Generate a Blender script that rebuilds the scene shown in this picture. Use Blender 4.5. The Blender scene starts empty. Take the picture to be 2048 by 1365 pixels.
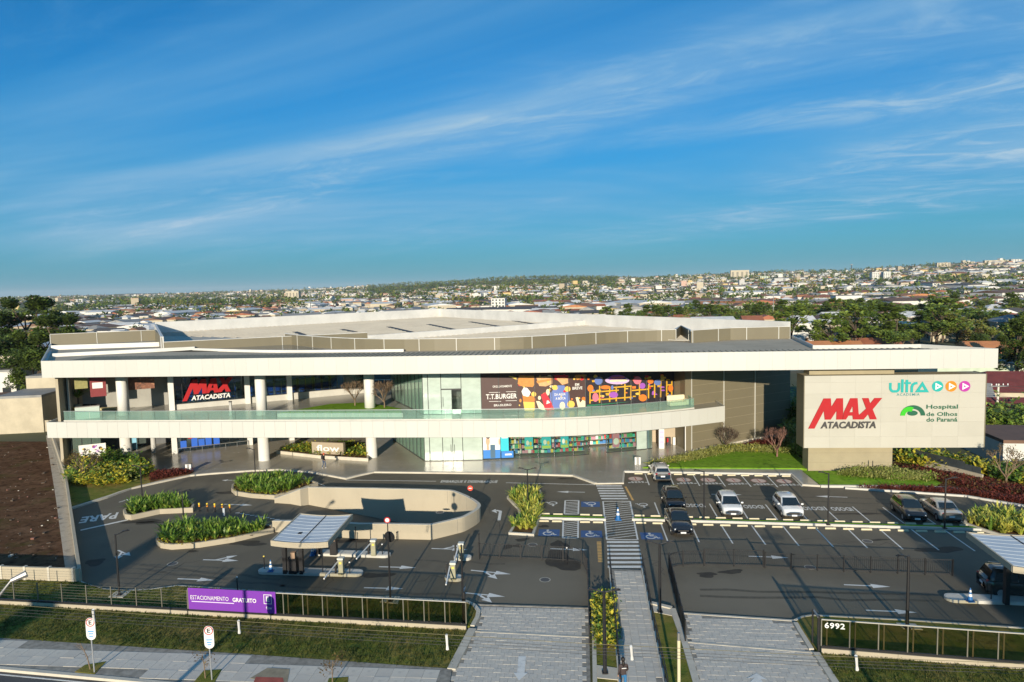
import bpy, math, random, numpy as np
from mathutils import Vector, Matrix
from mathutils.geometry import tessellate_polygon
R = math.radians
sc = bpy.context.scene
COL = sc.collection
# ------------------------------------------------------------------ camera, sky, sun, exposure
H, FPX, PITCH, ROLL = 20.0, 1366.0, R(4.6), R(1.3)
_F = Vector((0, math.cos(PITCH), -math.sin(PITCH))); _U0 = Vector((0, math.sin(PITCH), math.cos(PITCH))); _R0 = Vector((1, 0, 0))
_Rt = _R0 * math.cos(ROLL) - _U0 * math.sin(ROLL); _Up = _U0 * math.cos(ROLL) + _R0 * math.sin(ROLL)
cd = bpy.data.cameras.new('camera'); cam = bpy.data.objects.new('camera', cd); COL.objects.link(cam)
cd.sensor_width = 36; cd.lens = 36 * FPX / 2048; cd.clip_end = 40000; cd.clip_start = 0.5
cam.matrix_world = Matrix(((_Rt.x, _Up.x, -_F.x, 0), (_Rt.y, _Up.y, -_F.y, 0), (_Rt.z, _Up.z, -_F.z, H), (0, 0, 0, 1)))
sc.camera = cam
SUN_EL, SUN_AZ = R(12.8), R(7.3)          # light travels away from the camera, a little to the right
world = bpy.data.worlds.new('World'); sc.world = world; world.use_nodes = True
SKY = dict(strength=0.075, sat=1.75, val=1.28, tint=(0.015, 0.92, 1.05), horizon=(1.15, 3.3, 5.0), veil=(0.95, 4.1, 7.5), cloud=(5.2, 6.8, 8.0))
sd = bpy.data.lights.new('sun', 'SUN'); sd.energy = 5.0; sd.angle = R(0.5); sd.color = (1.0, 0.875, 0.69)
sun = bpy.data.objects.new('sun', sd); COL.objects.link(sun)
_sdir = Vector((math.sin(SUN_AZ) * math.cos(SUN_EL), math.cos(SUN_AZ) * math.cos(SUN_EL), -math.sin(SUN_EL)))
sun.rotation_euler = _sdir.to_track_quat('-Z', 'Y').to_euler(); sun.location = (-20, -60, 60)
sc.view_settings.view_transform = 'Standard'; sc.view_settings.look = 'None'; sc.view_settings.exposure = 0.32; sc.view_settings.gamma = 1.0
sc.render.engine = 'CYCLES'; sc.cycles.use_denoising = True; sc.cycles.max_bounces = 8; sc.cycles.transparent_max_bounces = 24
sc.cycles.caustics_reflective = False; sc.cycles.caustics_refractive = False; sc.cycles.volume_bounces = 0

def ND(nt, typ, **kw):
    n = nt.nodes.new(typ)
    for k, v in kw.items():
        if k in n.inputs.keys() and not hasattr(n, k): n.inputs[k].default_value = v
        elif hasattr(n, k): setattr(n, k, v)
        else: n.inputs[k.replace('_', ' ')].default_value = v
    return n
def build_sky():
    nt = world.node_tree; nt.nodes.clear(); L = nt.links.new
    sky = ND(nt, 'ShaderNodeTexSky', sky_type='NISHITA', sun_disc=False, sun_elevation=SUN_EL, sun_rotation=math.pi + SUN_AZ,
             altitude=900.0, air_density=1.0, dust_density=0.6, ozone_density=3.0)
    hs = ND(nt, 'ShaderNodeHueSaturation', Saturation=SKY['sat'], Value=SKY['val'], Hue=0.497); L(sky.outputs[0], hs.inputs['Color'])
    tn = ND(nt, 'ShaderNodeMix', data_type='RGBA', blend_type='MULTIPLY'); tn.inputs[0].default_value = 1; L(hs.outputs[0], tn.inputs[6]); tn.inputs[7].default_value = (*SKY['tint'], 1)
    tc = ND(nt, 'ShaderNodeTexCoord'); sep = ND(nt, 'ShaderNodeSeparateXYZ'); L(tc.outputs['Generated'], sep.inputs[0])
    def M(op, a, b=None, clamp=False):
        n = nt.nodes.new('ShaderNodeMath'); n.operation = op; n.use_clamp = clamp
        for i, q in enumerate((a, b)):
            if q is None: continue
            if isinstance(q, (int, float)): n.inputs[i].default_value = q
            else: L(q, n.inputs[i])
        return n.outputs[0]
    den = M('ADD', M('MAXIMUM', sep.outputs[2], 0.0), 0.10)
    u = M('DIVIDE', sep.outputs[0], den); v = M('DIVIDE', sep.outputs[1], den)
    cmb = ND(nt, 'ShaderNodeCombineXYZ'); L(u, cmb.inputs[0]); L(v, cmb.inputs[1])
    def layer(rot, scl, off, nscale, detail, rough, dist, lo, hi):
        mp = ND(nt, 'ShaderNodeMapping', vector_type='TEXTURE'); L(cmb.outputs[0], mp.inputs[0]); scl = tuple(1 / q for q in scl)
        mp.inputs['Rotation'].default_value = (0, 0, R(rot)); mp.inputs['Scale'].default_value = scl; mp.inputs['Location'].default_value = off
        nz = ND(nt, 'ShaderNodeTexNoise', Scale=nscale, Detail=detail, Roughness=rough, Distortion=dist); L(mp.outputs[0], nz.inputs['Vector'])
        mr = ND(nt, 'ShaderNodeMapRange', interpolation_type='SMOOTHSTEP'); L(nz.outputs['Fac'], mr.inputs[0])
        mr.inputs[1].default_value = lo; mr.inputs[2].default_value = hi
        return mr.outputs[0]
    a = layer(-24, (0.30, 0.62, 1), (-4.0, 1.5, 0), 0.50, 6, 0.53, 0.9, 0.32, 0.63)     # broad soft veil
    b = layer(-30, (0.20, 0.75, 1), (14.3, 1.9, 0), 0.62, 6, 0.52, 0.6, 0.40, 0.70)        # wind-drawn streaks
    c = layer(-26, (0.8, 1.7, 1), (9.0, 1.0, 0), 2.2, 9, 0.66, 1.2, 0.40, 0.70)         # ragged break-up
    lowf = ND(nt, 'ShaderNodeMapRange', interpolation_type='SMOOTHSTEP'); L(sep.outputs[2], lowf.inputs[0])
    lowf.inputs[1].default_value = 0.02; lowf.inputs[2].default_value = 0.10
    m1 = M('MULTIPLY', M('ADD', M('MULTIPLY', a, 0.86), M('MULTIPLY', b, M('ADD', M('MULTIPLY', c, 0.55), 0.25))), lowf.outputs[0], True)
    hz = ND(nt, 'ShaderNodeMapRange', interpolation_type='SMOOTHSTEP'); L(sep.outputs[2], hz.inputs[0])
    hz.inputs[1].default_value = 0.30; hz.inputs[2].default_value = -0.02
    hm = ND(nt, 'ShaderNodeMix', data_type='RGBA'); L(M('MULTIPLY', hz.outputs[0], 0.92), hm.inputs[0]); L(tn.outputs[2], hm.inputs[6]); hm.inputs[7].default_value = (*SKY['horizon'], 1)
    cc = ND(nt, 'ShaderNodeMix', data_type='RGBA'); L(M('ADD', M('MULTIPLY', M('MULTIPLY', a, a), 0.50), M('MULTIPLY', b, M('ADD', M('MULTIPLY', c, 0.55), 0.30)), True), cc.inputs[0]); cc.inputs[6].default_value = (*SKY['veil'], 1); cc.inputs[7].default_value = (*SKY['cloud'], 1)
    mix = ND(nt, 'ShaderNodeMix', data_type='RGBA'); L(m1, mix.inputs[0]); L(hm.outputs[2], mix.inputs[6]); L(cc.outputs[2], mix.inputs[7])
    bg = ND(nt, 'ShaderNodeBackground', Strength=SKY['strength']); L(mix.outputs[2], bg.inputs[0])
    out = ND(nt, 'ShaderNodeOutputWorld'); L(bg.outputs[0], out.inputs[0])
build_sky()

# ------------------------------------------------------------------ helpers
rnd = random.Random(7)
def ray(x, y): return _F * FPX + _Rt * (x - 1024) - _Up * (y - 682.5)
def P(x, y, z=0.0):                       # photograph position -> point on the level z
    d = ray(x, y); return Vector((0, 0, H)) + d * ((z - H) / d.z)
def P2(x, y, z=0.0): q = P(x, y, z); return (q.x, q.y)
def proj(q):
    v = Vector(q) - Vector((0, 0, H)); w = v.dot(_F); return 1024 + FPX * v.dot(_Rt) / w, 682.5 - FPX * v.dot(_Up) / w
def zat(q, y):                            # height at which the vertical line over q reaches picture row y
    lo, hi = -40.0, 80.0
    for _ in range(50):
        m = (lo + hi) / 2
        if proj((q[0], q[1], m))[1] > y: lo = m
        else: hi = m
    return m
MW = {}
def tag(o, label=None, cat=None, group=None, kind=None):
    for k, v in (('label', label), ('category', cat), ('group', group), ('kind', kind)):
        if v: o[k] = v
    return o
def thing(name, label, cat, loc=(0, 0, 0), rz=0.0, group=None):
    o = bpy.data.objects.new(name, None); COL.objects.link(o); o.empty_display_size = 0.2
    o.location = loc; o.rotation_euler = (0, 0, rz); MW[o.name] = Matrix.Translation(Vector(loc)) @ Matrix.Rotation(rz, 4, 'Z')
    return tag(o, label, cat, group)
class MB:
    """collects faces; built in world coordinates unless local=True"""
    def __init__(s): s.v = []; s.f = []; s.m = []
    def add(s, vs, fs, m=0):
        b = len(s.v); s.v += [tuple(v) for v in vs]; s.f += [tuple(i + b for i in f) for f in fs]; s.m += [m] * len(fs); return s
    def box(s, c, d, rz=0.0, m=0):
        cx, cy, cz = c; a, b, h = d[0] / 2, d[1] / 2, d[2] / 2; co, si = math.cos(rz), math.sin(rz)
        vs = [(cx + x * co - y * si, cy + x * si + y * co, cz + z) for z in (-h, h) for x, y in ((-a, -b), (a, -b), (a, b), (-a, b))]
        return s.add(vs, [(3, 2, 1, 0), (4, 5, 6, 7), (0, 1, 5, 4), (1, 2, 6, 5), (2, 3, 7, 6), (3, 0, 4, 7)], m)
    def prism(s, pts, z0, z1, m=0, top=True, bot=True):
        n = len(pts); ar = sum(pts[i][0] * pts[(i + 1) % n][1] - pts[(i + 1) % n][0] * pts[i][1] for i in range(n))
        if ar < 0: pts = pts[::-1]
        vs = [(p[0], p[1], z0) for p in pts] + [(p[0], p[1], z1) for p in pts]
        fs = [(i, (i + 1) % n, n + (i + 1) % n, n + i) for i in range(n)]
        if top: fs.append(tuple(range(n, 2 * n)))
        if bot: fs.append(tuple(range(n - 1, -1, -1)))
        return s.add(vs, fs, m)
    def tube(s, pts, r, n=6, m=0, cap=True):
        pts = [Vector(p) for p in pts]; rs = r if isinstance(r, (list, tuple)) else [r] * len(pts)
        vs = []
        for i, p in enumerate(pts):
            d = (pts[min(i + 1, len(pts) - 1)] - pts[max(i - 1, 0)]).normalized()
            a = d.cross(Vector((0, 0, 1)) if abs(d.z) < .9 else Vector((1, 0, 0))).normalized(); b = d.cross(a)
            vs += [p + (a * math.cos(2 * math.pi * k / n) + b * math.sin(2 * math.pi * k / n)) * rs[i] for k in range(n)]
        fs = [(i * n + k, i * n + (k + 1) % n, (i + 1) * n + (k + 1) % n, (i + 1) * n + k) for i in range(len(pts) - 1) for k in range(n)]
        if cap: fs += [tuple(range(n - 1, -1, -1)), tuple(range((len(pts) - 1) * n, len(pts) * n))]
        return s.add(vs, fs, m)
    def wall(s, path, th, z0, z1, m=0, closed=False):
        """upright strip following a polyline, z0/z1 numbers or lists"""
        n = len(path); q = [Vector((p[0], p[1])) for p in path]; o = []
        for i in range(n):
            a = q[(i - 1) % n] if (closed or i > 0) else None; c = q[(i + 1) % n] if (closed or i < n - 1) else None
            d1 = (q[i] - a).normalized() if a is not None else None; d2 = (c - q[i]).normalized() if c is not None else None
            d1 = d1 or d2; d2 = d2 or d1
            n1 = Vector((-d1.y, d1.x)); n2 = Vector((-d2.y, d2.x)); k = n1 + n2
            k = k / max(0.35, k.length_squared / 2)
            o.append(k)
        Z0 = z0 if isinstance(z0, (list, tuple)) else [z0] * n; Z1 = z1 if isinstance(z1, (list, tuple)) else [z1] * n
        vs = []
        for i in range(n):
            for sg, z in ((-.5, Z0[i]), (.5, Z0[i]), (.5, Z1[i]), (-.5, Z1[i])):
                w = q[i] + o[i] * (th * sg); vs.append((w.x, w.y, z))
        fs = []
        for i in range(n if closed else n - 1):
            a, b = i * 4, ((i + 1) % n) * 4
            for k in range(4): fs.append((a + k, a + (k + 1) % 4, b + (k + 1) % 4, b + k))
        if not closed: fs += [(3, 2, 1, 0), tuple((n - 1) * 4 + k for k in (0, 1, 2, 3))]
        return s.add(vs, fs, m)
    def flat(s, outer, z, holes=(), m=0):
        loops = [[Vector((p[0], p[1], 0)) for p in l] for l in (outer, *holes)]
        pts = [p for l in loops for p in l]; fs = []
        for t in tessellate_polygon(loops):
            a, b, c = (pts[i] for i in t)
            fs.append(t if (b - a).cross(c - a).z > 0 else t[::-1])
        return s.add([(p.x, p.y, z) for p in pts], fs, m)
    def disc(s, c, r, n=16, m=0, sx=1.0):
        return s.add([(c[0] + r * sx * math.cos(2 * math.pi * k / n), c[1] + r * math.sin(2 * math.pi * k / n), c[2]) for k in range(n)], [tuple(range(n))], m)
    def lathe(s, c, prof, n=16, m=0):
        vs = [(c[0] + r * math.cos(2 * math.pi * k / n), c[1] + r * math.sin(2 * math.pi * k / n), c[2] + z) for r, z in prof for k in range(n)]
        fs = [(i * n + k, i * n + (k + 1) % n, (i + 1) * n + (k + 1) % n, (i + 1) * n + k) for i in range(len(prof) - 1) for k in range(n)]
        fs += [tuple(range(n - 1, -1, -1)), tuple(range((len(prof) - 1) * n, len(prof) * n))]
        return s.add(vs, fs, m)
    def xf(s, M):
        s.v = [tuple(M @ Vector(v)) for v in s.v]; return s
    def build(s, name, mats, parent=None, smooth=False, local=False, bevel=0.0, segs=2):
        me = bpy.data.meshes.new(name); vs = s.v; own = MW.get(parent.name, Matrix()) if parent is not None else Matrix()
        if parent is not None and not local:
            I = own.inverted(); vs = [tuple(I @ Vector(v)) for v in vs]
        me.from_pydata(vs, [], s.f)
        for q in (mats if isinstance(mats, (list, tuple)) else [mats]): me.materials.append(q)
        if any(s.m): me.polygons.foreach_set('material_index', s.m)
        if smooth: me.polygons.foreach_set('use_smooth', [True] * len(s.f))
        me.update()
        return inst(name, me, parent, bevel, segs)
def inst(name, me, parent=None, bevel=0.0, segs=2):
    o = bpy.data.objects.new(name, me); COL.objects.link(o)
    if parent is not None: o.parent = parent; MW[o.name] = MW.get(parent.name, Matrix())
    else: MW[o.name] = Matrix()
    if bevel:
        b = o.modifiers.new('bevel', 'BEVEL'); b.width = bevel; b.segments = segs; b.limit_method = 'ANGLE'; b.angle_limit = R(35)
    return o
def copy_tree(o, parent=None):
    c = o.copy(); COL.objects.link(c); c.parent = parent
    for ch in list(o.children): copy_tree(ch, c)
    return c
def struct(name, mb, mats, label=None, **k):
    o = mb.build(name, mats, **k); o['kind'] = 'structure'
    if label: o['label'] = label
    return o
def arc(c, r, a0, a1, n): return [(c[0] + r * math.cos(R(a0 + (a1 - a0) * i / n)), c[1] + r * math.sin(R(a0 + (a1 - a0) * i / n))) for i in range(n + 1)]
def smooth_path(pts, n=4):
    """Catmull-Rom through the points"""
    q = [Vector(p[:2]) for p in pts]; out = []
    for i in range(len(q) - 1):
        a, b, c, d = q[max(i - 1, 0)], q[i], q[i + 1], q[min(i + 2, len(q) - 1)]
        for k in range(n):
            t = k / n
            w = 0.5 * ((2 * b) + (c - a) * t + (2 * a - 5 * b + 4 * c - d) * t * t + (3 * b - a - 3 * c + d) * t ** 3); out.append((w.x, w.y))
    out.append(tuple(q[-1])); return out
ORD = ['first', 'second', 'third', 'fourth', 'fifth', 'sixth', 'seventh', 'eighth', 'ninth', 'tenth', 'eleventh', 'twelfth', 'thirteenth', 'fourteenth', 'fifteenth',
       'sixteenth', 'seventeenth', 'eighteenth', 'nineteenth', 'twentieth', 'twenty-first', 'twenty-second', 'twenty-third', 'twenty-fourth', 'twenty-fifth']
# ------------------------------------------------------------------ materials
MATS = {}
def mat(name, col, rough=0.6, var=0.0, scale=4.0, col2=None, metal=0.0, bump=0.0, bscale=30.0, spec=0.5, detail=5.0, lo=0.35, hi=0.65, emit=None, streak=None, coat=0.0, sss=None):
    if name in MATS: return MATS[name]
    m = bpy.data.materials.new(name); m.use_nodes = True; nt = m.node_tree; L = nt.links.new; b = nt.nodes['Principled BSDF']
    b.inputs['Roughness'].default_value = rough; b.inputs['Metallic'].default_value = metal; b.inputs['Specular IOR Level'].default_value = spec
    if coat: b.inputs['Coat Weight'].default_value = coat; b.inputs['Coat Roughness'].default_value = 0.05
    c = (*col, 1); b.inputs['Base Color'].default_value = c
    tc = nt.nodes.new('ShaderNodeTexCoord')
    if var or col2:
        if col2 is None: col2 = tuple(max(0, q * (1 - var)) for q in col)
        nz = ND(nt, 'ShaderNodeTexNoise', Scale=scale, Detail=detail, Roughness=0.6); L(tc.outputs['Object'], nz.inputs['Vector'])
        if streak:
            mp = nt.nodes.new('ShaderNodeMapping'); mp.inputs['Scale'].default_value = streak; L(tc.outputs['Object'], mp.inputs[0]); L(mp.outputs[0], nz.inputs['Vector'])
        mr = ND(nt, 'ShaderNodeMapRange'); L(nz.outputs['Fac'], mr.inputs[0]); mr.inputs[1].default_value = lo; mr.inputs[2].default_value = hi
        mx = ND(nt, 'ShaderNodeMix', data_type='RGBA'); L(mr.outputs[0], mx.inputs[0]); mx.inputs[6].default_value = c; mx.inputs[7].default_value = (*col2, 1)
        L(mx.outputs[2], b.inputs['Base Color'])
    if bump:
        n2 = ND(nt, 'ShaderNodeTexNoise', Scale=bscale, Detail=4.0); L(tc.outputs['Object'], n2.inputs['Vector'])
        bp = ND(nt, 'ShaderNodeBump', Strength=bump, Distance=0.05); L(n2.outputs['Fac'], bp.inputs['Height']); L(bp.outputs[0], b.inputs['Normal'])
    if emit: b.inputs['Emission Color'].default_value = (*emit[0], 1); b.inputs['Emission Strength'].default_value = emit[1]
    m['c'] = 1; MATS[name] = m; return m
def layered(name, base, layers, rough=0.9, bump=0.15, bscale=8.0, rvar=None, spec=0.5):
    """base colour plus noise patches: layers = [(colour, scale, lo, hi, stretch, weight)]"""
    m = bpy.data.materials.new(name); m.use_nodes = True; nt = m.node_tree; L = nt.links.new; b = nt.nodes['Principled BSDF']
    b.inputs['Roughness'].default_value = rough; b.inputs['Specular IOR Level'].default_value = spec; tc = nt.nodes.new('ShaderNodeTexCoord'); cur = None
    for i, (c, scl, lo, hi, st, w) in enumerate(layers):
        mp = nt.nodes.new('ShaderNodeMapping'); mp.inputs['Scale'].default_value = st; mp.inputs['Location'].default_value = (i * 13.7, i * 5.1, 0); L(tc.outputs['Object'], mp.inputs[0])
        nz = ND(nt, 'ShaderNodeTexNoise', Scale=scl, Detail=6.0, Roughness=0.62); L(mp.outputs[0], nz.inputs['Vector'])
        mr = ND(nt, 'ShaderNodeMapRange'); L(nz.outputs['Fac'], mr.inputs[0]); mr.inputs[1].default_value = lo; mr.inputs[2].default_value = hi; mr.inputs[4].default_value = w
        mx = ND(nt, 'ShaderNodeMix', data_type='RGBA'); L(mr.outputs[0], mx.inputs[0]); mx.inputs[7].default_value = (*c, 1)
        if cur is None: mx.inputs[6].default_value = (*base, 1)
        else: L(cur, mx.inputs[6])
        cur = mx.outputs[2]
        if rvar and i == rvar[0]:
            rr = ND(nt, 'ShaderNodeMapRange'); L(mr.outputs[0], rr.inputs[0]); rr.inputs[3].default_value = rough; rr.inputs[4].default_value = rvar[1]; L(rr.outputs[0], b.inputs['Roughness'])
    L(cur, b.inputs['Base Color'])
    if bump:
        n2 = ND(nt, 'ShaderNodeTexNoise', Scale=bscale, Detail=5.0); L(tc.outputs['Object'], n2.inputs['Vector'])
        bp = ND(nt, 'ShaderNodeBump', Strength=bump, Distance=0.04); L(n2.outputs['Fac'], bp.inputs['Height']); L(bp.outputs[0], b.inputs['Normal'])
    MATS[name] = m; return m
def glass(name, tint, refl=0.08, rough=0.02, sunlit_mix=None):
    """thin architectural glazing: tinted see-through sheet with a mirror-like sheen"""
    m = bpy.data.materials.new(name); m.use_nodes = True; nt = m.node_tree; L = nt.links.new; nt.nodes.remove(nt.nodes['Principled BSDF'])
    tr = ND(nt, 'ShaderNodeBsdfTransparent'); tr.inputs[0].default_value = (*tint, 1); gl = ND(nt, 'ShaderNodeBsdfGlossy', Roughness=rough)
    gl.inputs[0].default_value = (0.95, 1, 0.98, 1)
    ge = nt.nodes.new('ShaderNodeNewGeometry'); dt = nt.nodes.new('ShaderNodeVectorMath'); dt.operation = 'DOT_PRODUCT'; L(ge.outputs['Normal'], dt.inputs[0]); L(ge.outputs['Incoming'], dt.inputs[1])
    def MT(op, a, b_): n = nt.nodes.new('ShaderNodeMath'); n.operation = op; n.use_clamp = op == 'MULTIPLY_ADD'; [L(q, n.inputs[i]) if not isinstance(q, (int, float)) else setattr(n.inputs[i], 'default_value', q) for i, q in enumerate((a, b_) if op != 'MULTIPLY_ADD' else (a, b_, refl * .6 + .02))]; return n
    ad = MT('MULTIPLY_ADD', MT('POWER', MT('SUBTRACT', 1.0, MT('ABSOLUTE', dt.outputs['Value'], 0.0).outputs[0]).outputs[0], 5.0).outputs[0], .45)
    mx = ND(nt, 'ShaderNodeMixShader'); L(ad.outputs[0], mx.inputs[0]); L(tr.outputs[0], mx.inputs[1]); L(gl.outputs[0], mx.inputs[2])
    last = mx.outputs[0]
    if sunlit_mix:  # diffuse colour mixed in to stand for sunlight caught by the glass
        df = ND(nt, 'ShaderNodeBsdfDiffuse'); df.inputs[0].default_value = (*sunlit_mix[:3], 1); m2 = ND(nt, 'ShaderNodeMixShader'); m2.inputs[0].default_value = sunlit_mix[3]; L(last, m2.inputs[1]); L(df.outputs[0], m2.inputs[2]); last = m2.outputs[0]
    L(last, nt.nodes['Material Output'].inputs[0]); MATS[name] = m; return m
def dust_patches(m, spots, col):
    """dusty run-off fans worn into the asphalt at the gates"""
    nt = m.node_tree; L = nt.links.new; b = nt.nodes['Principled BSDF']; src = b.inputs['Base Color'].links[0].from_socket; tc = nt.nodes.new('ShaderNodeTexCoord')
    nz = ND(nt, 'ShaderNodeTexNoise', Scale=.35, Detail=6.0, Roughness=.65); L(tc.outputs['Object'], nz.inputs['Vector'])
    for (x, y, rx, ry) in spots:
        mp = nt.nodes.new('ShaderNodeMapping'); mp.vector_type = 'TEXTURE'; mp.inputs['Location'].default_value = (x, y, 0); mp.inputs['Scale'].default_value = (rx, ry, 1); L(tc.outputs['Object'], mp.inputs[0])
        ln = nt.nodes.new('ShaderNodeVectorMath'); ln.operation = 'LENGTH'; L(mp.outputs[0], ln.inputs[0]); ad = nt.nodes.new('ShaderNodeMath'); ad.operation = 'MULTIPLY_ADD'; L(nz.outputs['Fac'], ad.inputs[0]); ad.inputs[1].default_value = .9; L(ln.outputs['Value'], ad.inputs[2])
        mr = ND(nt, 'ShaderNodeMapRange', interpolation_type='SMOOTHSTEP'); L(ad.outputs[0], mr.inputs[0]); mr.inputs[1].default_value = 1.55; mr.inputs[2].default_value = .75; mr.inputs[4].default_value = .75
        mx = ND(nt, 'ShaderNodeMix', data_type='RGBA'); L(mr.outputs[0], mx.inputs[0]); L(src, mx.inputs[6]); mx.inputs[7].default_value = (*col, 1); src = mx.outputs[2]
    L(src, b.inputs['Base Color'])
ASPH = layered('asphalt', (0.132, 0.115, 0.083), [((0.165, 0.143, 0.102), 0.09, .42, .62, (1, 1, 1), .9), ((0.100, 0.089, 0.067), 0.35, .52, .68, (1, .5, 1), .6), ((0.07, 0.066, 0.060), 1.3, .66, .76, (1, .45, 1), .55), ((0.15, .145, .13), 22, .55, .8, (1, 1, 1), .35)], rough=.8, bump=.25, bscale=40, spec=.35)
STREETM = layered('street_asphalt', (0.06, 0.06, 0.062), [((0.09, .088, .084), .3, .45, .65, (1, 1, 1), .8), ((.03, .03, .03), 1.0, .62, .72, (1, 1, 1), .5)], rough=.85, bump=.25, bscale=35)
PLAZA = layered('polished_concrete', (0.42, 0.39, 0.32), [((0.35, .325, .265), .12, .4, .65, (1, 1, 1), .9), ((.45, .43, .38), .6, .5, .7, (1, 1, 1), .5), ((.27, .25, .22), .5, .62, .74, (1, .3, 1), .4)], rough=.22, bump=.02, bscale=3, rvar=(1, .34))
CONC = layered('kerb_concrete', (0.56, 0.52, 0.43), [((0.42, .39, .33), .7, .45, .7, (1, 1, 1), .8), ((.3, .27, .22), 3, .62, .75, (1, 1, .3), .5)], rough=.85, bump=.2, bscale=25)
WALLW = layered('beige_render', (0.42, 0.37, 0.275), [((0.37, .325, .24), .35, .45, .65, (1, 1, .4), .8), ((.4, .35, .27), 1.6, .64, .8, (1, 1, .25), .5)], rough=.85, bump=.12, bscale=30)
PANEL = layered('cream_cladding', (0.545, 0.545, 0.505), [((0.52, .52, .48), .10, .42, .62, (1, 1, .6), .8), ((.37, .35, .30), 1.2, .68, .82, (1, 1, .2), .5)], rough=.42, bump=.015, bscale=2)
PANELB = layered('cream_cladding_weathered', (0.53, 0.528, 0.488), [((0.51, .505, .465), .10, .42, .62, (1, 1, .6), .8), ((.35, .33, .27), 1.2, .68, .82, (1, 1, .2), .5)], rough=.45, bump=.015, bscale=2)
WHITE = mat('white_paint', (0.56, 0.55, 0.50), .5, var=.12, scale=.8, bump=.03, bscale=6)
ROADW = layered('road_paint', (0.74, 0.73, 0.68), [((0.50, .49, .45), 2.2, .5, .72, (1, 1, 1), .8), ((.16, .155, .14), 7, .64, .74, (1, 1, 1), .75)], rough=.7, bump=.1)
ROADY = layered('road_paint_amber', (0.72, 0.42, 0.13), [((.35, .24, .11), 3, .5, .7, (1, 1, 1), .8)], rough=.7, bump=.1)
ROADB = layered('road_paint_blue', (0.04, 0.11, 0.27), [((.07, .10, .17), 3, .5, .7, (1, 1, 1), .7), ((.1, .1, .1), 6, .62, .75, (1, 1, 1), .6)], rough=.7, bump=.1)
ROADP = layered('road_paint_pinkish', (0.66, 0.52, 0.44), [((.36, .28, .24), 3, .5, .7, (1, 1, 1), .8)], rough=.7, bump=.1)
ROADR = mat('road_paint_red', (.5, .07, .05), .7, var=.4, scale=4)
TAUPE = layered('taupe_cladding', (0.180, 0.158, 0.103), [((0.158, .138, .09), .15, .42, .62, (1, 1, .5), .8), ((.215, .19, .13), .35, .62, .74, (.5, .5, 3), .6)], rough=.5, bump=.02, bscale=2)
TAUPEL = mat('taupe_render_light', (0.34, 0.295, 0.19), .7, var=.14, scale=.5)
BLACK = mat('black_steel', (0.018, 0.018, 0.02), .45, var=.3, scale=2)
GREYM = mat('grey_metal', (0.36, 0.36, 0.35), .45, metal=.6, var=.15, scale=1.5)
ROOFM = layered('roof_sheet', (0.54, 0.50, 0.42), [((0.46, .425, .355), .25, .42, .64, (1, 1, 1), .8), ((.25, .23, .2), .9, .64, .76, (1, .25, 1), .45)], rough=.85, bump=.03, spec=.05)
ROOFD = layered('roof_sheet_weathered', (0.50, 0.44, 0.34), [((0.40, .35, .27), .3, .42, .64, (1, 1, 1), .8), ((.30, .28, .24), .8, .64, .76, (1, .25, 1), .45)], rough=.9, bump=.03, spec=.0)
ROOFB = mat('blue_grey_roof', (0.30, 0.36, 0.44), .3, metal=.3, var=.18, scale=.6)
WHITEM = mat('white_membrane', (0.68, 0.67, 0.63), .55, var=.16, scale=.3)
SOIL = layered('dark_soil', (0.12, 0.065, 0.037), [((0.19, .11, .064), .5, .45, .65, (1, 1, 1), .9), ((.02, .014, .01), 1.6, .5, .7, (1, 1, 1), .8), ((.20, .14, .10), 3, .68, .78, (1, 1, 1), .5), ((.07, .075, .02), .25, .55, .7, (1, 1, 1), .7)], rough=1, bump=.6, bscale=3, spec=0)
GRASS = layered('lawn_grass', (0.15, 0.165, 0.026), [((0.28, .21, .058), .45, .45, .62, (1, 1, 1), .95), ((.03, .10, .012), .35, .55, .72, (1, 1.6, 1), .8), ((.035, .045, .010), 1.6, .52, .7, (1, 1, 1), .7), ((.13, .13, .04), 14, .55, .75, (1, 1, 1), .5)], rough=.95, bump=.9, bscale=14, spec=.15)
GRASSB = layered('bright_grass', (0.17, 0.33, 0.018), [((0.24, .38, .035), .6, .45, .65, (1, 1, 1), .8), ((.04, .10, .01), 2.2, .5, .7, (1, 1, 1), .7), ((.13, .2, .04), 14, .55, .75, (1, 1, 1), .5)], rough=.95, bump=.9, bscale=14, spec=.15)
PAVE = layered('grey_paver', (0.58, 0.54, 0.465), [((0.52, .485, .42), .5, .42, .62, (1, 1, 1), .8), ((.36, .35, .33), 2.0, .55, .72, (1, 1, 1), .6), ((.27, .265, .25), 1.2, .64, .76, (1, 1, 1), .5)], rough=.8, bump=.2, bscale=30)
PAVE2 = layered('grey_paver_pale', (0.60, 0.56, 0.48), [((0.54, .50, .43), .5, .42, .62, (1, 1, 1), .8), ((.3, .29, .27), 1.2, .64, .76, (1, 1, 1), .5)], rough=.8, bump=.2, bscale=30)
PAVE3 = layered('grey_paver_dark', (0.55, 0.51, 0.44), [((0.49, .455, .395), .5, .42, .62, (1, 1, 1), .8), ((.32, .31, .29), 2, .6, .76, (1, 1, 1), .5)], rough=.8, bump=.2, bscale=30)
JOINT = mat('joint_sand', (0.33, 0.31, 0.265), .95, var=.4, scale=3)
TIMBERG = mat('bark', (0.13, 0.095, 0.065), .9, var=.4, scale=6, bump=.4)
RED = mat('sign_red', (0.40, 0.0015, 0.006), .7, var=.05, scale=1)
CHAR = mat('sign_charcoal', (0.045, 0.042, 0.042), .5)
SIGNW = mat('sign_white', (0.74, 0.74, 0.72), .5)
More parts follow.
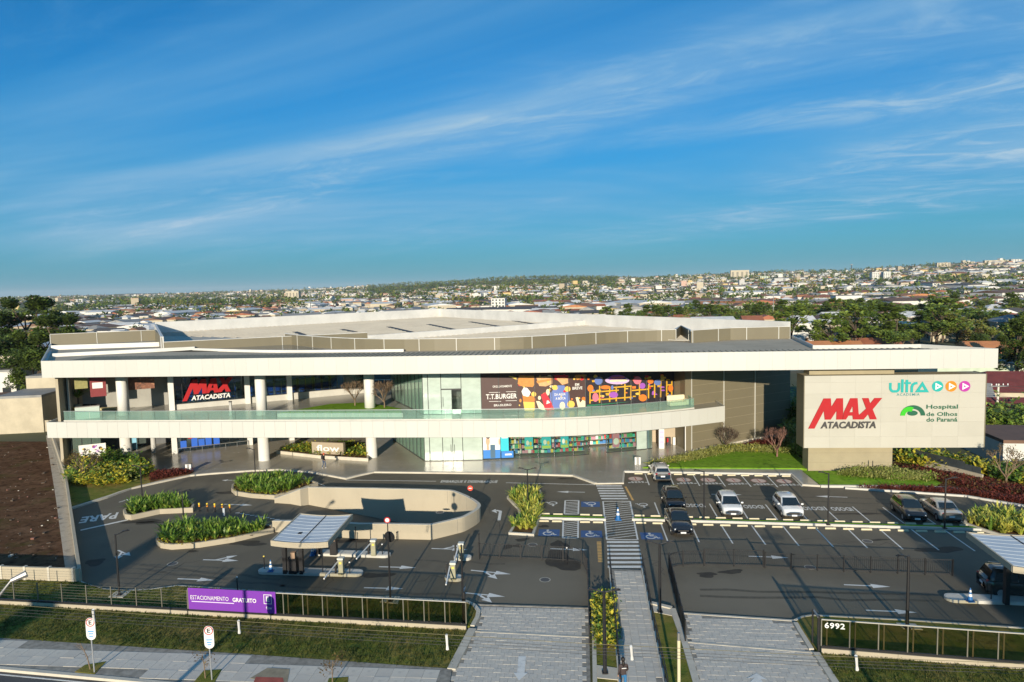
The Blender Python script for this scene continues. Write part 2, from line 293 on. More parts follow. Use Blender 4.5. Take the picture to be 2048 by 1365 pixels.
# ------------------------------------------------------------------ terrain and ground
SITE = R(-5.5); UX = Vector((math.cos(SITE), math.sin(SITE))); VX = Vector((-math.sin(SITE), math.cos(SITE)))
def interp(x, tab):
    if x <= tab[0][0]: return tab[0][1]
    for (a, b), (c, d) in zip(tab, tab[1:]):
        if x <= c: return b + (d - b) * (x - a) / (c - a)
    return tab[-1][1]
SKYL = [(-600, 0), (0, 1), (400, 2), (700, 4), (900, 10), (1080, 14), (1220, 12), (1300, 9), (1550, 12), (1700, 12), (1900, 17), (2048, 20), (2600, 22)]
DSK = [(300, 7500), (700, 5200), (900, 3300), (2600, 3100)]
ZV = [(600, -11), (1300, -7), (2048, -5)]
def sst(t): t = min(1, max(0, t)); return t * t * (3 - 2 * t)
def T(x, y):
    d = math.hypot(x, y)
    if y < 150: return -0.03
    px = 1024 + FPX * x / y; zv = interp(px, ZV); ds = interp(px, DSK); zs = 20 + interp(px, SKYL) * ds / FPX
    z = zv * sst((y - 150) / 300)
    if d > 600: z += (zs - zv) * min(1, (d - 600) / (ds - 600)) ** 1.6
    z += sst((d - 400) / 800) * (3.5 * math.sin(x / 170 + 1.3) * math.sin(y / 230) + 2 * math.sin(x / 61 + y / 97))
    if d > ds: z -= (d - ds) * 0.012
    return z
# parts of the site boundary shared by several pieces
PIT_FAR = [P2(549, 998, .4), P2(580, 987, .8), P2(600, 979, 1.2), P2(616, 975, 1.2), P2(745, 977, 1.2), P2(850, 979.5, 1.2), P2(890, 981, 1.2)]
PIT_END = smooth_path([P2(890, 981, 1.2), P2(908, 983, 1.2), P2(941, 997, 1.2), (-3.15, 57.4), P2(932.6, 1060), P2(908, 1068), P2(863, 1079)], 5)
PIT_NEAR = [P2(863, 1079), P2(768, 1077), P2(719, 1077), P2(640, 1071), P2(547, 1063)]
PIT_WALL = PIT_FAR[:-1] + PIT_END + PIT_NEAR[1:]
_hole = [p for p in PIT_WALL if p[0] > -22.6]; _hole = [(-22.6, _hole[0][1])] + _hole + [(-22.6, PIT_NEAR[-1][1] + .55)]
far = []
def build_ground():
    g = MB(); g.flat([(-420, -160), (420, -160), (420, 150), (-420, 150)], -0.03, [_hole])
    rows = [150, 175, 210, 250, 300, 360, 430, 510, 600, 700, 820, 960, 1120, 1300, 1500, 1750, 2050, 2400, 2800, 3200, 3700, 4300, 5000, 5800, 6700, 7600, 9000, 11000, 15000]
    n = 60; vs = []
    for y in rows:
        half = 420 if y == 150 else 300 + y * 1.15
        for i in range(n + 1):
            x = -half + 2 * half * i / n; vs.append((x, y, T(x, y)))
    fs = [(r * (n + 1) + i, r * (n + 1) + i + 1, (r + 1) * (n + 1) + i + 1, (r + 1) * (n + 1) + i) for r in range(len(rows) - 1) for i in range(n)]
    g.add(vs, fs)
    gm = layered('open_ground', (0.075, 0.080, 0.035), [((0.035, .055, .020), .012, .45, .6, (1, 1, 1), .9), ((.16, .13, .09), .02, .55, .7, (1, 1, 1), .7), ((.03, .045, .018), .05, .5, .65, (1, 1, 1), .6), ((.2, .18, .15), .15, .6, .75, (1, 1, 1), .5)], rough=1, bump=0)
    struct('ground', g, gm, 'rolling open ground spreading from the mall to the horizon')
build_ground()
# ------------------------------------------------------------------ street, pavement, lawns, plaza
def flatpoly(name, px, z, m, label=None, side=True, holes=()):
    pts = [P2(*q) for q in px]; b = MB()
    if side: b.prism(pts, -0.025, z, bot=False)
    else: b.flat(pts, z, holes)
    return struct(name, b, m, label)
street = flatpoly('street', [(-900, 1290), (0, 1341), (196, 1359), (600, 1396), (1100, 1442), (2300, 1560), (2300, 3000), (-900, 3000)], -0.018, STREETM, 'dark asphalt street along the kerb', side=False)
MB().wall([P2(-400, 1304), P2(0, 1349), P2(196, 1367.5), P2(600, 1406)], .10, -0.014, -0.010).build('edge_line', ROADW, street)
lot_px = [(128, 952), (146, 1060), (161, 1166), (209, 1181), (248, 1183.5), (293, 1182.5), (355, 1174), (553, 1187), (930, 1205), (1177, 1216), (1180, 1219), (1307, 1224), (1365, 1229), (1590, 1244), (1620, 1234), (1800, 1243), (2048, 1260), (2500, 1290), (2500, 1000), (2048, 930), (1300, 900), (800, 900), (300, 900)]
b = MB(); b.flat([P2(*q) for q in lot_px], 0.0, [_hole])
dust_patches(ASPH, [(*P2(1060, 1170), 6.5, 4.0), (*P2(1480, 1190), 7.5, 4.2), (*P2(1700, 1200), 5, 3)], (.20, .176, .13))
lot = struct('parking_lot', b, ASPH, 'worn grey asphalt of the car park')
plaza_px = [(143, 1019), (213, 997), (261, 979), (320, 966), (380, 953), (424, 949), (505, 943), (560, 941), (620, 946), (660, 953), (692, 959), (720, 952), (748, 946), (1020, 949), (1147, 953), (1191, 969), (1246, 968), (1248, 944.5), (1583, 950), (1605, 972), (1640, 974), (1602, 941), (1580, 860)]
plaza_pts = [P2(*q) for q in plaza_px] + [(20, 92), (-18, 110), (-60, 100), P2(100, 880)]
plaza = struct('plaza', MB().prism(plaza_pts, -.02, .12, bot=False), PLAZA, 'pale polished concrete forecourt under the building')
def kerb(px, w=.22, z1=.17, label=None, z0=-.02, m=None, world=None):
    pts = world or [P2(*q) for q in px]
    return struct('kerb', MB().wall(pts, w, z0, z1), m or CONC, label)
kerb([(143, 1019), (213, 997), (261, 979), (320, 966), (380, 953), (424, 949), (505, 943), (560, 941), (620, 946), (660, 953), (692, 959), (720, 952), (748, 946), (1020, 949), (1147, 953), (1191, 969)], .3)
kerb([(1191, 969), (1246, 968), (1248, 945)], .18, .135); kerb([(1248, 945), (1583, 950.5)], .35, .19, m=WHITE); kerb([(1583, 951), (1606, 972), (1640, 974)], .2)
kerb([(-120, 1329), (0, 1340), (196, 1358), (600, 1395), (900, 1421)], .25, .13)
kerb([(161, 1166), (190, 1177), (209, 1181), (248, 1183.5), (293, 1182.5), (325, 1178), (355, 1174), (553, 1187), (930, 1205)], .12, .10)
kerb([(930, 1206), (948, 1214), (957, 1226), (955, 1238), (945, 1256)], .25, .16); kerb([(945, 1262), (903, 1343)], .45, .16)
kerb([(1590, 1244), (1605, 1237), (1625, 1234), (1800, 1243), (2048, 1260), (2300, 1277)], .14, .12)
kerb([(1591, 1250), (1600, 1266), (1623, 1303)], .25, .16); kerb([(1632, 1310), (1690, 1400)], .35, .16)
kerb([(1345, 1222), (1368, 1285), (1410, 1430)], .35, .17); kerb([(1302, 1211), (1343, 1221)], .3, .2); kerb([(1187, 1209), (1191, 1430)], .22, .2)
flatpoly('sidewalk', [(-120, 1272), (0, 1280), (500, 1313), (904, 1342), (880, 1500), (600, 1395), (196, 1357), (-120, 1329)], .113, JOINT, 'grey slab pavement along the street')
SW = bpy.data.objects['sidewalk']
LAWN_OUT = [(-120, 1209), (50, 1214), (300, 1228), (520, 1242), (932, 1264), (903, 1342), (500, 1313), (0, 1280), (-120, 1272)]
LAWN_IN = [(-120, 1158), (161, 1167), (209, 1182), (248, 1184.5), (293, 1183.5), (355, 1175), (553, 1188), (930, 1206), (948, 1216), (955, 1232), (940, 1256), (520, 1234), (50, 1208), (-120, 1200)]
LAWN_R = [(1634, 1308), (1800, 1321), (2048, 1341), (2300, 1362), (2300, 1480), (1720, 1440)]
LAWN_RI = [(1592, 1247), (1605, 1239), (1625, 1236), (1800, 1245), (2048, 1262), (2300, 1279), (2300, 1360), (2048, 1338), (1800, 1318), (1634, 1305), (1600, 1262)]
LAWN_IS = [(1300, 1212), (1344, 1223), (1368, 1285), (1410, 1440), (1354, 1440), (1318, 1300)]
LAWN_DIV = [(1186, 1208), (1224, 1188), (1233, 1320), (1240, 1440), (1189, 1440)]
for nm, px, m, lb in (('lawn', LAWN_OUT, GRASS, 'patchy lawn between the pavement and the purple-bannered fence'), ('lawn', LAWN_IN, GRASS, 'dark lawn behind the long glazed fence'),
                      ('lawn', LAWN_R, GRASS, 'patchy lawn outside the fence numbered 6992'), ('lawn', LAWN_RI, GRASS, 'dark lawn behind the fence numbered 6992'),
                      ('lawn', LAWN_IS, GRASS, 'narrow lawn strip beside the walkway'), ('planting_bed', LAWN_DIV, GRASS, 'planting strip between walkway and driveway')):
    flatpoly(nm, px, .10, m, lb)
flatpoly('lamp_pad', [(1302, 1213), (1343, 1223), (1345, 1236), (1308, 1228)], .13, CONC, 'concrete pad of the lamp beside the walkway')
flatpoly('lamp_pad', [(1186, 1334), (1234, 1341), (1238, 1365), (1188, 1360)], .13, CONC, 'concrete pad at the foot of the yellow shrubs')
flatpoly('lamp_pad', [(217, 1198), (232, 1187), (262, 1186), (246, 1199)], .13, CONC, 'concrete pad of the lamp behind the left fence')
flatpoly('lamp_pad', [(760, 1208), (770, 1196), (800, 1197), (796, 1212)], .13, CONC, 'concrete pad of the lamp behind the glazed fence')
flatpoly('lamp_pad', [(1792, 1250), (1830, 1252), (1846, 1264), (1807, 1262)], .13, CONC, 'concrete pad of the lamp behind fence 6992')
def inside(p, poly):
    x, y = p; r = False; n = len(poly)
    for i in range(n):
        (x1, y1), (x2, y2) = poly[i], poly[(i + 1) % n]
        if (y1 > y) != (y2 > y) and x < (x2 - x1) * (y - y1) / (y2 - y1) + x1: r = not r
    return r
def paving(parent, poly_px, su, sv, z, name, bond=True, th=.05, ang=SITE, limit=300, gap=.005, mats=(PAVE, PAVE2, PAVE3)):
    """separate slabs laid on their bed; the ones showing largest are single pieces"""
    poly = [P2(*q) for q in poly_px]; ux = Vector((math.cos(ang), math.sin(ang))); vx = Vector((-math.sin(ang), math.cos(ang)))
    us = [Vector(p).dot(ux) for p in poly]; vs = [Vector(p).dot(vx) for p in poly]; pieces = []
    j0, j1 = int(min(vs) / sv) - 1, int(max(vs) / sv) + 1
    for j in range(j0, j1 + 1):
        off = su / 2 if (bond and j % 2) else 0
        for i in range(int(min(us) / su) - 2, int(max(us) / su) + 2):
            c = ux * (i * su + off + su / 2) + vx * (j * sv + sv / 2)
            k = [c + ux * (a * su * .49) + vx * (e * sv * .49) for a, e in ((-1, -1), (1, -1), (1, 1), (-1, 1))]
            hits = sum(inside((q.x, q.y), poly) for q in k)
            if hits == 4: pieces.append((c.y, c))
    pieces.sort(key=lambda q: q[0])
    vis = [c for y, c in pieces if proj((c.x, c.y, z))[1] < 1372]
    mes = []
    for m in mats:
        mb = MB(); a, e, c = su / 2 - gap, sv / 2 - gap, .008
        mb.add([(-a, -e, 0), (a, -e, 0), (a, e, 0), (-a, e, 0), (-a, -e, th - c), (a, -e, th - c), (a, e, th - c), (-a, e, th - c), (-a + c, -e + c, th), (a - c, -e + c, th), (a - c, e - c, th), (-a + c, e - c, th)],
               [(0, 1, 5, 4), (1, 2, 6, 5), (2, 3, 7, 6), (3, 0, 4, 7), (4, 5, 9, 8), (5, 6, 10, 9), (6, 7, 11, 10), (7, 4, 8, 11), (8, 9, 10, 11)])
        me = bpy.data.meshes.new(name); me.from_pydata(mb.v, [], mb.f); me.materials.append(m); me.update(); mes.append(me)
    r2 = random.Random(3); rest = MB()
    for k, c in enumerate(vis):
        dz = r2.uniform(-.006, .006)
        if k < limit:
            o = inst(name, r2.choices(mes, (5, 3, 2)[:len(mes)])[0], parent); o.location = (c.x, c.y, z + dz); o.rotation_euler = (r2.uniform(-.006, .006), r2.uniform(-.006, .006), ang)
        else: rest.box((c.x, c.y, z + th / 2 + dz), (su - .03, sv - .03, th), ang)
    if rest.v: rest.build(name + '_field', mats[0], parent)['kind'] = 'stuff'
DRV_L = [(940, 1210), (1177, 1219), (1182, 1400), (880, 1400), (905, 1343), (948, 1263), (960, 1232)]
DRV_R = [(1366, 1230), (1589, 1245), (1600, 1268), (1632, 1312), (1700, 1400), (1400, 1400), (1370, 1285)]
WALK = [(1219, 1141), (1285, 1143), (1338, 1400), (1239, 1400)]
for nm, px, su, sv, lb, z in (('driveway', DRV_L, .42, .40, 'paved driveway with a white arrow, beside the banner fence', .02), ('driveway', DRV_R, .42, .40, 'paved driveway beside the fence numbered 6992', .02),
                           ('walkway', WALK, .46, .46, 'slab walkway running from the street to the zebra crossing', .06)):
    o = flatpoly(nm, px, z + .036, JOINT, lb); paving(o, px, su, sv, z, 'paver', bond=(nm == 'driveway'))
paving(SW, [(-120, 1274), (0, 1282), (500, 1315), (903, 1344), (880, 1440), (600, 1390), (196, 1354), (-120, 1325)], .82, .82, .075, 'slab', bond=False, mats=(PAVE2, PAVE, PAVE3))
for k, (a, c, lb) in enumerate((((943, 1211), (1178, 1219), 'drain'), ((947, 1265), (1178, 1277), 'gate_rail'), ((1366, 1229), (1590, 1244), 'drain'), ((1368, 1286), (1628, 1308), 'gate_rail'))):
    st = struct('threshold', MB().wall([P2(*a), P2(*c)], .16, .0, .085), CONC if k else JOINT, ['dark drain channel across the driveway top', 'dark gate rail across the paved driveway', 'pale threshold across the right driveway top', 'pale gate rail across the right driveway'][k])
# tree pits and patched slabs in the pavement
flatpoly('tree_pit', [(150, 1349), (170, 1335), (213, 1328), (190, 1353)], .14, GRASS, 'small grass square with the leaning sapling')
flatpoly('tree_pit', [(386, 1372), (408, 1346), (444, 1344), (425, 1378)], .14, GRASS, 'small grass square with the second road sign')
flatpoly('tree_pit', [(650, 1385), (658, 1362), (697, 1359), (695, 1385)], .14, GRASS, 'small grass square with the leafy sapling')
flatpoly('patched_slab', [(500, 1362), (535, 1341), (580, 1343), (575, 1372)], .14, mat('sandy_slab', (.33, .28, .19), .9, var=.3, scale=2), 'sandy yellowish patch of pavement')
flatpoly('patched_slab', [(505, 1376), (512, 1359.5), (566, 1361), (570, 1380)], .145, mat('red_slab', (.42, .10, .07), .9, var=.3, scale=2), 'red painted corner of pavement')
# planted ground
flatpoly('lawn', [(1285, 939), (1330, 928), (1385, 915), (1452, 898), (1500, 899), (1580, 903), (1610, 925), (1626, 944), (1604, 941)], .22, GRASSB, 'bright green lawn in front of the taupe wall')
flatpoly('flower_bed', [(1470, 899), (1530, 884), (1600, 880), (1612, 925), (1585, 903), (1500, 899)], .20, SOIL, 'dark red planted bed at the foot of the taupe wall')
flatpoly('lawn', [(1606, 946), (1785, 944), (1890, 966), (1870, 977), (1780, 975.5), (1700, 976), (1641, 974)], .18, GRASSB, 'bright lawn strip below the sign totem')
flatpoly('flower_bed', [(1785, 944), (1786, 912), (1860, 908), (2048, 965), (2400, 1030), (2400, 1062), (2048, 1000), (1960, 986), (1890, 977)], .16, SOIL, 'bed of red foliage at the right of the sign')
flatpoly('flower_bed', [(1700, 977.5), (1780, 977), (1890, 980), (1960, 989), (2048, 1003), (2400, 1066), (2400, 1078), (2048, 1013), (1930, 993), (1800, 984)], .10, SOIL, 'narrow red planted strip between two kerbs')
kerb([(1641, 975), (1780, 976), (1890, 978.5), (1960, 987.5), (2048, 1001.5), (2300, 1045)], .25, .22, m=WHITE); kerb([(1690, 978), (1800, 985), (1930, 994), (2048, 1014), (2300, 1060)], .25, .17, m=WHITE)
flatpoly('planting_bed', [(131, 960), (143, 1016), (213, 994), (300, 968), (308, 951), (240, 935), (160, 930)], .2, GRASS, 'dark green bed at the left end of the forecourt')
flatpoly('flower_bed', [(300, 968), (308, 951), (350, 946), (388, 947), (378, 952), (330, 961)], .22, SOIL, 'dark red strip beside the curved kerb')
# neighbouring plot on the left
flatpoly('soil_plot', [(-500, 880), (60, 884), (96, 884), (124, 1000), (140, 1150), (0, 1128), (-500, 1110)], .03, SOIL, 'dark rubble-strewn soil plot beside the site')
flatpoly('path', [(92, 872), (122, 872), (156, 1163), (132, 1150), (112, 1000)], .05, layered('pale_gravel', (.44, .38, .29), [((.27, .23, .18), 1.2, .5, .66, (1, 1, 1), .9), ((.55, .5, .42), 3, .58, .72, (1, 1, 1), .7)], rough=.95, bump=.5, bscale=10), 'pale dirt path along the boundary wall')
struct('boundary_wall', MB().wall([P2(104, 874), P2(131, 955), P2(146, 1060), P2(161, 1165)], .22, -.02, .75), WALLW, None)
tag(bpy.data.objects['boundary_wall'], 'low beige wall along the soil plot', 'wall', kind='thing')
bw = thing('boundary_wall', 'beige panelled wall at the street end of the soil plot', 'wall', P(60, 1160))
q0, q1 = P(-150, 1155.5), P(161, 1165.5)
MB().wall([(q0.x, q0.y), (q1.x, q1.y)], .18, -.02, 1.02).build('wall_panel', WALLW, bw)
for k in range(7):
    q = q0.lerp(q1, (k + .35) / 6.6); MB().box((q.x, q.y, .53), (.16, .27, 1.1), SITE).build('pilaster', CONC, bw)
sw2 = struct('fence_plinth', MB(), CONC) if False else None
r3 = random.Random(5)
rub = MB()
for k in range(170):
    q = P(r3.uniform(-30, 118), r3.uniform(892, 1125)); s = r3.choice((.05, .07, .09, .16)) * r3.uniform(.5, 1.4)
    rub.box((q.x, q.y, .03 + s * .2), (s * r3.uniform(.6, 2.2), s, s * .7), r3.uniform(0, 3), r3.choice((0, 1, 1, 1, 2)))
tag(rub.build('rubble', [CONC, TIMBERG, mat('broken_brick', (.22, .10, .07), .9)]), 'loose rubble and scraps lying on the dark soil plot', 'rubble', kind='stuff')
# ------------------------------------------------------------------ ramp down to the underground car park
zt = []
for p in PIT_WALL:
    zt.append(1.2)
n0 = len(PIT_FAR) - 1
zt[0], zt[1] = .42, .8
zt[-1], zt[-2] = .9, 1.2
rw = thing('ramp_wall', 'curved beige parapet wall around the sunken ramp', 'wall', (-6, 53.3, 0))
MB().wall(PIT_WALL, .24, [(.0 if p[0] < -22.6 else -4.2) for p in PIT_WALL], zt).build('parapet', WALLW, rw)
MB().wall(PIT_WALL, .30, [z + .002 for z in zt], [z + .035 for z in zt]).build('coping', CONC, rw)
for k in (8, 15, 22, 30, 36):
    if k < len(PIT_WALL):
        p = PIT_WALL[k]; a = Vector(PIT_WALL[min(k + 1, len(PIT_WALL) - 1)]) - Vector(PIT_WALL[k - 1]); 
        MB().box((p[0], p[1], .58), (.03, .25, 1.22), math.atan2(a.y, a.x)).build('joint', JOINT, rw)
rp = MB()
def rz(x): return 0 if x < -22.6 else -.172 * (x + 22.6)
xs = [-22.6, -18, -14, -10, -6, -2.4]
rp.add([(x, y, rz(x) - .01) for x in xs for y in (52.6, 65.2)], [(2 * i, 2 * i + 2, 2 * i + 3, 2 * i + 1) for i in range(len(xs) - 1)])
struct('ramp', rp, ASPH, 'dark asphalt ramp sinking behind the curved wall')
# ------------------------------------------------------------------ painted markings (children of the car park)
ZM = .006
def mline(a, b, w, name='bay_line', m=ROADW, z=ZM, parent=None):
    return MB().wall([P2(*a), P2(*b)], w, z - .003, z).build(name, m, parent or lot)
def mpoly(pts, name, m=ROADW, z=ZM, parent=None): return MB().flat(pts, z).build(name, m, parent or lot)
def Z7(x, y): return (1000 + x / 3.067, 920 + y / 3.067)
def Z8(x, y): return (1500 + x / 3.067, 920 + y / 3.067)
for a, c in ((Z7(985, 385), Z7(1028, 498)), (Z7(1180, 415), Z7(1222, 505)), (Z7(1352, 393), Z7(1428, 513)), (Z8(10, 403), Z8(95, 520)), (Z8(200, 405), Z8(300, 528)), (Z8(395, 411), Z8(510, 533)), (Z8(590, 415), Z8(720, 541)),
             (Z8(790, 421), Z8(938, 549)), (Z8(990, 427), Z8(1158, 554)), (Z8(1195, 432), Z8(1380, 560)), (Z8(1400, 440), Z8(1600, 566)),
             (Z7(948, 262), Z7(980, 345)), (Z7(1115, 268), Z7(1160, 350)), (Z7(1285, 270), Z7(1335, 355)), (Z7(1470, 280), Z7(1520, 360)), (Z8(95, 275), Z8(170, 370)), (Z8(270, 282), Z8(360, 375)), (Z8(450, 287), Z8(550, 380)), (Z8(628, 288), Z8(745, 385)), (Z8(815, 292), Z8(945, 390)), (Z8(1000, 300), Z8(1140, 396)), (Z8(1180, 300), Z8(1330, 400)),
             (Z7(890, 88), Z7(915, 155)), (Z7(1040, 95), Z7(1068, 160)), (Z7(1185, 93), Z7(1225, 160)), (Z7(1330, 93), Z7(1382, 163)), (Z7(1480, 95), Z7(1540, 165)), (Z8(105, 100), Z8(170, 168)), (Z8(255, 100), Z8(320, 165))):
    mline(a, c, .11)
def quad_at(q, s, t):                      # bilinear point in a quad given as px corners tl,tr,br,bl
    tl, tr, br, bl = [Vector(P2(*k)) for k in q]; a = tl.lerp(tr, s); b_ = bl.lerp(br, s); return a.lerp(b_, t)
def stripes(q, n, name):
    for k in range(n):
        t0, t1 = (k + .06) / n, (k + .56) / n; mpoly([quad_at(q, s, t) for s, t in ((0, t0), (1, t0), (1, t1), (0, t1))], name)
stripes((Z7(588, 156), Z7(746, 156), Z7(790, 250), Z7(625, 250)), 6, 'zebra_stripe')
stripes((Z7(655, 498), Z7(848, 498), Z7(886, 676), Z7(662, 676)), 7, 'zebra_stripe')
def hatch(q, n, slope):
    tl, tr, br, bl = q
    for a, c in ((tl, tr), (tr, br), (br, bl), (bl, tl)): mline(a, c, .13, 'hatch_edge')
    for k in range(n):
        t = (k + .7) / n; t2 = t - slope / n
        if 0 <= t2 and t <= 1:
            a, c = quad_at(q, .02, t), quad_at(q, .98, t2); MB().wall([a, c], .085, ZM - .003, ZM - .001).build('hatch_line', ROADW, lot)
hatch((Z7(632, 255), Z7(798, 255), Z7(845, 490), Z7(655, 490)), 17, 1.4)
hatch((Z7(400, 250), Z7(483, 250), Z7(480, 333), Z7(395, 333)), 9, .8); hatch((Z7(388, 372), Z7(480, 372), Z7(478, 480), Z7(385, 480)), 9, 1.0)
def arrow(tail, tip, w=.14, hl=1.15, hw=.62, branch=0):
    a, c = Vector(P2(*tail)), Vector(P2(*tip)); d = (c - a).normalized(); n = Vector((-d.y, d.x)); L_ = (c - a).length
    hl = min(hl, L_ * .42); k = c - d * hl
    pts = [a + n * w / 2, k + n * w / 2, k + n * hw / 2, c, k - n * hw / 2, k - n * w / 2, a - n * w / 2]
    mpoly(pts, 'arrow')
    if branch:
        j = a + d * (L_ * .36) + n * (branch * w / 2); d2_ = (d + n * branch * .75).normalized(); n2_ = Vector((-d2_.y, d2_.x)); e = j + d2_ * .75
        MB().flat([j - d * .12, j + d * .16, e - n2_ * .08, e - n2_ * .30, e + d2_ * .75, e + n2_ * .30, e + n2_ * .08] if branch > 0 else [j - d * .12, e - n2_ * .08, e - n2_ * .30, e + d2_ * .75, e + n2_ * .30, e + n2_ * .08, j + d * .16], ZM + .0015).build('arrow', ROADW, lot)
for q in (((1170, 985), (1113, 984)), ((1101, 1098), (1176, 1100.5)), ((355, 1158), (428, 1161)), ((758, 1134), (832, 1136)), ((728, 1176), (807, 1178)), ((1695, 995), (1631, 993)), ((1497, 1113), (1577, 1116)),
          ((1688, 1170), (1781, 1174)), ((1732, 1221), (1834, 1225.5)), ((448, 1009), (505, 1011)), ((1423, 989), (1484, 990)), ((470, 961), (443, 961)), ((238, 1005), (262, 998))): arrow(*q)
for q, s in ((((406, 1120), (477, 1122)), 1), (((863, 1097.5), (935, 1100)), 1), (((942, 1141), (1022, 1149)), -1), (((928, 1186), (1010, 1194)), -1), (((236, 1101), (261, 1112)), -1)): arrow(*q, branch=s)
p = [Vector(P2(998, 1041)), Vector(P2(1001, 1023)), Vector(P2(992, 1021)), Vector(P2(983, 1024))]
MB().wall([p[0], p[1], p[2]], .26, ZM - .003, ZM).build('turn_arrow', ROADW, lot); mpoly([P2(994, 1027), P2(983, 1022.5), P2(991, 1018.5)], 'turn_arrow_head', z=ZM + .001)
mline((161, 1061), (256, 1040), .30, 'stop_line'); mline((692, 960.5), (872, 963), .10, 'lane_line'); mline((1012, 966), (1190, 970), .10, 'lane_line'); mline((630, 965), (650, 972), .10, 'lane_line')
mline((1251, 974), (1266, 1001), .20, 'kerb_line', ROADY)
for k in range(14): a = Vector(P2(1198, 1085)).lerp(Vector(P2(1201, 1124)), k / 13); mpoly([a + Vector(e) for e in ((-.17, -.07), (.17, -.07), (.17, .12), (-.17, .12))], 'rumble_dash', ROADY)
for k in range(9): a = Vector(P2(475, 1026.5)).lerp(Vector(P2(555, 1039.5)), k / 8.); mpoly([a + Vector(e) for e in ((-.2, -.07), (.2, -.07), (.2, .07), (-.2, .07))], 'lane_dash', ROADW, .012)
# lettering
def text_mesh(s, size=1.0, bold=0.0, extrude=0.0, shear=0.0, spacing=1.0, align='CENTER'):
    c = bpy.data.curves.new('t', 'FONT'); c.body = s; c.size = size; c.offset = bold; c.extrude = extrude; c.shear = shear; c.space_character = spacing; c.align_x = align; c.resolution_u = 2
    o = bpy.data.objects.new('t', c); COL.objects.link(o); dg = bpy.context.evaluated_depsgraph_get(); me = bpy.data.meshes.new_from_object(o.evaluated_get(dg))
    bpy.data.objects.remove(o); bpy.data.curves.remove(c); return me
def text_in(name, s, m, parent, M, width=None, height=None, **kw):
    """lettering fitted to width x height (metres) in the plane M: x right, y up, z towards the reader"""
    me = text_mesh(s, **kw); co = np.empty(len(me.vertices) * 3); me.vertices.foreach_get('co', co); co = co.reshape(-1, 3)
    lo, hi = co.min(0), co.max(0); mid = (lo + hi) / 2; sx = (width / (hi[0] - lo[0])) if width else 1; sy = (height / (hi[1] - lo[1])) if height else sx
    if not width: sx = sy
    co[:, 0] = (co[:, 0] - mid[0]) * sx; co[:, 1] = (co[:, 1] - mid[1]) * sy
    I = MW.get(parent.name, Matrix()).inverted() @ M
    co = (np.array(I)[:3, :3] @ co.T).T + np.array(I)[:3, 3]
    me.vertices.foreach_set('co', co.ravel()); me.materials.clear(); me.materials.append(m); me.update(); me.name = name
    return inst(name, me, parent)
def ground_frame(px, ang): q = P(*px); return Matrix.Translation((q.x, q.y, ZM)) @ Matrix.Rotation(ang, 4, 'Z')
text_in('lettering', 'PARE', ROADW, lot, ground_frame((198, 1036), math.pi + R(23)), 2.9, 1.9, bold=.03)
text_in('lettering', 'EMBARQUE E DESEMBARQUE', ROADW, lot, ground_frame((938, 964), SITE), 5.9, 1.0, bold=.025, spacing=1.05)
for px in ((1390, 1011.5), (1507, 1014), (1626, 1017.5), (1683, 1018.5)): text_in('lettering', 'IDOSO', ROADW, lot, ground_frame(px, math.pi + SITE), 1.75, .95, bold=.02)
def ring(c, r, w, z, n=24, a0=0, a1=360, sy=1.0):
    p0 = arc((0, 0), r, a0, a1, n); p1 = arc((0, 0), r - w, a0, a1, n); mb = MB(); vs = [(c[0] + x, c[1] + y * sy, z) for x, y in p0] + [(c[0] + x, c[1] + y * sy, z) for x, y in p1]
    k = n + 1; return mb.add(vs, [(i, i + 1, k + i + 1, k + i) for i in range(n)])
for i, px in enumerate(((1271, 958), (1367, 960), (1416, 960.5), (1467, 961), (1517, 962), (1568, 963))):
    q = P2(*px); mb = MB().disc((q[0], q[1], ZM), .78, 20); mb.build('round_symbol', ROADP, lot); ring(q, .78, .09, ZM + .003).build('symbol_ring', mat('road_paint_rose', (.42, .20, .16), .7, var=.4, scale=4), lot)
    mpoly([(q[0] - .05, q[1] - .5), (q[0] + .05, q[1] - .5), (q[0] + .05, q[1] + .5), (q[0] - .05, q[1] + .5)], 'symbol_bar', ROADR, ZM + .004)
    for dy, n in ((-1.15, 4), (-1.45, 6)):
        for k in range(n): x = q[0] + (k - n / 2 + .5) * .34; mpoly([(x - .13, q[1] + dy), (x + .12, q[1] + dy), (x + .12, q[1] + dy + .2), (x - .13, q[1] + dy + .2)], 'worn_letter', ROADW)
def wheelchair(px, up, back):
    q = P(*px); M = Matrix.Translation((q.x, q.y, 0)) @ Matrix.Rotation(SITE + (0 if up else math.pi), 4, 'Z')
    if back:
        o = MB().add([(-.85, -.75, ZM), (.85, -.75, ZM), (.85, .75, ZM), (-.85, .75, ZM)], [(0, 1, 2, 3)]).xf(M); o.build('access_panel', ROADB, lot)
    g = ring((-.08, -.18), .42, .12, ZM + .004, 20, 100, 400); k = ZM + .004
    g.disc((-.12, .56, k), .12, 12)
    for a, b_, w in (((-.12, .40), (-.12, .05), .13), ((-.12, .02), (.30, .02), .12), ((.27, .06), (.45, -.45), .12), ((.42, -.45), (.62, -.38), .1), ((-.1, .25), (.22, .25), .09)):
        g.wall([a, b_], w, k - .003, k)
    g.xf(M).build('access_symbol', ROADW, lot)
for px, up, bk in (((1098, 1066), 1, 1), ((1183, 1068.5), 1, 1), ((1303, 1072.6), 1, 1), ((1104, 1008), 0, 0), ((1181, 1009), 0, 1), ((1285, 1011), 0, 0)): wheelchair(px, up, bk)
PUD = layered('wet_stain', (0.05, 0.045, 0.037), [((.075, .067, .052), 1.5, .45, .7, (1, 1, 1), .8)], rough=.7, bump=.02, spec=.2)
r4 = random.Random(11)
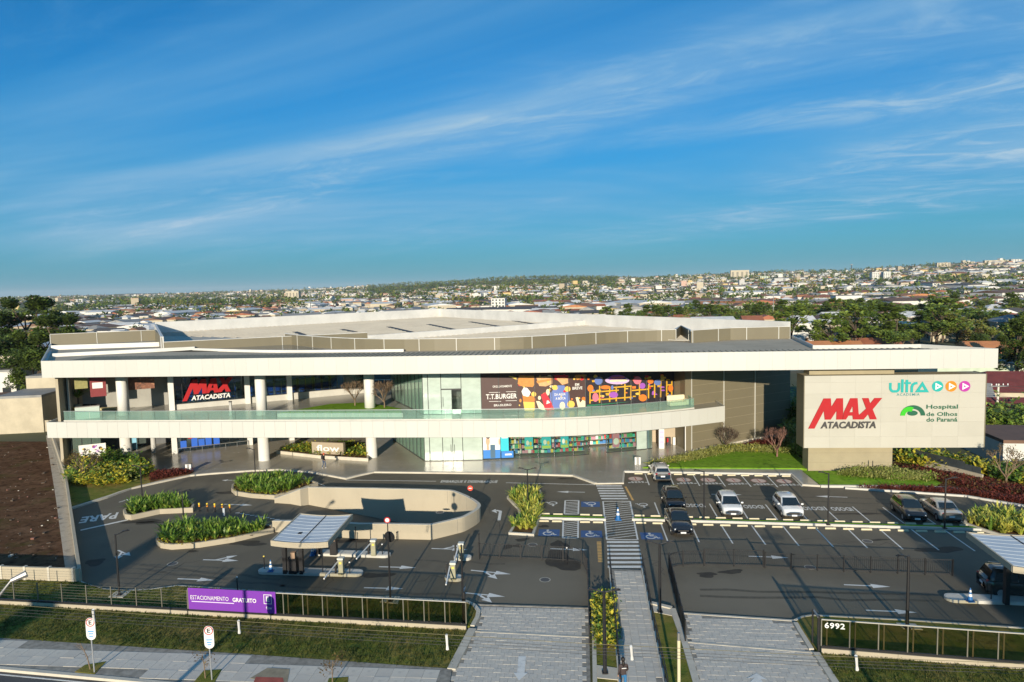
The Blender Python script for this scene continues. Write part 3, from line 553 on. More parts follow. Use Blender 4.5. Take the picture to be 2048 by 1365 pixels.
def stain(px, rx, ry, m=PUD, name='wet_patch'):
    q = P(*px); n = 22; ph = [r4.uniform(0, 6.3) for _ in range(3)]
    pts = []
    for k in range(n):
        a = 2 * math.pi * k / n; f = 1 + .22 * math.sin(2 * a + ph[0]) + .16 * math.sin(3 * a + ph[1]) + .10 * math.sin(5 * a + ph[2]); pts.append((q.x + rx * f * math.cos(a), q.y + ry * f * math.sin(a)))
    mpoly(pts, name, m, ZM - .002)
for px, rx, ry in (((1120, 1090), .65, .8), ((1122, 1121), 1.05, 2.0), ((1088, 1053), .35, .35), ((1414, 1150), .75, .38), ((1463, 1144), .75, .38), ((1044, 1080), .5, .35), ((1035, 1092), .4, .3), ((285, 1043), 1.6, .5), ((300, 1046), 1.2, .4), ((1130, 958), .9, .25),
                   ((497, 1087), 1.4, .55), ((720, 1082), 1.2, .35), ((690, 1082), .8, .4), ((385, 1103), .5, .2), ((750, 1151), 1.2, .45), ((1718, 1028), 1.8, .25), ((460, 985), 1.4, .5), ((1880, 1100), 1.5, .6), ((1016, 1094), .35, .5), ((190, 1125), .8, .6), ((1760, 1080), .7, .2)): stain(px, rx, ry)
CRK = mat('asphalt_crack', (.045, .042, .038), .9); TYR = mat('tyre_mark', (.112, .099, .073), .85, var=.3, scale=3)
def crack(px0, px1, w, m, name, wob=.35, n=12):
    a, c = Vector(P2(*px0)), Vector(P2(*px1)); d = (c - a); nn = Vector((-d.y, d.x)).normalized(); pts = [a + d * (k / n) + nn * (r4.gauss(0, wob) if 0 < k < n else 0) for k in range(n + 1)]
    MB().wall(pts, w, ZM - .0055, ZM - .0035).build(name, m, lot)
for a, c in (((300, 1150), (470, 1105)), ((640, 1180), (700, 1125)), ((960, 990), (1000, 1060)), ((1290, 1090), (1330, 1150)), ((1600, 1080), (1840, 1096)), ((1380, 980), (1600, 985)), ((830, 1165), (930, 1140)), ((1690, 1015), (1780, 1030)), ((720, 958), (900, 956))): crack(a, c, .035, CRK, 'crack')
for a, c in (((280, 1130), (560, 1160)), ((290, 1140), (570, 1172)), ((560, 1172), (930, 1192)), ((830, 1120), (1010, 1128)), ((1400, 1180), (1870, 1190)), ((1400, 1192), (1880, 1203)), ((1300, 985), (1780, 1000)), ((1310, 993), (1790, 1008)), ((1320, 1108), (1880, 1125))): crack(a, c, .30, TYR, 'tyre_mark', .12, 8)
for px in ((1240, 1160), (1065, 1090), (880, 1025), (345, 1128), (1620, 1135), (1735, 1083), (1090, 1160)):
    q = P(*px); MB().disc((q.x, q.y, ZM - .001), .32, 18).build('manhole_cover', mat('iron_cover', (.09, .088, .085), .6), lot); ring((q.x, q.y), .38, .05, ZM).build('cover_rim', CONC, lot)
arrow_m = ROADW
q = P(1040, 1338, .08); MB().flat([P2(1037, 1313, .08), P2(1052, 1313, .08), P2(1049, 1346, .08), P2(1056, 1346, .08), P2(1038, 1362, .08), P2(1027, 1346, .08), P2(1034, 1346, .08)], .084).build('arrow', ROADW, bpy.data.objects['driveway'])
MB().flat([P2(1500, 1365, .08), P2(1509, 1356, .08), P2(1492, 1358, .08), P2(1513, 1347, .08), P2(1535, 1360, .08), P2(1522, 1359, .08), P2(1526, 1366, .08)], .084).build('arrow', ROADW, bpy.data.objects['driveway.001'])
# ------------------------------------------------------------------ median and wheel stops
flatpoly('median', [(1078, 1033), (1209, 1037), (1209, 1041.5), (1078, 1038)], .14, GRASSB, 'narrow grass median beside the strap-leaved planter')
flatpoly('median', [(1267, 1037.5), (1400, 1041), (1520, 1044), (1962, 1057), (1962, 1061), (1520, 1047.5), (1267, 1041)], .14, GRASSB, 'long narrow grass median between the parking rows')
kerb([(1076, 1038.8), (1210, 1042), (1211, 1037)], .14, .19, m=WHITE); kerb([(1266, 1037), (1266, 1041.5), (1520, 1048.5), (1962, 1062)], .16, .19, m=WHITE)
STOPM = layered('wheel_stop_paint', (.62, .55, .37), [((.53, .46, .30), 1.5, .45, .65, (1, 1, 1), .8), ((.3, .27, .2), 5, .62, .76, (1, 1, 1), .6)], rough=.75, bump=.1)
sm = MB(); sm.add([(-.42, -.09, 0), (.42, -.09, 0), (.42, .09, 0), (-.42, .09, 0), (-.40, -.05, .12), (.40, -.05, .12), (.40, .05, .12), (-.40, .05, .12)], [(0, 1, 5, 4), (1, 2, 6, 5), (2, 3, 7, 6), (3, 0, 4, 7), (4, 5, 6, 7)])
sme = bpy.data.meshes.new('wheel_stop'); sme.from_pydata(sm.v, [], sm.f); sme.materials.append(STOPM); sme.update()
def stops(pxs, row):
    for k, px in enumerate(pxs):
        o = inst('wheel_stop', sme); q = P(*px); o.location = (q.x, q.y, .002); o.rotation_euler = (0, 0, SITE + r4.uniform(-.02, .02))
        tag(o, '%s cream wheel stop from the left %s' % (ORD[k], row), 'wheel stop', 'wheel stops ' + row)
def along(a, c, step, skip=()):
    A, B_ = P(*a), P(*c); n = int((B_ - A).length / step); return [proj(A.lerp(B_, k / n)) for k in range(n + 1) if k not in skip]
stops([(1088, 1043.5), (1114, 1044), (1170, 1045.5), (1196, 1046)], 'below the short grass median')
stops([(1090, 1029), (1116, 1030), (1170, 1031), (1195, 1032)], 'above the short grass median')
stops(along((1282, 1047), (1956, 1067), 1.29), 'below the long grass median')
stops(along((1279, 1032.5), (1930, 1052), 1.29), 'above the long grass median')
stops(along((1277, 948.5), (1572, 953.5), 1.30), 'at the forecourt kerb')
# ------------------------------------------------------------------ the mall
E1 = Vector((math.cos(R(26)), math.sin(R(26)))); E2 = Vector((-math.sin(R(26)), math.cos(R(26))))
FL = Vector((-53.14, 76.71)); FR = Vector((47.89, 66.96)); UF = (FR - FL).normalized(); NF = Vector((-UF.y, UF.x)); FLEN = (FR - FL).length; FANG = math.atan2(UF.y, UF.x)
def BP(u, v=0.0): q = FL + UF * u + NF * v; return (q.x, q.y)
FZ0, FZ1 = 10.87, 12.78
mall = thing('shopping_mall', 'wide two-storey mall with white bands, glass fronts and a flat roof', 'building', (-10, 80, 0))
SOFF = mat('soffit_panel', (.55, .53, .47), .55, var=.1, scale=.4)
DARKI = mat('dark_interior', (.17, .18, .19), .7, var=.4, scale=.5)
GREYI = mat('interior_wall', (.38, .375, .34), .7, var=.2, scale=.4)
# upper roof plate: front canopy
right_back = [BP(FLEN - .02, .12), BP(97.0, 5.6), BP(86, 6.0)]
P_Wl = P2(103, 692, 12.4)
can = [BP(0.05, .12)] + right_back + [(36.2, 88.5), (34, 92), (-18, 112), (-58, 112), P_Wl]
MB().prism(can, FZ0 + .03, 12.38).build('roof_slab', SOFF, mall)
MB().flat([BP(.3, .3), BP(100.2, .3), BP(96.8, 5.3), BP(86, 5.7), (35.8, 88.3), (33.6, 91.6), (-18, 111.5), (-57, 111.5), (P_Wl[0] + .4, P_Wl[1])], 12.40).build('roof_sheet', ROOFD, mall)
ribs = MB()
for k in range(165):
    u = .8 + k * .6; v1 = 7.5 if u < 60 else 5.0
    if u > 95.5: v1 = max(.5, (100.4 - u) * 1.1)
    a, c = BP(u, .45), BP(u, v1); ribs.wall([a, c], .16, 12.402, 12.50)
ribs.build('roof_ribs', ROOFD, mall)['kind'] = 'stuff'
fp = []
for m in (PANEL, PANELB):
    w, h = FLEN / 80 - .006, FZ1 - FZ0; mb = MB(); mb.box((0, 0, 0), (w, .10, h)); me = bpy.data.meshes.new('fascia_panel'); me.from_pydata(mb.v, [], mb.f); me.materials.append(m); me.update(); fp.append(me)
rp_ = random.Random(4)
MB().wall([BP(.02, .12), BP(FLEN - .02, .12)], .10, FZ0 + .02, FZ1 - .01).build('fascia_frame', JOINT, mall)
for k in range(80):
    o = inst('fascia_panel', fp[0] if rp_.random() < .62 else fp[1], mall); q = BP((k + .5) * FLEN / 80, 0.01); o.location = (q[0] + 10, q[1] - 80, (FZ0 + FZ1) / 2); o.rotation_euler = (0, 0, FANG)
MB().wall([BP(0, .02), P_Wl], .12, FZ0, FZ1).build('fascia_return', PANELB, mall)
MB().wall([BP(FLEN, .05), BP(97.0, 5.75), BP(86, 6.2), (36.4, 88.4)], .14, FZ0, FZ1).build('rear_fascia', PANELB, mall)
MB().wall([BP(.2, .6), BP(94, .6)], .12, 12.41, 12.55).build('gutter', WHITEM, mall)
for a, c, z1 in (((104, 700), (324, 693), 13.05), ((106, 714), (390, 700), 12.85)):
    MB().wall([P2(*a, 12.42), P2(*c, 12.42)], .5, 12.41, z1).build('roof_beam', WHITEM, mall)
MB().wall(smooth_path([P2(387, 701, 12.42), P2(520, 705, 12.42), P2(660, 705, 12.42), P2(808, 703.5, 12.42)], 4), .35, 12.41, 12.72).build('roof_kerb', WHITEM, mall)
MB().flat([P2(330, 704, 12.42), P2(390, 700, 12.42), P2(560, 702, 12.42), P2(650, 699, 12.42), P2(580, 690, 12.42), P2(560, 690, 12.42)], 12.43).build('roof_light', mat('roof_glazing', (.10, .14, .17), .12, var=.4, scale=.5), mall)
# main roof
WC, NW, NC, EC = P2(326, 702, 12.4), P2(310, 645, 14.6), P2(880, 618, 14.6), P2(1567, 648, 14.6)
curve_px = [(572, 688), (620, 694), (700, 700), (810, 702.5), (1000, 700), (1120, 693.5), (1211, 687), (1290, 683.5), (1350, 682)]
front = smooth_path([P2(x, y, 12.4) for x, y in curve_px], 3)
front2 = [P2(1384, 686, 12.4), P2(1460, 680.5, 12.4), (36.0, 88.3)]
ST0, ST1 = P2(328, 703, 12.4), P2(735, 682, 12.4)
main_poly = [WC, NW, NC, (36.0, 88.3), front2[1], front2[0], front[-1]] + front[::-1][1:-8] + [ST1]
MB().flat(main_poly, 12.48).build('main_roof', ROOFM, mall)
rib = MB()
nwv, ncv, ecv = Vector(NW), Vector(NC), Vector((36, 88.3)); dr = (Vector(ST1) - Vector(ST0)).normalized()
ev = (ncv - nwv).normalized(); fv = Vector((-ev.y, ev.x)) * -1
for k in range(150):
    a = nwv + ev * (k * 1.0 - 20) + fv * .5; c = a + fv * 95
    # clip the rib to the sheet area
    pts = [a + (c - a) * (i / 60) for i in range(61)]; ins = [q for q in pts if inside((q.x, q.y), main_poly) and q.dot(Vector((.50, .87))) > Vector(ST1).dot(Vector((.50, .87))) - 2]
    if len(ins) > 2: rib.wall([ins[0], ins[-1]], .34, 12.482, 12.60)
rib.build('main_roof_ribs', ROOFM, mall)['kind'] = 'stuff'
for a, c in (((590, 664), (608, 670)), ((684, 659), (710, 664)), ((777, 654), (834, 667)), ((857, 649), (922, 662)), ((940, 644), (1010, 655)), ((1015, 640), (1095, 653))):
    MB().wall([P2(*a, 12.6), P2(*c, 12.6)], .9, 12.5, 12.62).build('roof_gap', mat('roof_vent_dark', (.06, .058, .052), .7), mall)
MB().wall([NW, NC, (36.0, 88.3)], .35, 12.0, 14.6).build('far_parapet', WHITEM, mall)
MB().wall([WC, NW], .35, 12.0, 14.3).build('west_parapet', WHITEM, mall)
for k in range(0):
    pass
def parapet(path, z0, z1, step, name='parapet_panel'):
    L_ = 0
    pts = [Vector(p) for p in path]; segs = []
    cur = [pts[0]]; acc = 0
    for a, c in zip(pts, pts[1:]):
        d = (c - a).length; pos = 0
        while acc + d - pos >= step:
            t = (pos + step - acc) / d; q = a.lerp(c, t); cur.append(q); segs.append(cur); cur = [q]; pos = pos + step - acc; acc = 0
        cur.append(c); acc += d - pos
    if len(cur) > 1 and (cur[-1] - cur[0]).length > .3: segs.append(cur)
    for s in segs:
        MB().wall(s, .22, z0, z1).build(name, TAUPE, mall)
        q = s[0]; d = s[1] - s[0]; nn = Vector((d.y, -d.x)).normalized() * .13
        MB().box((q.x + nn.x, q.y + nn.y, (z0 + z1) / 2), (.09, .07, z1 - z0 + .02), math.atan2(d.y, d.x)).build('fin', PANELB, mall)
    MB().wall(path, .30, z1, z1 + .06).build('coping', WHITEM, mall)
parapet(front, 12.41, 13.85, 4.6); parapet([front[-1], P2(1362, 672, 12.4), front2[0]], 12.41, 13.85, 9); parapet(front2, 12.41, 13.95, 4.2)
parapet([ST0, ST1], 12.41, 13.6, 15); parapet([P2(102, 692, 12.4), P2(312, 682, 12.4)], 12.41, 14.15, 6.2)
MB().wall([P2(312, 682, 12.4), WC], .22, 12.41, 14.2).build('parapet_panel', TAUPE, mall)
MB().wall([P2(737, 683, 12.6), P2(1202, 648, 12.6)], .4, 12.49, 13.45).build('roof_divider', WHITEM, mall)
MB().flat([P2(740, 684, 12.6)] + [p for p in front[8:]] + [front2[0], front2[1], (35.5, 88.2), P2(1202, 648, 12.6)], 12.52).build('roof_membrane', mat('roof_membrane', (.58, .55, .48), .7, var=.2, scale=.2), mall)
vent = thing('roof_vent', 'bent grey exhaust pipe standing on the mall roof', 'vent', P(1147, 648, 12.5))
q = P(1147, 648, 12.5); MB().tube([(q.x, q.y, 12.5), (q.x, q.y, 14.0), (q.x + .3, q.y - .4, 14.4), (q.x + 1.0, q.y - 1.0, 14.3)], .45, 10).build('pipe', GREYM, vent, smooth=True)
q2 = P(1205, 648, 12.5); ac = thing('roof_hatch', 'small steel frame and box on the mall roof', 'roof equipment', (q2.x, q2.y, 12.5))
MB().box((q2.x + 1.2, q2.y, 12.75), (2.4, 1.6, .35)).build('box', GREYM, ac)
for dx, dy in ((-.8, -.6), (.6, -.6), (.6, .6), (-.8, .6)): MB().tube([(q2.x + dx, q2.y + dy, 12.5), (q2.x + dx, q2.y + dy, 14.3)], .05, 5).build('post', GREYM, ac)
MB().wall([(q2.x - .8, q2.y - .6), (q2.x + .6, q2.y - .6), (q2.x + .6, q2.y + .6), (q2.x - .8, q2.y + .6)], .06, 14.2, 14.3, closed=True).build('rail', GREYM, ac)
# first floor slab with curved band
BAND = [(-53.0, 76.62)] + [tuple(Vector((-53.0, 76.62)).lerp(Vector((-1.5, 71.62)), t)) for t in (.25, .5, .75, 1)] + smooth_path([(-1.5, 71.62), (4.0, 71.45), (9.4, 72.0), (14.9, 73.55), (20, 75.4), (24.1, 77.2)], 5)[1:]
ANG26 = E1
SA = Vector((-42.9, 84.3)); S0 = SA - E1 * 10.5; INC = SA + E1 * 25.0                 # store front line, its left end and the inner corner
C0 = Vector((-10.34, 77.32))
slab = BAND + [(24.4, 81.0), (20.0, 92), (-18, 100), (-56, 92)]
MB().prism(slab, 4.05, 5.55).build('floor_slab', SOFF, mall)
FLO2 = layered('balcony_floor', (.36, .35, .31), [((.28, .27, .24), .2, .45, .65, (1, 1, 1), .8)], rough=.25, bump=.02)
MB().flat([(p[0], p[1] + .25) for p in BAND] + [(24.2, 80.8), (19.9, 91.8), (-18, 99.8), (-55.8, 91.8)], 5.56).build('balcony_floor', FLO2, mall)
def seglen(path): return [(Vector(b_) - Vector(a)).length for a, b_ in zip(path, path[1:])]
def at_len(path, s):
    for a, c in zip(path, path[1:]):
        d = (Vector(c) - Vector(a)).length
        if s <= d: return Vector(a).lerp(Vector(c), s / d)
        s -= d
    return Vector(path[-1])
TL = sum(seglen(BAND)); NB = 64
for k in range(NB):
    a, c = at_len(BAND, k * TL / NB + .006), at_len(BAND, (k + 1) * TL / NB - .006)
    MB().wall([a, c], .12, 4.0, 5.80).build('band_panel', PANEL if rp_.random() < .6 else PANELB, mall)
MB().wall([(BAND[0][0] + .05, BAND[0][1]), (-55.5, 91.5)], .12, 4.0, 5.8).build('band_return', PANELB, mall); MB().wall([BAND[-1], (24.3, 80.9)], .12, 4.0, 5.8).build('band_return', PANELB, mall)
# balcony glass
GLB = glass('balustrade_glass', (.86, .96, .92), .04, sunlit_mix=(.42, .62, .55, .16))  # pale teal share imitates the sunlit look of the panes
rail_path = [(p[0], p[1] + 1.35) for p in BAND if p[0] < 19.5]; rail_path[0] = (rail_path[0][0] + 1.1, rail_path[0][1]); rail_path.append((20.6, 77.1))
bal = thing('glass_balustrade', 'green-tinted glass railing along the upper balcony', 'railing', (rail_path[6][0], rail_path[6][1], 5.55))
RL = sum(seglen(rail_path)); n = 46
for k in range(n):
    a, c = at_len(rail_path, k * RL / n + .02), at_len(rail_path, (k + 1) * RL / n - .02); MB().wall([a, c], .02, 5.72, 6.75).build('glass_pane', GLB, bal)
MB().wall(rail_path, .16, 5.57, 5.74).build('base_rail', WHITE, bal); MB().wall(rail_path, .05, 6.752, 6.80).build('top_rail', mat('pale_steel', (.6, .64, .66), .3, metal=.7), bal)
for k in range(4): q = Vector((20.6, 77.1 + .93 * (k + .5))); MB().box((20.6, q.y, 6.23), (.02, .88, 1.05)).build('glass_pane', GLB, bal)
# round columns
COLW = mat('column_white', (.76, .75, .71), .45, var=.06, scale=.6)
col_px = [(248, 923), (525, 925), (742, 919)]
for px in col_px:
    q = P(*px); q = Vector((q.x, q.y + .62)); MB().lathe((q.x, q.y, .1), [(.66, 0), (.66, .02), (.64, .03), (.64, 3.95)], 24).build('column', COLW, mall, smooth=True)
    MB().lathe((q.x, q.y, 5.5), [(.62, 0), (.62, 5.4)], 24).build('column', COLW, mall, smooth=True)
# store front on the left, running back to the inner corner
GLD = glass('shop_glass', (.62, .70, .72), .10); GLG = glass('green_glass', (.84, .94, .89), .08, sunlit_mix=(.45, .6, .54, .12)); GLW = glass('film_glass', (.86, .92, .88), .10)
MULL = mat('dark_mullion', (.03, .033, .036), .4)
FILM = mat('white_window_film', (.47, .57, .52), .25, var=.16, scale=.7, streak=(1, 1, 2), coat=.6)
def pane_wall(a, c, z0, z1, n, m, frame=.06, name='window', mull=MULL, top=True):
    a, c = Vector(a), Vector(c); d = (c - a); ang = math.atan2(d.y, d.x); w = d.length / n
    for k in range(n):
        q = a + d * ((k + .5) / n); MB().box((q.x, q.y, (z0 + z1) / 2), (w - frame - .004, .03, z1 - z0 - 2 * frame), ang).build(name, m, mall)
        q = a + d * (k / n); MB().box((q.x, q.y, (z0 + z1) / 2), (frame, .09, z1 - z0), ang).build('mullion', mull, mall)
    for z in (z0 + frame / 2, z1 - frame / 2): q = (a + c) / 2; MB().box((q.x, q.y, z), (d.length - .01, .085, frame - .004), ang).build('transom', mull, mall)
def along_px(a, c, px):                     # point of segment a-c seen at picture column px (ground level)
    lo, hi = 0.0, 1.0; a, c = Vector(a), Vector(c); s = 1 if proj((c.x, c.y, 0))[0] > proj((a.x, a.y, 0))[0] else -1
    for _ in range(40):
        m = (lo + hi) / 2; q = a.lerp(c, m)
        if (proj((q.x, q.y, 0))[0] - px) * s < 0: lo = m
        else: hi = m
    return a.lerp(c, m)
for px in (350, 500, 583):
    q = along_px(SA - E1 * 2, INC, px) - E2 * .35
    for z0, z1 in ((.1, 4.05), (5.56, 10.9)): MB().box((q.x, q.y, (z0 + z1) / 2), (.62, .62, z1 - z0), R(26)).build('pillar', COLW, mall)
q = along_px(S0, SA, 262) - E2 * .35; MB().box((q.x, q.y, 8.2), (.5, .5, 5.3), R(26)).build('pillar', PANELB, mall)
sg = [S0, along_px(S0, SA, 205), along_px(S0, SA, 250), SA, along_px(SA, INC, 440), along_px(SA, INC, 500), along_px(SA, INC, 583), INC]
pane_wall(sg[0], sg[1], .12, 4.05, 3, GLG, name='window'); pane_wall(sg[3], sg[4], .12, 4.05, 4, GLD); pane_wall(sg[4], sg[5], .12, 4.05, 3, GLD); pane_wall(sg[5], INC, .12, 4.05, 6, GLD)
pane_wall(sg[3], sg[5], 6.2, 10.9, 6, GLD); pane_wall(sg[5], sg[6], 6.3, 10.9, 3, GLD); pane_wall(sg[6], INC, 6.4, 10.9, 5, GLD)
for a, c, z in ((sg[3], sg[5], 6.2), (sg[5], sg[6], 6.3), (sg[6], INC, 6.4)): MB().wall([a - E2 * .15, c - E2 * .15], .3, 5.56, z).build('plinth', WHITE, mall)
# interior behind the store fronts
def room(a, c, depth, z0, z1, m): a, c = Vector(a), Vector(c); MB().wall([a + E2 * .2, a + E2 * depth, c + E2 * depth, c + E2 * .2], .15, z0, z1).build('interior_wall', m, mall)
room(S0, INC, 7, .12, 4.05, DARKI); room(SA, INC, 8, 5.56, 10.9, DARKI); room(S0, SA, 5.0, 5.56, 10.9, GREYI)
r5 = random.Random(21)
BLUE = mat('equipment_blue', (.03, .13, .60), .4); STEEL = mat('equipment_steel', (.4, .42, .42), .35, metal=.7)
def machine(q, z, k):
    t = thing('exercise_machine', '%s exercise machine from the left behind the upper store glass' % ORD[k], 'exercise machine', (q.x, q.y, z), R(26), 'exercise machines behind the upper glass')
    MB().box((0, 0, .12), (1.1, .7, .16)).build('base', STEEL, t, local=True); MB().box((0, .2, 1.25), (.75, .12, 2.1)).build('panel', BLUE, t, local=True)
    MB().tube([(-.45, -.25, .2), (-.45, .1, 1.9), (.45, .1, 1.9), (.45, -.25, .2)], .05, 6).build('frame', STEEL, t, local=True); MB().box((0, -.15, .6), (.45, .4, .12)).build('seat', BLACK, t, local=True)
for k, px in enumerate((366, 386, 410, 432, 452, 474, 508, 520, 534, 548, 563, 575, 596, 612, 628, 644, 660, 676, 692)):
    q = along_px(SA, INC, px) + E2 * r5.uniform(1.0, 2.2); machine(q, 6.0 if px > 0 else 0, k)
for k in range(10):
    q = SA + E1 * (1.5 + 2.3 * k) + E2 * 1.8; 
    MB().wall([q, q + E1 * 1.6], .06, 9.2, 9.26).build('light_strip', STEEL, mall)
# red and blue posters on the ground floor store glass
for k, px in enumerate((362, 384, 398, 412, 428)):
    a, c = along_px(SA, INC, px), along_px(SA, INC, px + 12); a -= E2 * .1; c -= E2 * .1; MB().wall([a, c], .02, .5, 1.5 + .25 * (k % 2)).build('window_decal', BLUE, mall)
for k, px in enumerate((378, 407, 446, 476)):
    a, c = along_px(SA, INC, px), along_px(SA, INC, px + 8); a -= E2 * .14; c -= E2 * .14; MB().wall([a, c], .02, 1.7, 2.5).build('window_decal', RED, mall)
a, c = along_px(SA, INC, 357) - E2 * .8, along_px(SA, INC, 496) - E2 * .8
hr = thing('barrier_rail', 'steel trolley rail along the ground-floor store front', 'railing', (a.x, a.y, .12))
MB().tube([(a.x, a.y, .75), (c.x, c.y, .75)], .05, 6).build('rail', STEEL, hr)
for k in range(7): q = a.lerp(c, k / 6); MB().tube([(q.x, q.y, .12), (q.x, q.y, .75)], .035, 6).build('post', STEEL, hr)
# posters on the recessed upper wall at the left
MAROON = mat('poster_maroon', (.22, .025, .03), .6, var=.15, scale=2); FOOD = layered('poster_food', (.20, .08, .045), [((.45, .22, .12), 1.5, .5, .62, (1, 1, 1), .9), ((.06, .03, .02), 2.2, .5, .6, (1, 1, 1), .8), ((.5, .42, .36), 3, .64, .72, (1, 1, 1), .8)], rough=.6, bump=0)
def wposter(name, label, pa, pb, z0, z1, m, off=.4):
    a, c = along_px(S0, INC, pa) + E2 * off, along_px(S0, INC, pb) + E2 * off; t = thing(name, label, 'poster', (a.x, a.y, z0)); MB().wall([a, c], .04, z0, z1).build('print', m, t); return t, a, c
t, a, c = wposter('wall_poster', 'maroon poster with a white plate on the upper left wall', 190, 222, 7.9, 10.8, MAROON); a2, c2 = a.lerp(c, .15) - E2 * .04, a.lerp(c, .8) - E2 * .04; MB().wall([a2, c2], .02, 8.9, 9.6).build('label', SIGNW, t)
wposter('wall_poster', 'brown food photograph on the upper left wall', 266, 318, 8.4, 10.8, FOOD)
wposter('wall_poster', 'pair of yellow-green panels on the upper left wall', 160, 186, 9.0, 10.5, mat('poster_olive', (.30, .28, .10), .6, var=.3, scale=3), .35)
a, c = along_px(S0, INC, 160) - E2 * .6, along_px(S0, INC, 208) - E2 * .6; ct = thing('counter', 'pale green-grey counter on the upper left balcony', 'counter', (a.x, a.y, 5.56)); MB().wall([a, c], .7, 5.56, 6.9).build('body', mat('counter_pale', (.5, .58, .52), .4), ct); MB().wall([a, c], .8, 6.9, 6.96).build('top', WHITE, ct)
# left end wall of the building
MB().wall([(-52.6, 78.2), (-55.3, 91.2)], .3, 0, 10.9).build('end_wall', WALLW, mall)
MB().wall([S0, (-53.6, 82.0)], .2, .1, 10.9).build('end_wall', GREYI, mall)
# ------------------------------------------------------------------ glazed shop block on the right
FRONT = smooth_path([tuple(C0), (-3.65, 77.24), (2.76, 77.74), (6.86, 78.3), (10.86, 79.3), (16.48, 80.9), (19.6, 82.4)], 6)
def on_front(px):
    best = None
    for a, c in zip(FRONT, FRONT[1:]):
        xa, xc = proj((*a, 0))[0], proj((*c, 0))[0]
        if xa <= px <= xc or (best is None and px < xa): return Vector(a).lerp(Vector(c), max(0, (px - xa) / (xc - xa)))
        best = None if px > xc else best
    return Vector(FRONT[-1])
def bay(px0, px1, z0, z1, m, off=0.0, name='window', th=.03, shrink=.035):
    a, c = on_front(px0), on_front(px1); d = (c - a).normalized(); nn = Vector((-d.y, d.x)) * off; return MB().wall([a + d * shrink + nn, c - d * shrink + nn], th, z0, z1).build(name, m, mall)
def mullion(px, z0, z1): q = on_front(px); MB().box((q.x, q.y, (z0 + z1) / 2), (.07, .12, z1 - z0), FANG).build('mullion', MULL, mall)
G_PX = [850, 860.5, 886.5, 926.5, 966, 1001, 1040, 1077, 1109, 1147, 1178, 1213, 1243, 1273, 1294, 1304]
U_PX = [850, 860.5, 886.5, 926.5, 966, 1001, 1037, 1072, 1106, 1139, 1172.6, 1204, 1235, 1263, 1294, 1321, 1350]
for k, (a, c) in enumerate(zip(G_PX, G_PX[1:])):
    mullion(a, .12, 4.05)
    if (a, c) == (886.5, 926.5):
        for d0, d1 in ((886.5, 906.5), (906.5, 926.5)): bay(d0, d1, .16, 3.0, FILM, name='door')
        bay(a, c, 3.12, 4.0, FILM); bay(a, c, 3.02, 3.1, MULL, name='transom', th=.1)
        for px in (903, 910): q = on_front(px); MB().box((q.x, q.y - .08, 1.5), (.05, .05, 1.1), FANG).build('door_handle', MULL, mall)
    elif (a, c) == (1178, 1213): continue
    else: bay(a, c, .2, 4.0, FILM if c < 967 else (GLG if a > 1290 else (FILM if a == 1273 else GLW)))
    bay(a, c, .12, .19, MULL, name='sill', th=.1)
mullion(1304, .12, 4.05); mullion(1178, .12, 4.05)
for k, (a, c) in enumerate(zip(U_PX, U_PX[1:])):
    mullion(a, 5.56, 10.9)
    if (a, c) == (886.5, 926.5):
        for d0, d1 in ((886.5, 907.5), (907.5, 926.5)): bay(d0, d1, 5.6, 8.35, GLW if d0 > 900 else FILM, name='door')
        bay(a, c, 8.5, 10.8, FILM); bay(a, c, 8.36, 8.48, MULL, name='transom', th=.1)
        for px in (890, 923): q = on_front(px); MB().box((q.x, q.y - .08, 7.0), (.05, .05, 1.1), FANG).build('door_handle', MULL, mall)
    elif c < 967: bay(a, c, 5.62, 10.8, FILM)
MB().wall(FRONT, .14, 10.5, 10.9).build('head_band', mat('dark_green_trim', (.06, .10, .09), .5), mall)  # dark green band along the head of the glazing
# left flank of the block
cl = C0 + E2 * 12.8
for z0, z1 in ((.12, 4.05), (5.56, 10.9)): pane_wall(cl, C0, z0, z1, 9, GLG, frame=.07)
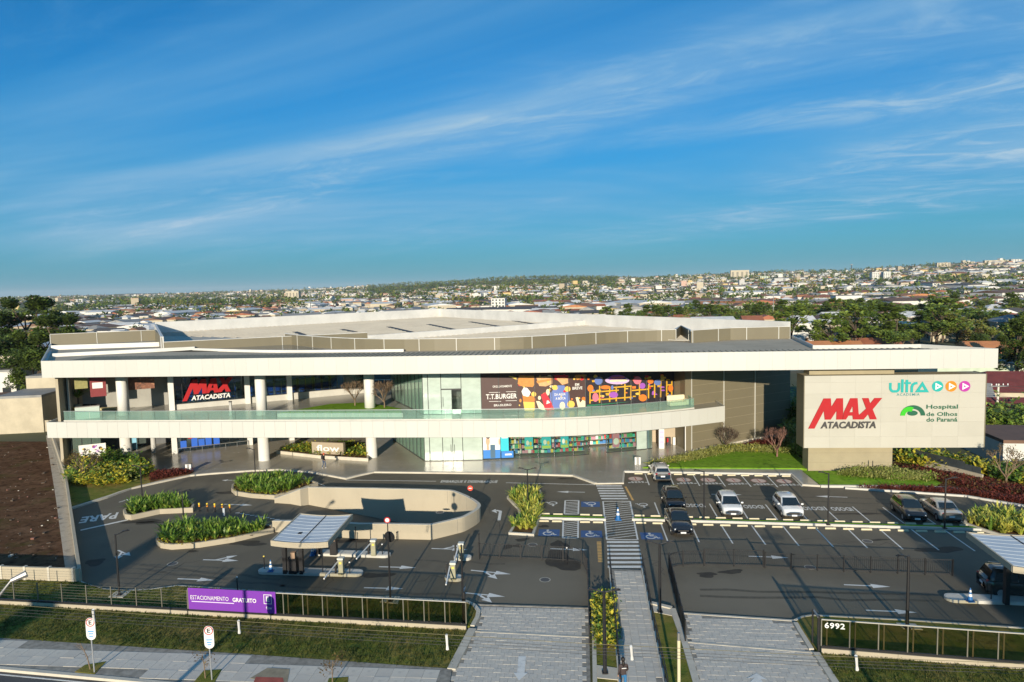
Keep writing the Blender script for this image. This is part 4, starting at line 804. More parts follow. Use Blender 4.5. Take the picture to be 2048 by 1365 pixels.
# interior of the shops
MB().wall([C0 + E2 * .5 + E1 * .3, C0 + E2 * 12 + E1 * .3], .1, .12, 4.05).build('interior_wall', FILM, mall)
MB().wall([C0 + E2 * .5 + E1 * .3, C0 + E2 * 12 + E1 * .3], .1, 5.56, 10.9).build('interior_wall', FILM, mall)
MB().wall([(-9, 84), (17, 88.5)], .15, .12, 4.05).build('interior_wall', GREYI, mall)
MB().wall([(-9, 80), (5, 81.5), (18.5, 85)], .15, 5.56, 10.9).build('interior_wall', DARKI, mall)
goods = [mat('goods_%s' % n, c, .5) for n, c in (('white', (.75, .74, .7)), ('red', (.55, .05, .05)), ('green', (.05, .35, .16)), ('blue', (.05, .22, .55)), ('yellow', (.7, .5, .06)), ('teal', (.04, .45, .42)), ('pink', (.6, .25, .35)))]
for row, (x0, x1, yoff, lb) in enumerate(((-1.0, 8.3, 1.4, 'near the pharmacy window'), (-1.0, 11.6, 4.0, 'deep inside the pharmacy'), (11.3, 15.6, 1.5, 'behind the window beside the shop entrance'))):
    sh = thing('shop_shelf', 'shelf stacked with coloured packages ' + lb, 'shelf', ((x0 + x1) / 2, 79 + yoff, .12))
    nlev = 4
    for lv in range(nlev): MB().wall([(x0, 77.9 + yoff + max(0, x0 - 4) * .2), (x1, 77.9 + yoff + max(0, x1 - 4) * .2)], .45, .3 + lv * .6, .34 + lv * .6).build('shelf_board', WHITE, sh)
    gd = MB(); x = x0 + .1
    for lv in range(nlev):
        x = x0 + .1
        while x < x1 - .2:
            w = r5.uniform(.12, .4); h = r5.uniform(.25, .5); gd.box((x + w / 2, 77.9 + yoff + max(0, x - 4) * .2, .345 + lv * .6 + h / 2), (w * .92, .3, h), 0, r5.randrange(7)); x += w
    gd.build('packages', goods, sh)['kind'] = 'stuff'
# window posters of the ground floor
def fposter(label, pa, pb, z0, z1, m, off=-.06, name='window_poster'):
    a, c = on_front(pa), on_front(pb); d = (c - a).normalized(); nn = Vector((-d.y, d.x)) * off; t = thing(name, label, 'poster', ((a + nn).x, (a + nn).y, z0)); MB().wall([a + nn, c + nn], .02, z0, z1).build('print', m, t); t['c0'] = list(a + nn); t['c1'] = list(c + nn); return t
def on_poster(t, name, m, s0, s1, z0, z1, off=-.02):
    a, c = Vector(t['c0']), Vector(t['c1']); d = (c - a).normalized(); nn = Vector((-d.y, d.x)) * off; MB().wall([a.lerp(c, s0) + nn, a.lerp(c, s1) + nn], .012, z0, z1).build(name, m, t)
def poly_on(t, name, m, pts, off=-.03):
    """pts: (s along poster 0..1, z)"""
    a, c = Vector(t['c0']), Vector(t['c1']); d = (c - a).normalized(); nn = Vector((-d.y, d.x)) * off
    MB().add([((a.lerp(c, s) + nn).x, (a.lerp(c, s) + nn).y, z) for s, z in pts], [tuple(range(len(pts)))]).build(name, m, t)
def ell(s, z, rs, rz, n=16, a0=0): return [(s + rs * math.cos(2 * math.pi * k / n + a0), z + rz * math.sin(2 * math.pi * k / n + a0)) for k in range(n)]
SKIN = mat('poster_skin', (.62, .36, .25), .6); PBLUE = mat('poster_blue', (.03, .20, .60), .5); PCYAN = mat('poster_cyan', (.02, .50, .62), .5); PWHITE = mat('poster_white', (.78, .78, .75), .5); PDARK = mat('poster_dark', (.04, .035, .04), .5)
t = fposter('white window poster with faces above a blue strip, beside the film-covered glass', 967, 1001, .3, 3.98, PWHITE)
on_poster(t, 'blue_strip', PBLUE, 0, 1, .3, 1.3); on_poster(t, 'dark_panel', mat('poster_slate', (.05, .12, .2), .5), .42, .7, .35, 1.9, -.03)
poly_on(t, 'portrait', SKIN, ell(.28, 2.3, .12, .48)); poly_on(t, 'hair', PDARK, ell(.3, 2.85, .13, .25), -.035); poly_on(t, 'portrait', SKIN, ell(.95, 2.2, .05, .4)); poly_on(t, 'neck', SKIN, [(.2, 1.3), (.36, 1.3), (.32, 2.0), (.22, 2.0)], -.028)
t = fposter('turquoise window banner standing next to the portrait poster', 1002, 1018, 1.1, 4.0, PCYAN); on_poster(t, 'letter_block', PWHITE, .15, .9, 2.6, 2.8)
t = fposter('blue window strip with white lettering at the pharmacy corner', 1003, 1027, .3, 1.08, PBLUE); on_poster(t, 'letter_block', PWHITE, .3, .85, .6, .78)
PY_ = mat('poster_yellowgreen', (.45, .60, .10), .5)
for k, (a, c, nm) in enumerate(((1050, 1067, 'leftmost'), (1084, 1103, 'middle'), (1122, 1138, 'rightmost'))):
    t = fposter('%s of three green and blue offer posters in the pharmacy window' % nm, a, c, 1.1, 3.4, PCYAN, .06); on_poster(t, 'border', PY_, .04, .96, 1.15, 1.5); on_poster(t, 'headline', PBLUE, .08, .9, 2.6, 3.2); on_poster(t, 'headline_bar', PY_, .06, .94, 3.22, 3.36)
    poly_on(t, 'offer_spot', goods[0], ell(.35, 1.9, .18, .3)); poly_on(t, 'offer_spot', goods[4], ell(.7, 1.8, .14, .25))
t = fposter('red and white cut-out display behind the glass beside the entrance', 1228, 1242, .6, 3.6, goods[6], .4); poly_on(t, 'spot', RED, ell(.5, 2.8, .4, .6)); poly_on(t, 'spot', PWHITE, ell(.5, 1.3, .4, .4))
# big hoardings of the upper floor: burger shop and play centre
BROWN = mat('hoarding_brown', (.075, .038, .035), .55, var=.1, scale=1)
hb = thing('burger_hoarding', 'brown hoarding reading T.T. BURGER with burgers and fries', 'hoarding', (*on_front(966), 5.56))
pl = thing('play_hoarding', 'colourful hoarding of a yellow play frame on dark ground', 'hoarding', (*on_front(1173), 5.56))
def bpanel(root, pa, pb, m, nm='panel'): a, c = on_front(pa), on_front(pb); d = (c - a).normalized(); MB().wall([a + d * .02, c - d * .02], .05, 5.75 if root is pl else 5.62, 10.75).build(nm, m, root)
for a, c in zip(U_PX[4:10], U_PX[5:11]): bpanel(hb, a, c, BROWN)
for a, c in zip(U_PX[10:16], U_PX[11:17]): bpanel(pl, a, c, mat('play_dark', (.035, .03, .04), .5, var=.4, scale=2))
def FP(root, name, m, pts, lift=.04):
    """pts in picture coordinates lying on the curved front"""
    vs = []
    for x, y in pts:
        q = on_front(x + (y - 925) * -.017); d = Vector((0, -1)); z = zat((q.x, q.y), y); vs.append((q.x, q.y - lift, z))
    MB().add(vs, [tuple(range(len(vs)))]).build(name, m, root)
def Z5(x, y): return (840 + x / 6.2, 730 + y / 6.2)
def Z6(x, y): return (1100 + x / 6.2, 730 + y / 6.2)
def blob(cx, cy, rx, ry, n=14): return [(cx + rx * math.cos(-2 * math.pi * k / n), cy + ry * math.sin(-2 * math.pi * k / n)) for k in range(n)]
def fframe(px, py, lift=.05):
    q = on_front(px); q2 = on_front(px + 4); d = (q2 - q).normalized(); z = zat((q.x, q.y), py); X = Vector((d.x, d.y, 0)); Z = Vector((0, 0, 1)); N = X.cross(Z)
    M = Matrix((X, Z, N)).transposed().to_4x4(); M.translation = Vector((q.x, q.y, z)) + N * lift; return M
text_in('lettering', 'T.T.BURGER', SIGNW, hb, fframe(1006, 793), 3.55, .58, bold=.02)
for k, (s, y, w, dy) in enumerate((('ORGULHOSAMENTE', 773, 2.2, .25), ('BRASILEIRO', 810.5, 2.0, .25))): text_in('lettering', s, SIGNW, hb, fframe(1008, y), w, dy, bold=.01)
for y, a, c in ((785, 979, 1001), (783.5, 1013, 1033), (803, 979, 1003), (801.5, 1012, 1034)): FP(hb, 'rule', SIGNW, [(a, y), (c, y - .4), (c, y + .4), (a, y + .8)])
BUN = mat('print_bun', (.62, .27, .06), .55, var=.2, scale=4); BUNL = mat('print_bun_light', (.75, .42, .20), .55, var=.2, scale=4); FRY = mat('print_fries', (.78, .52, .10), .55); CREAM = mat('print_cream', (.78, .70, .48), .55); PRED = mat('print_red', (.60, .02, .04), .5); PVIO = mat('print_blue', (.13, .20, .50), .5); PORG = mat('print_orange', (.75, .20, .03), .5)
for m, pts in ((BUN, [Z5(*q) for q in ((1215, 235), (1250, 262), (1330, 272), (1400, 275), (1425, 240), (1425, 135), (1230, 132))]), (BUNL, [Z5(*q) for q in ((1225, 170), (1300, 190), (1420, 180), (1420, 205), (1300, 215), (1222, 195))]),
               (BUNL, [Z5(*q) for q in ((1440, 150), (1480, 262), (1560, 268), (1640, 235), (1640, 140))]), (BUN, [Z5(*q) for q in ((1445, 200), (1640, 170), (1640, 190), (1455, 230))]),
               (FRY, [Z5(*q) for q in ((1100, 140), (1212, 190), (1205, 155), (1120, 138))]), (PORG, [Z5(*q) for q in ((1282, 450), (1275, 380), (1330, 395), (1400, 385), (1432, 420), (1430, 455))]), (FRY, [Z5(*q) for q in ((1282, 455), (1300, 575), (1400, 580), (1432, 560), (1430, 460))]),
               (PWHITE, [Z5(*q) for q in ((1262, 330), (1285, 395), (1350, 400), (1375, 340), (1330, 285), (1290, 280))]), (PRED, [Z5(*q) for q in ((1500, 370), (1550, 545), (1580, 580), (1665, 560), (1640, 490), (1560, 340))]), (SIGNW, [Z5(*q) for q in ((1540, 455), (1560, 490), (1615, 470), (1590, 440))]),
               (CREAM, [Z5(*q) for q in ((1440, 450), (1475, 545), (1560, 575), (1530, 500), (1480, 450))]), (CREAM, blob(*Z5(1585, 340), 3.6, 6.5)), (FRY, blob(*Z5(1412, 365), 5, 5)), (CREAM, blob(*Z5(1482, 410), 3, 4)),
               (PVIO, [Z6(*q) for q in ((0, 350), (95, 255), (175, 255), (235, 350), (250, 535), (45, 550), (0, 440))]), (PRED, [Z6(*q) for q in ((45, 130), (60, 180), (140, 215), (230, 180), (230, 130))]), (BUNL, [Z6(*q) for q in ((75, 170), (150, 250), (230, 225), (225, 165), (140, 160))]), (FRY, blob(*Z6(62, 282), 6.0, 5.0)), (FRY, blob(*Z6(215, 300), 6.0, 5.5)),
               (CREAM, blob(*Z6(152, 508), 5.5, 8)), (FRY, blob(*Z6(258, 490), 7.5, 7.5)), (CREAM, [Z6(*q) for q in ((315, 405), (345, 530), (440, 525), (435, 450), (400, 435), (370, 470), (345, 400))]), (BUN, [Z6(*q) for q in ((300, 140), (330, 190), (445, 160), (445, 120), (320, 125))])):
    FP(hb, 'printed_shape', m, pts, .045 + .004 * rp_.random())
text_in('lettering', 'DA AGUA', SIGNW, hb, fframe(1122, 789, .07), 1.3, .3, bold=.02); text_in('lettering', 'A BOCA', SIGNW, hb, fframe(1123, 797, .07), 1.2, .3, bold=.02)
text_in('lettering', 'EM', SIGNW, hb, fframe(1156, 769.5, .07), .5, .33, bold=.02); text_in('lettering', 'BREVE', SIGNW, hb, fframe(1156.5, 776.5, .07), 1.2, .33, bold=.02)
PLY = mat('print_play_yellow', (.70, .40, .03), .5, var=.15, scale=2); PGRN = mat('print_green', (.02, .16, .09), .5); PPUR = mat('print_purple', (.35, .10, .50), .5); PLIL = mat('print_lilac', (.62, .45, .72), .5); PPNK = mat('print_pink', (.72, .18, .25), .5)
r6 = random.Random(9)
FP(pl, 'printed_shape', PGRN, [(1173, 810), (1173, 814), (1262, 807.5), (1345, 799), (1345, 795), (1262, 803.5)], .05)
for x in (1178, 1197, 1217, 1230, 1247, 1259, 1276, 1294, 1306, 1318, 1330, 1340):
    y1 = 808 - (x - 1173) * .09; FP(pl, 'printed_post', PLY, [(x, y1 - 34 + (x % 7)), (x, y1), (x + 2.6, y1 - .2), (x + 2.6, y1 - 34 + (x % 7))], .052)
for x0, x1, y in ((1178, 1236, 784), (1178, 1262, 800), (1226, 1262, 774), (1262, 1296, 780), (1264, 1335, 792), (1295, 1340, 772)): FP(pl, 'printed_rail', PLY, [(x0, y), (x0, y + 2.6), (x1, y + 2.6 - (x1 - x0) * .08), (x1, y - (x1 - x0) * .08)], .057)
for x, y, rx, ry, m in ((1196, 762, 8, 8, PVIO), (1199, 757, 5, 3, PLY), (1273, 761, 8, 8, PPNK), (1299, 763, 6, 5, PORG), (1210, 775, 10, 4, PORG), (1226, 790, 9, 6, PPUR), (1190, 795, 6, 9, PPNK), (1284, 796, 8, 7, PORG), (1283, 772, 6, 6, PPUR), (1313, 765, 7, 6, PVIO), (1180, 777, 6, 7, PORG), (1339, 777, 5, 7, PORG), (1337, 795, 5, 6, PVIO)): FP(pl, 'printed_spot', m, blob(x, y, rx, ry), .06 + .003 * r6.random())
FP(pl, 'cloud_sign', PLIL, blob(1233, 761, 24, 8, 20), .07); FP(pl, 'cloud_sign', PPUR, blob(1233, 757, 17, 7, 20), .075); FP(pl, 'cloud_band', PPNK, [(1221, 754), (1221, 758), (1247, 757), (1247, 753)], .08); FP(pl, 'cloud_band', CREAM, [(1219, 760), (1219, 764), (1252, 763), (1252, 759)], .08)
cols_ = [PLY, PORG, PPNK, PPUR, PVIO, PLY, PRED, FRY]
for k in range(40):                          # crowded confetti of the play print
    x = r6.uniform(1176, 1342); y0 = 752 + (x - 1173) * -.01; y = r6.uniform(y0, 806 - (x - 1173) * .09); w_, h_ = r6.uniform(1.5, 6), r6.uniform(1.5, 5)
    FP(pl, 'printed_shape', r6.choice(cols_), blob(x, y, w_, h_, 8) if k % 2 else [(x - w_, y - h_ * .5), (x - w_ * .8, y + h_ * .5), (x + w_, y + h_ * .4), (x + w_ * .9, y - h_ * .6)], .046 + .0007 * (k % 9))
for k in range(28):
    x = r6.uniform(1038, 1170); y = r6.uniform(752, 816 - (x - 1038) * .04); w_, h_ = r6.uniform(1.2, 4.5), r6.uniform(1.2, 4.5)
    FP(hb, 'printed_shape', r6.choice([BUN, BUNL, FRY, CREAM, PORG, BUN, PRED, FRY]), blob(x, y, w_, h_, 8), .040 + .0006 * (k % 9))
# taupe end block
TB = [(20.97, 79.38), (36.0, 87.9), (34.0, 93), (18.4, 92), (20.3, 79.9)]
TBm = TAUPE
MB().prism(TB, 0, 12.35).build('end_block', TAUPE, mall)
for px in (1447, 1509):
    q = along_px((20.97, 79.38), (36.0, 87.9), px); MB().box((q.x + .02, q.y - .04, 6.2), (.10, .10, 11.9), R(29.5)).build('joint_strip', PANELB, mall)
MB().box((20.93, 79.36, 5.9), (.09, .09, 11.6), R(29.5)).build('corner_strip', PANELB, mall)
for k in range(1, 11):
    a, c = Vector((20.97, 79.38)).lerp(Vector((36.0, 87.9)), .005), Vector((36.0, 87.9)); n_ = Vector((.49, -.87)) * .006
    MB().wall([a + n_, c + n_], .012, k * 1.12, k * 1.12 + .025).build('board_joint', mat('taupe_seam', (.33, .285, .20), .5), mall)
MB().wall([(20.9, 79.2), (36, 87.75)], .25, 0, .3).build('footing', CONC, mall)
ALC = mat('alcove_wall', (.50, .42, .31), .6, var=.1, scale=.5)
MB().wall([(16.6, 81.2), (17.2, 84.6), (20.4, 82.6)], .12, .12, 4.05).build('alcove_wall', ALC, mall)
MB().wall([(19.6, 82.6), (20.5, 80.5)], .12, 5.56, 10.9).build('alcove_wall', TAUPE, mall)
gs = thing('wall_sign', 'small green sign on the alcove wall', 'sign', (19.3, 82.9, 2.8)); a = Vector((18.4, 83.7)); c = Vector((20.0, 82.72)); nn = Vector((-.5, -.86)) * .1; MB().wall([a + nn, c + nn], .06, 2.85, 3.55).build('board', mat('sign_green', (.01, .33, .14), .5), gs); MB().wall([a.lerp(c, .3) + nn * 1.5, a.lerp(c, .85) + nn * 1.5], .02, 3.05, 3.3).build('letter_block', mat('sign_mint', (.25, .6, .4), .5), gs)
q = P(1323, 897, .12); td = thing('display_totem', 'tall white and lilac display totem in the alcove', 'display', (q.x, q.y, .12)); MB().box((q.x, q.y, 1.3), (.62, .3, 2.35), SITE).build('body', SIGNW, td); MB().box((q.x - .36, q.y + .02, 1.3), (.1, .3, 2.35), SITE).build('side', PDARK, td); [MB().box((q.x, q.y - .16, z), (.5, .02, .3), SITE).build('print', PLIL, td) for z in (.9, 1.5, 2.1)]
q = P(1337, 891, .12); rb_ = thing('litter_bin', 'red and black bin against the alcove wall', 'bin', (q.x, q.y, .12)); MB().box((q.x, q.y, .62), (.5, .4, 1.0)).build('body', PDARK, rb_); MB().box((q.x - .15, q.y - .21, .8), (.2, .02, .5)).build('front_plate', RED, rb_)
q = P(1348, 890, .12); MB_ = thing('wall_box', 'pale slim box against the alcove wall', 'cabinet', (q.x, q.y, .12)); MB().box((q.x, q.y, .6), (.3, .25, .95)).build('body', SIGNW, MB_)
MB().tube([(20.15, 79.2, .1), (20.15, 79.2, 4.0)], .06, 8).build('downpipe', SIGNW, mall)
# ------------------------------------------------------------------ MAX sign letters and the totem
def logo_polys():
    Mx = [(410, 398), (500, 398), (508, 508), (572, 398), (652, 398), (657, 590), (648, 675), (572, 675), (573, 560), (502, 675), (428, 675), (414, 560), (300, 792), (222, 792)]
    A_ = [(742, 398), (832, 398), (848, 590), (868, 675), (780, 675), (773, 625), (722, 625), (692, 675), (652, 675), (661, 600), (666, 575)]
    X_ = [(888, 398), (968, 398), (990, 468), (1042, 398), (1136, 398), (1022, 545), (1075, 675), (990, 675), (966, 608), (912, 675), (872, 675), (852, 620), (940, 535)]
    hole = [(772, 500), (776, 580), (734, 580)]
    return Mx, A_, X_, hole
def max_logo(root, M, W, word_mat, depth=.08):
    """M: plane at the logo's lower-left corner; W: width in metres"""
    s = W / 914.0; I = M
    def loc(p, z): return I @ Vector(((p[0] - 222) * s, (792 - p[1]) * s, z))
    Mx, A_, X_, hole = logo_polys()
    for pts, hl in ((Mx, None), (A_, hole), (X_, None)):
        loops = [[Vector((*p, 0)) for p in pts]] + ([[Vector((*p, 0)) for p in hl]] if hl else []); allp = [p for l in loops for p in l]; mb = MB()
        tr = tessellate_polygon(loops); mb.add([loc(p, depth) for p in allp], [t for t in tr])
        for l in loops:
            n = len(l); mb.add([loc(p, depth) for p in l] + [loc(p, 0) for p in l], [(i, (i + 1) % n, n + (i + 1) % n, n + i) for i in range(n)])
        mb.build('letter', RED, root)
    W2 = Matrix.Translation((0, 0, 0)); T2 = I @ Matrix.Translation(((720 - 222) * s, (792 - 746) * s, depth))
    text_in('lettering', 'ATACADISTA', word_mat, root, T2, 690 * s, 92 * s, bold=.035, shear=.18, extrude=.02)
def vframe(q, d, lift=0.0):
    X = Vector((d[0], d[1], 0)).normalized(); Z = Vector((0, 0, 1)); N = X.cross(Z); M = Matrix((X, Z, N)).transposed().to_4x4(); M.translation = Vector(q) + N * lift; return M
a = along_px(SA, INC, 371) - E2 * 1.1; st = thing('store_sign', 'large red MAX sign with white ATACADISTA on the upper store glass', 'sign', (a.x, a.y, 6.3))
zb = zat((a.x, a.y), 803); aR = along_px(SA, INC, 471); Wd = (aR - E2 * 1.1 - a).length * 1.02
max_logo(st, vframe((a.x, a.y, zb), E1), Wd, SIGNW, .12)
MB().wall([a + E1 * .5 + E2 * .5, a + E1 * (Wd - .3) + E2 * .5], .08, zb + .6, zb + .7).build('support_rail', BLACK, st); MB().wall([a + E1 * 1.2 + E2 * .25, a + E1 * (Wd - .3) + E2 * .25], .08, zb + 2.4, zb + 2.5).build('support_rail', BLACK, st)
# totem
PANELS = mat('sign_cladding', (.465, .45, .385), .5, var=.04, scale=.4); PANELT = mat('sign_cladding_toned', (.45, .435, .37), .5, var=.06, scale=.4)
tq = P(1616, 944); TA = math.atan2(-.7, 8.4); TD = Vector((math.cos(TA), math.sin(TA))); TN = Vector((-TD.y, TD.x)); tot = thing('sign_totem', 'giant cream sign board on a beige pillar, MAX ATACADISTA and clinic logos', 'sign', (tq.x + 4, tq.y, 0))
t0 = Vector((tq.x, tq.y)); pw = (P(1784, 944) - tq).length
def TP(u, v): q = t0 + TD * u + TN * v; return (q.x, q.y)
for k in range(11):
    z0 = k * 1.0; MB().prism([TP(0, 0), TP(pw, 0), TP(pw, 1.7), TP(0, 1.7)], z0, min(z0 + .985, 10.86)).build('pillar_course', TAUPEL, tot)
MB().prism([TP(.02, .02), TP(pw - .02, .02), TP(pw - .02, 1.68), TP(.02, 1.68)], 0, 10.85).build('pillar_core', TAUPE, tot)
sx0, sx1 = -.75, 16.75; sz0, sz1 = 2.75, 10.2; sv0 = -.95
MB().prism([TP(sx0, sv0 + .06), TP(sx1, sv0 + .06), TP(sx1, 1.2), TP(sx0, 1.2)], sz0, sz1).build('sign_box', TAUPEL, tot)
hs_ = [sz0, sz0 + 1.15, sz0 + 2.65, sz0 + 4.1, sz0 + 5.6, sz0 + 6.75, sz1]; ws = [sx0 + (sx1 - sx0) * k / 7 for k in range(8)]
for a_, c_ in zip(hs_, hs_[1:]):
    for u0, u1 in zip(ws, ws[1:]): MB().prism([TP(u0 + .003, sv0), TP(u1 - .003, sv0), TP(u1 - .003, sv0 + .058), TP(u0 + .003, sv0 + .058)], a_ + .003, c_ - .003).build('sign_panel', PANELS if rp_.random() < .6 else PANELT, tot)
MB().prism([TP(sx0 - .09, sv0 - .02), TP(sx0 - .005, sv0 - .02), TP(sx0 - .005, 1.22), TP(sx0 - .09, 1.22)], sz0, sz1 + .04).build('side_trim', TAUPE, tot); MB().prism([TP(sx1 + .005, sv0 - .02), TP(sx1 + .09, sv0 - .02), TP(sx1 + .09, 1.22), TP(sx1 + .005, 1.22)], sz0, sz1 + .04).build('side_trim', TAUPE, tot)
def sgn(px, py, lift=.02):                  # point of the sign face seen at a picture position
    d = ray(px, py); o = Vector((0, 0, H)); a = TP(0, sv0); n = Vector((TN.x, TN.y, 0)); t = (Vector((*a, 0)) - o).dot(n) / d.dot(n); q = o + d * t
    return vframe(q, TD, lift)
Wm = (sgn(1754, 795).translation - sgn(1615, 857).translation); lm = sgn(1616, 857.5)
max_logo(tot, lm, 10.8 / 10.8 * (sgn(1763, 795).translation - sgn(1616, 795).translation).length, CHAR, .07)
TEAL = mat('sign_teal', (.01, .36, .33), .45); ORG = mat('sign_orange', (.60, .21, .005), .45); MAG = mat('sign_magenta', (.40, .03, .30), .45); DGR = mat('sign_dark_green', (.008, .10, .05), .45); LGR = mat('sign_lime', (.03, .45, .01), .45)
def stroke(root, M, pts, w, m, lift=.05, name='letter'):
    """rounded strokes in the sign plane"""
    I = M; mb = MB(); sub = MB().wall(pts, w, 0, lift); mb.v = [tuple(I @ Vector(v)) for v in sub.v]; mb.f = sub.f; mb.m = sub.m; mb.build(name, m, root)
o_ = sgn(1777, 786); s_ = (sgn(1855, 786).translation - o_.translation).length / 78.0
def K(x, y): return ((x - 1777) * s_, (786 - y) * s_)
w_ = 5.0 * s_
stroke(tot, o_, [K(1780, 765), K(1780, 777), K(1782, 781), K(1785, 783), K(1793, 783), K(1796, 781), K(1797.5, 777), K(1797.5, 765)], w_, TEAL); stroke(tot, o_, [K(1804, 758), K(1804, 785.5)], w_, TEAL)
stroke(tot, o_, [K(1813, 759), K(1813, 785.5)], w_, TEAL); stroke(tot, o_, [K(1808, 765.8), K(1821, 765.8)], w_ * .8, TEAL, .055); stroke(tot, o_, [K(1823, 785.5), K(1823, 774), K(1825, 769), K(1829, 766.5), K(1834, 766)], w_, TEAL)
p3 = [K(1834, 783), K(1844, 767.5), K(1853, 783)]; n3 = MB().wall(p3, w_, 0, .05, closed=True); MB().add([o_ @ Vector(v) for v in n3.v], n3.f).build('letter', TEAL, tot)
text_in('lettering', 'ACADEMIA', mat('sign_teal_dark', (.02, .22, .22), .5), tot, sgn(1816, 789.5), (sgn(1838, 789).translation - sgn(1792, 789).translation).length, .26, bold=.012, spacing=1.2)
for px, m in ((1875, TEAL), (1902, ORG), (1929, MAG)):
    f = sgn(px, 773, .03); r_ = 11.3 * s_; MB().add([f @ Vector((x, y, 0)) for x, y in arc((0, 0), r_, 0, 348.75, 31)], [tuple(range(32))]).build('play_disc', m, tot)
    tr_ = MB().wall([(-3.2 * s_, 5 * s_), (-3.2 * s_, -5 * s_), (5.8 * s_, 0)], 2.9 * s_, .01, .03, closed=True); MB().add([f @ Vector(v) for v in tr_.v], tr_.f).build('play_triangle', SIGNW, tot)
f = sgn(1825, 831.5, .02); r_ = 25 * s_
def arcband(f, r0, r1, a0, a1, m, z, sy=.88):
    g = ring((0, 0), r0, r0 - r1, z, 20, a0, a1, sy); MB().add([f @ Vector(v) for v in g.v], g.f).build('logo_arc', m, tot)
arcband(f, r_, r_ * .64, 0, 180, DGR, .03); f2 = sgn(1818, 831.5, .02); arcband(f2, r_ * .72, r_ * .34, 62, 180, LGR, .05, 1.05)
MB().add([sgn(1824.5, 826.5, .06) @ Vector((x * s_ * 10.5, y * s_ * 5.5, 0)) for x, y in arc((0, 0), 1, 0, 342, 19)], [tuple(range(20))]).build('logo_pupil', DGR, tot)
for s, x, y, w, h in (('Hospital', 1884, 815, 63, .50), ('de Olhos', 1883.5, 828.5, 62, .40), ('do Paran\u00e1', 1883.5, 839.5, 62, .42)):
    text_in('lettering', s, DGR, tot, sgn(x, y), w * s_ * 1.0, h * (1.1 if s[0] == 'H' else 1.05), bold=.025)
# flow sign in its bed
fb = [P2(553, 910, .12), P2(600, 897, .12), P2(700, 893, .12), P2(737, 905, .12), P2(735, 924, .12), P2(640, 919, .12)]
flatpoly('planting_bed', [(555, 908), (600, 896), (700, 893), (735, 906), (734, 923), (640, 918)], .38, SOIL, 'raised bed around the small flow sign')
kerb([(554, 909), (640, 919), (735, 925), (738, 906)], .2, .48)
a = P(625, 907, .45); c = P(688, 910, .45); fs = thing('flow_sign', 'low taupe sign box with white flow lettering in the bed', 'sign', (a.x, a.y, .4)); hz = zat((a.x, a.y), 884.5)
d = Vector((c.x - a.x, c.y - a.y)); MB().wall([(a.x, a.y + .3), (c.x, c.y + .3)], .5, .42, hz).build('box', mat('flow_taupe', (.36, .30, .22), .5), fs)
text_in('lettering', 'flow', SIGNW, fs, vframe(((a.x + c.x) / 2, (a.y + c.y) / 2 + .04, (hz + .45) / 2), d, .01), d.length * .72, .75, bold=.015, extrude=.01)
# ------------------------------------------------------------------ fences
GLF = glass('fence_glass', (.80, .77, .66), .02); GLC = glass('fence_clear', (.86, .86, .82), .02); POSTM = mat('fence_post', (.20, .19, .15), .5, metal=.3, var=.2, scale=2); CAPM = mat('fence_cap', (.55, .53, .47), .4, metal=.4)
def street_fence(label, a, c, segs, zt_, plz, start=0.0, gm=GLF, cap=True):
    A, B_ = P(*a), P(*c); t = thing('street_fence', label, 'fence', tuple(A)); d = B_ - A; ang = math.atan2(d.y, d.x); nb = max(2, int(d.length / 3.2))
    for k in range(nb):
        p, q = A.lerp(B_, k / nb), A.lerp(B_, (k + 1) / nb); e = (q - p).normalized() * .006; MB().wall([(p.x + e.x, p.y + e.y), (q.x - e.x, q.y - e.y)], .2, 0, plz).build('plinth', WALLW, t)
    MB().wall([(A.x, A.y), (B_.x, B_.y)], .10, plz, plz + .12).build('base_rail', BLACK, t)
    if cap: MB().wall([(A.x, A.y), (B_.x, B_.y)], .07, zt_, zt_ + .05).build('top_rail', CAPM, t)
    if not cap:
        for k in range(6): MB().wall([(A.x, A.y), (B_.x, B_.y)], .012, .7 + k * .18, .712 + k * .18).build('wire_strand', POSTM, t)
    for k in range(segs + 1):
        q = A.lerp(B_, k / segs); MB().box((q.x, q.y, (plz + zt_) / 2 + .05), (.055, .06, zt_ - plz - .1), ang).build('post', POSTM, t)
        if cap and k < segs:
            q2 = A.lerp(B_, (k + .22) / segs); MB().box((q2.x, q2.y + .09, (plz + zt_) / 2 + .05), (.07, .05, zt_ - plz - .12), ang).build('stay', POSTM, t)
        if k < segs and gm:
            q2 = A.lerp(B_, (k + .5) / segs); MB().box((q2.x, q2.y, (plz + zt_) / 2 + .06), (d.length / segs - .07, .015, zt_ - plz - .14), ang).build('glass_pane', gm, t)
    return t
street_fence('see-through street fence with thin dark posts at the far left', (-110, 1204.5), (377, 1231.5), 10, 1.65, .34, gm=None, cap=False)
street_fence('dark glazed street fence with pale top rail right of the banner', (379, 1231.8), (933, 1262.5), 14, 1.72, .34)
street_fence('dark glazed street fence carrying the number 6992', (1642, 1308.5), (2120, 1347), 8, 1.9, .36)
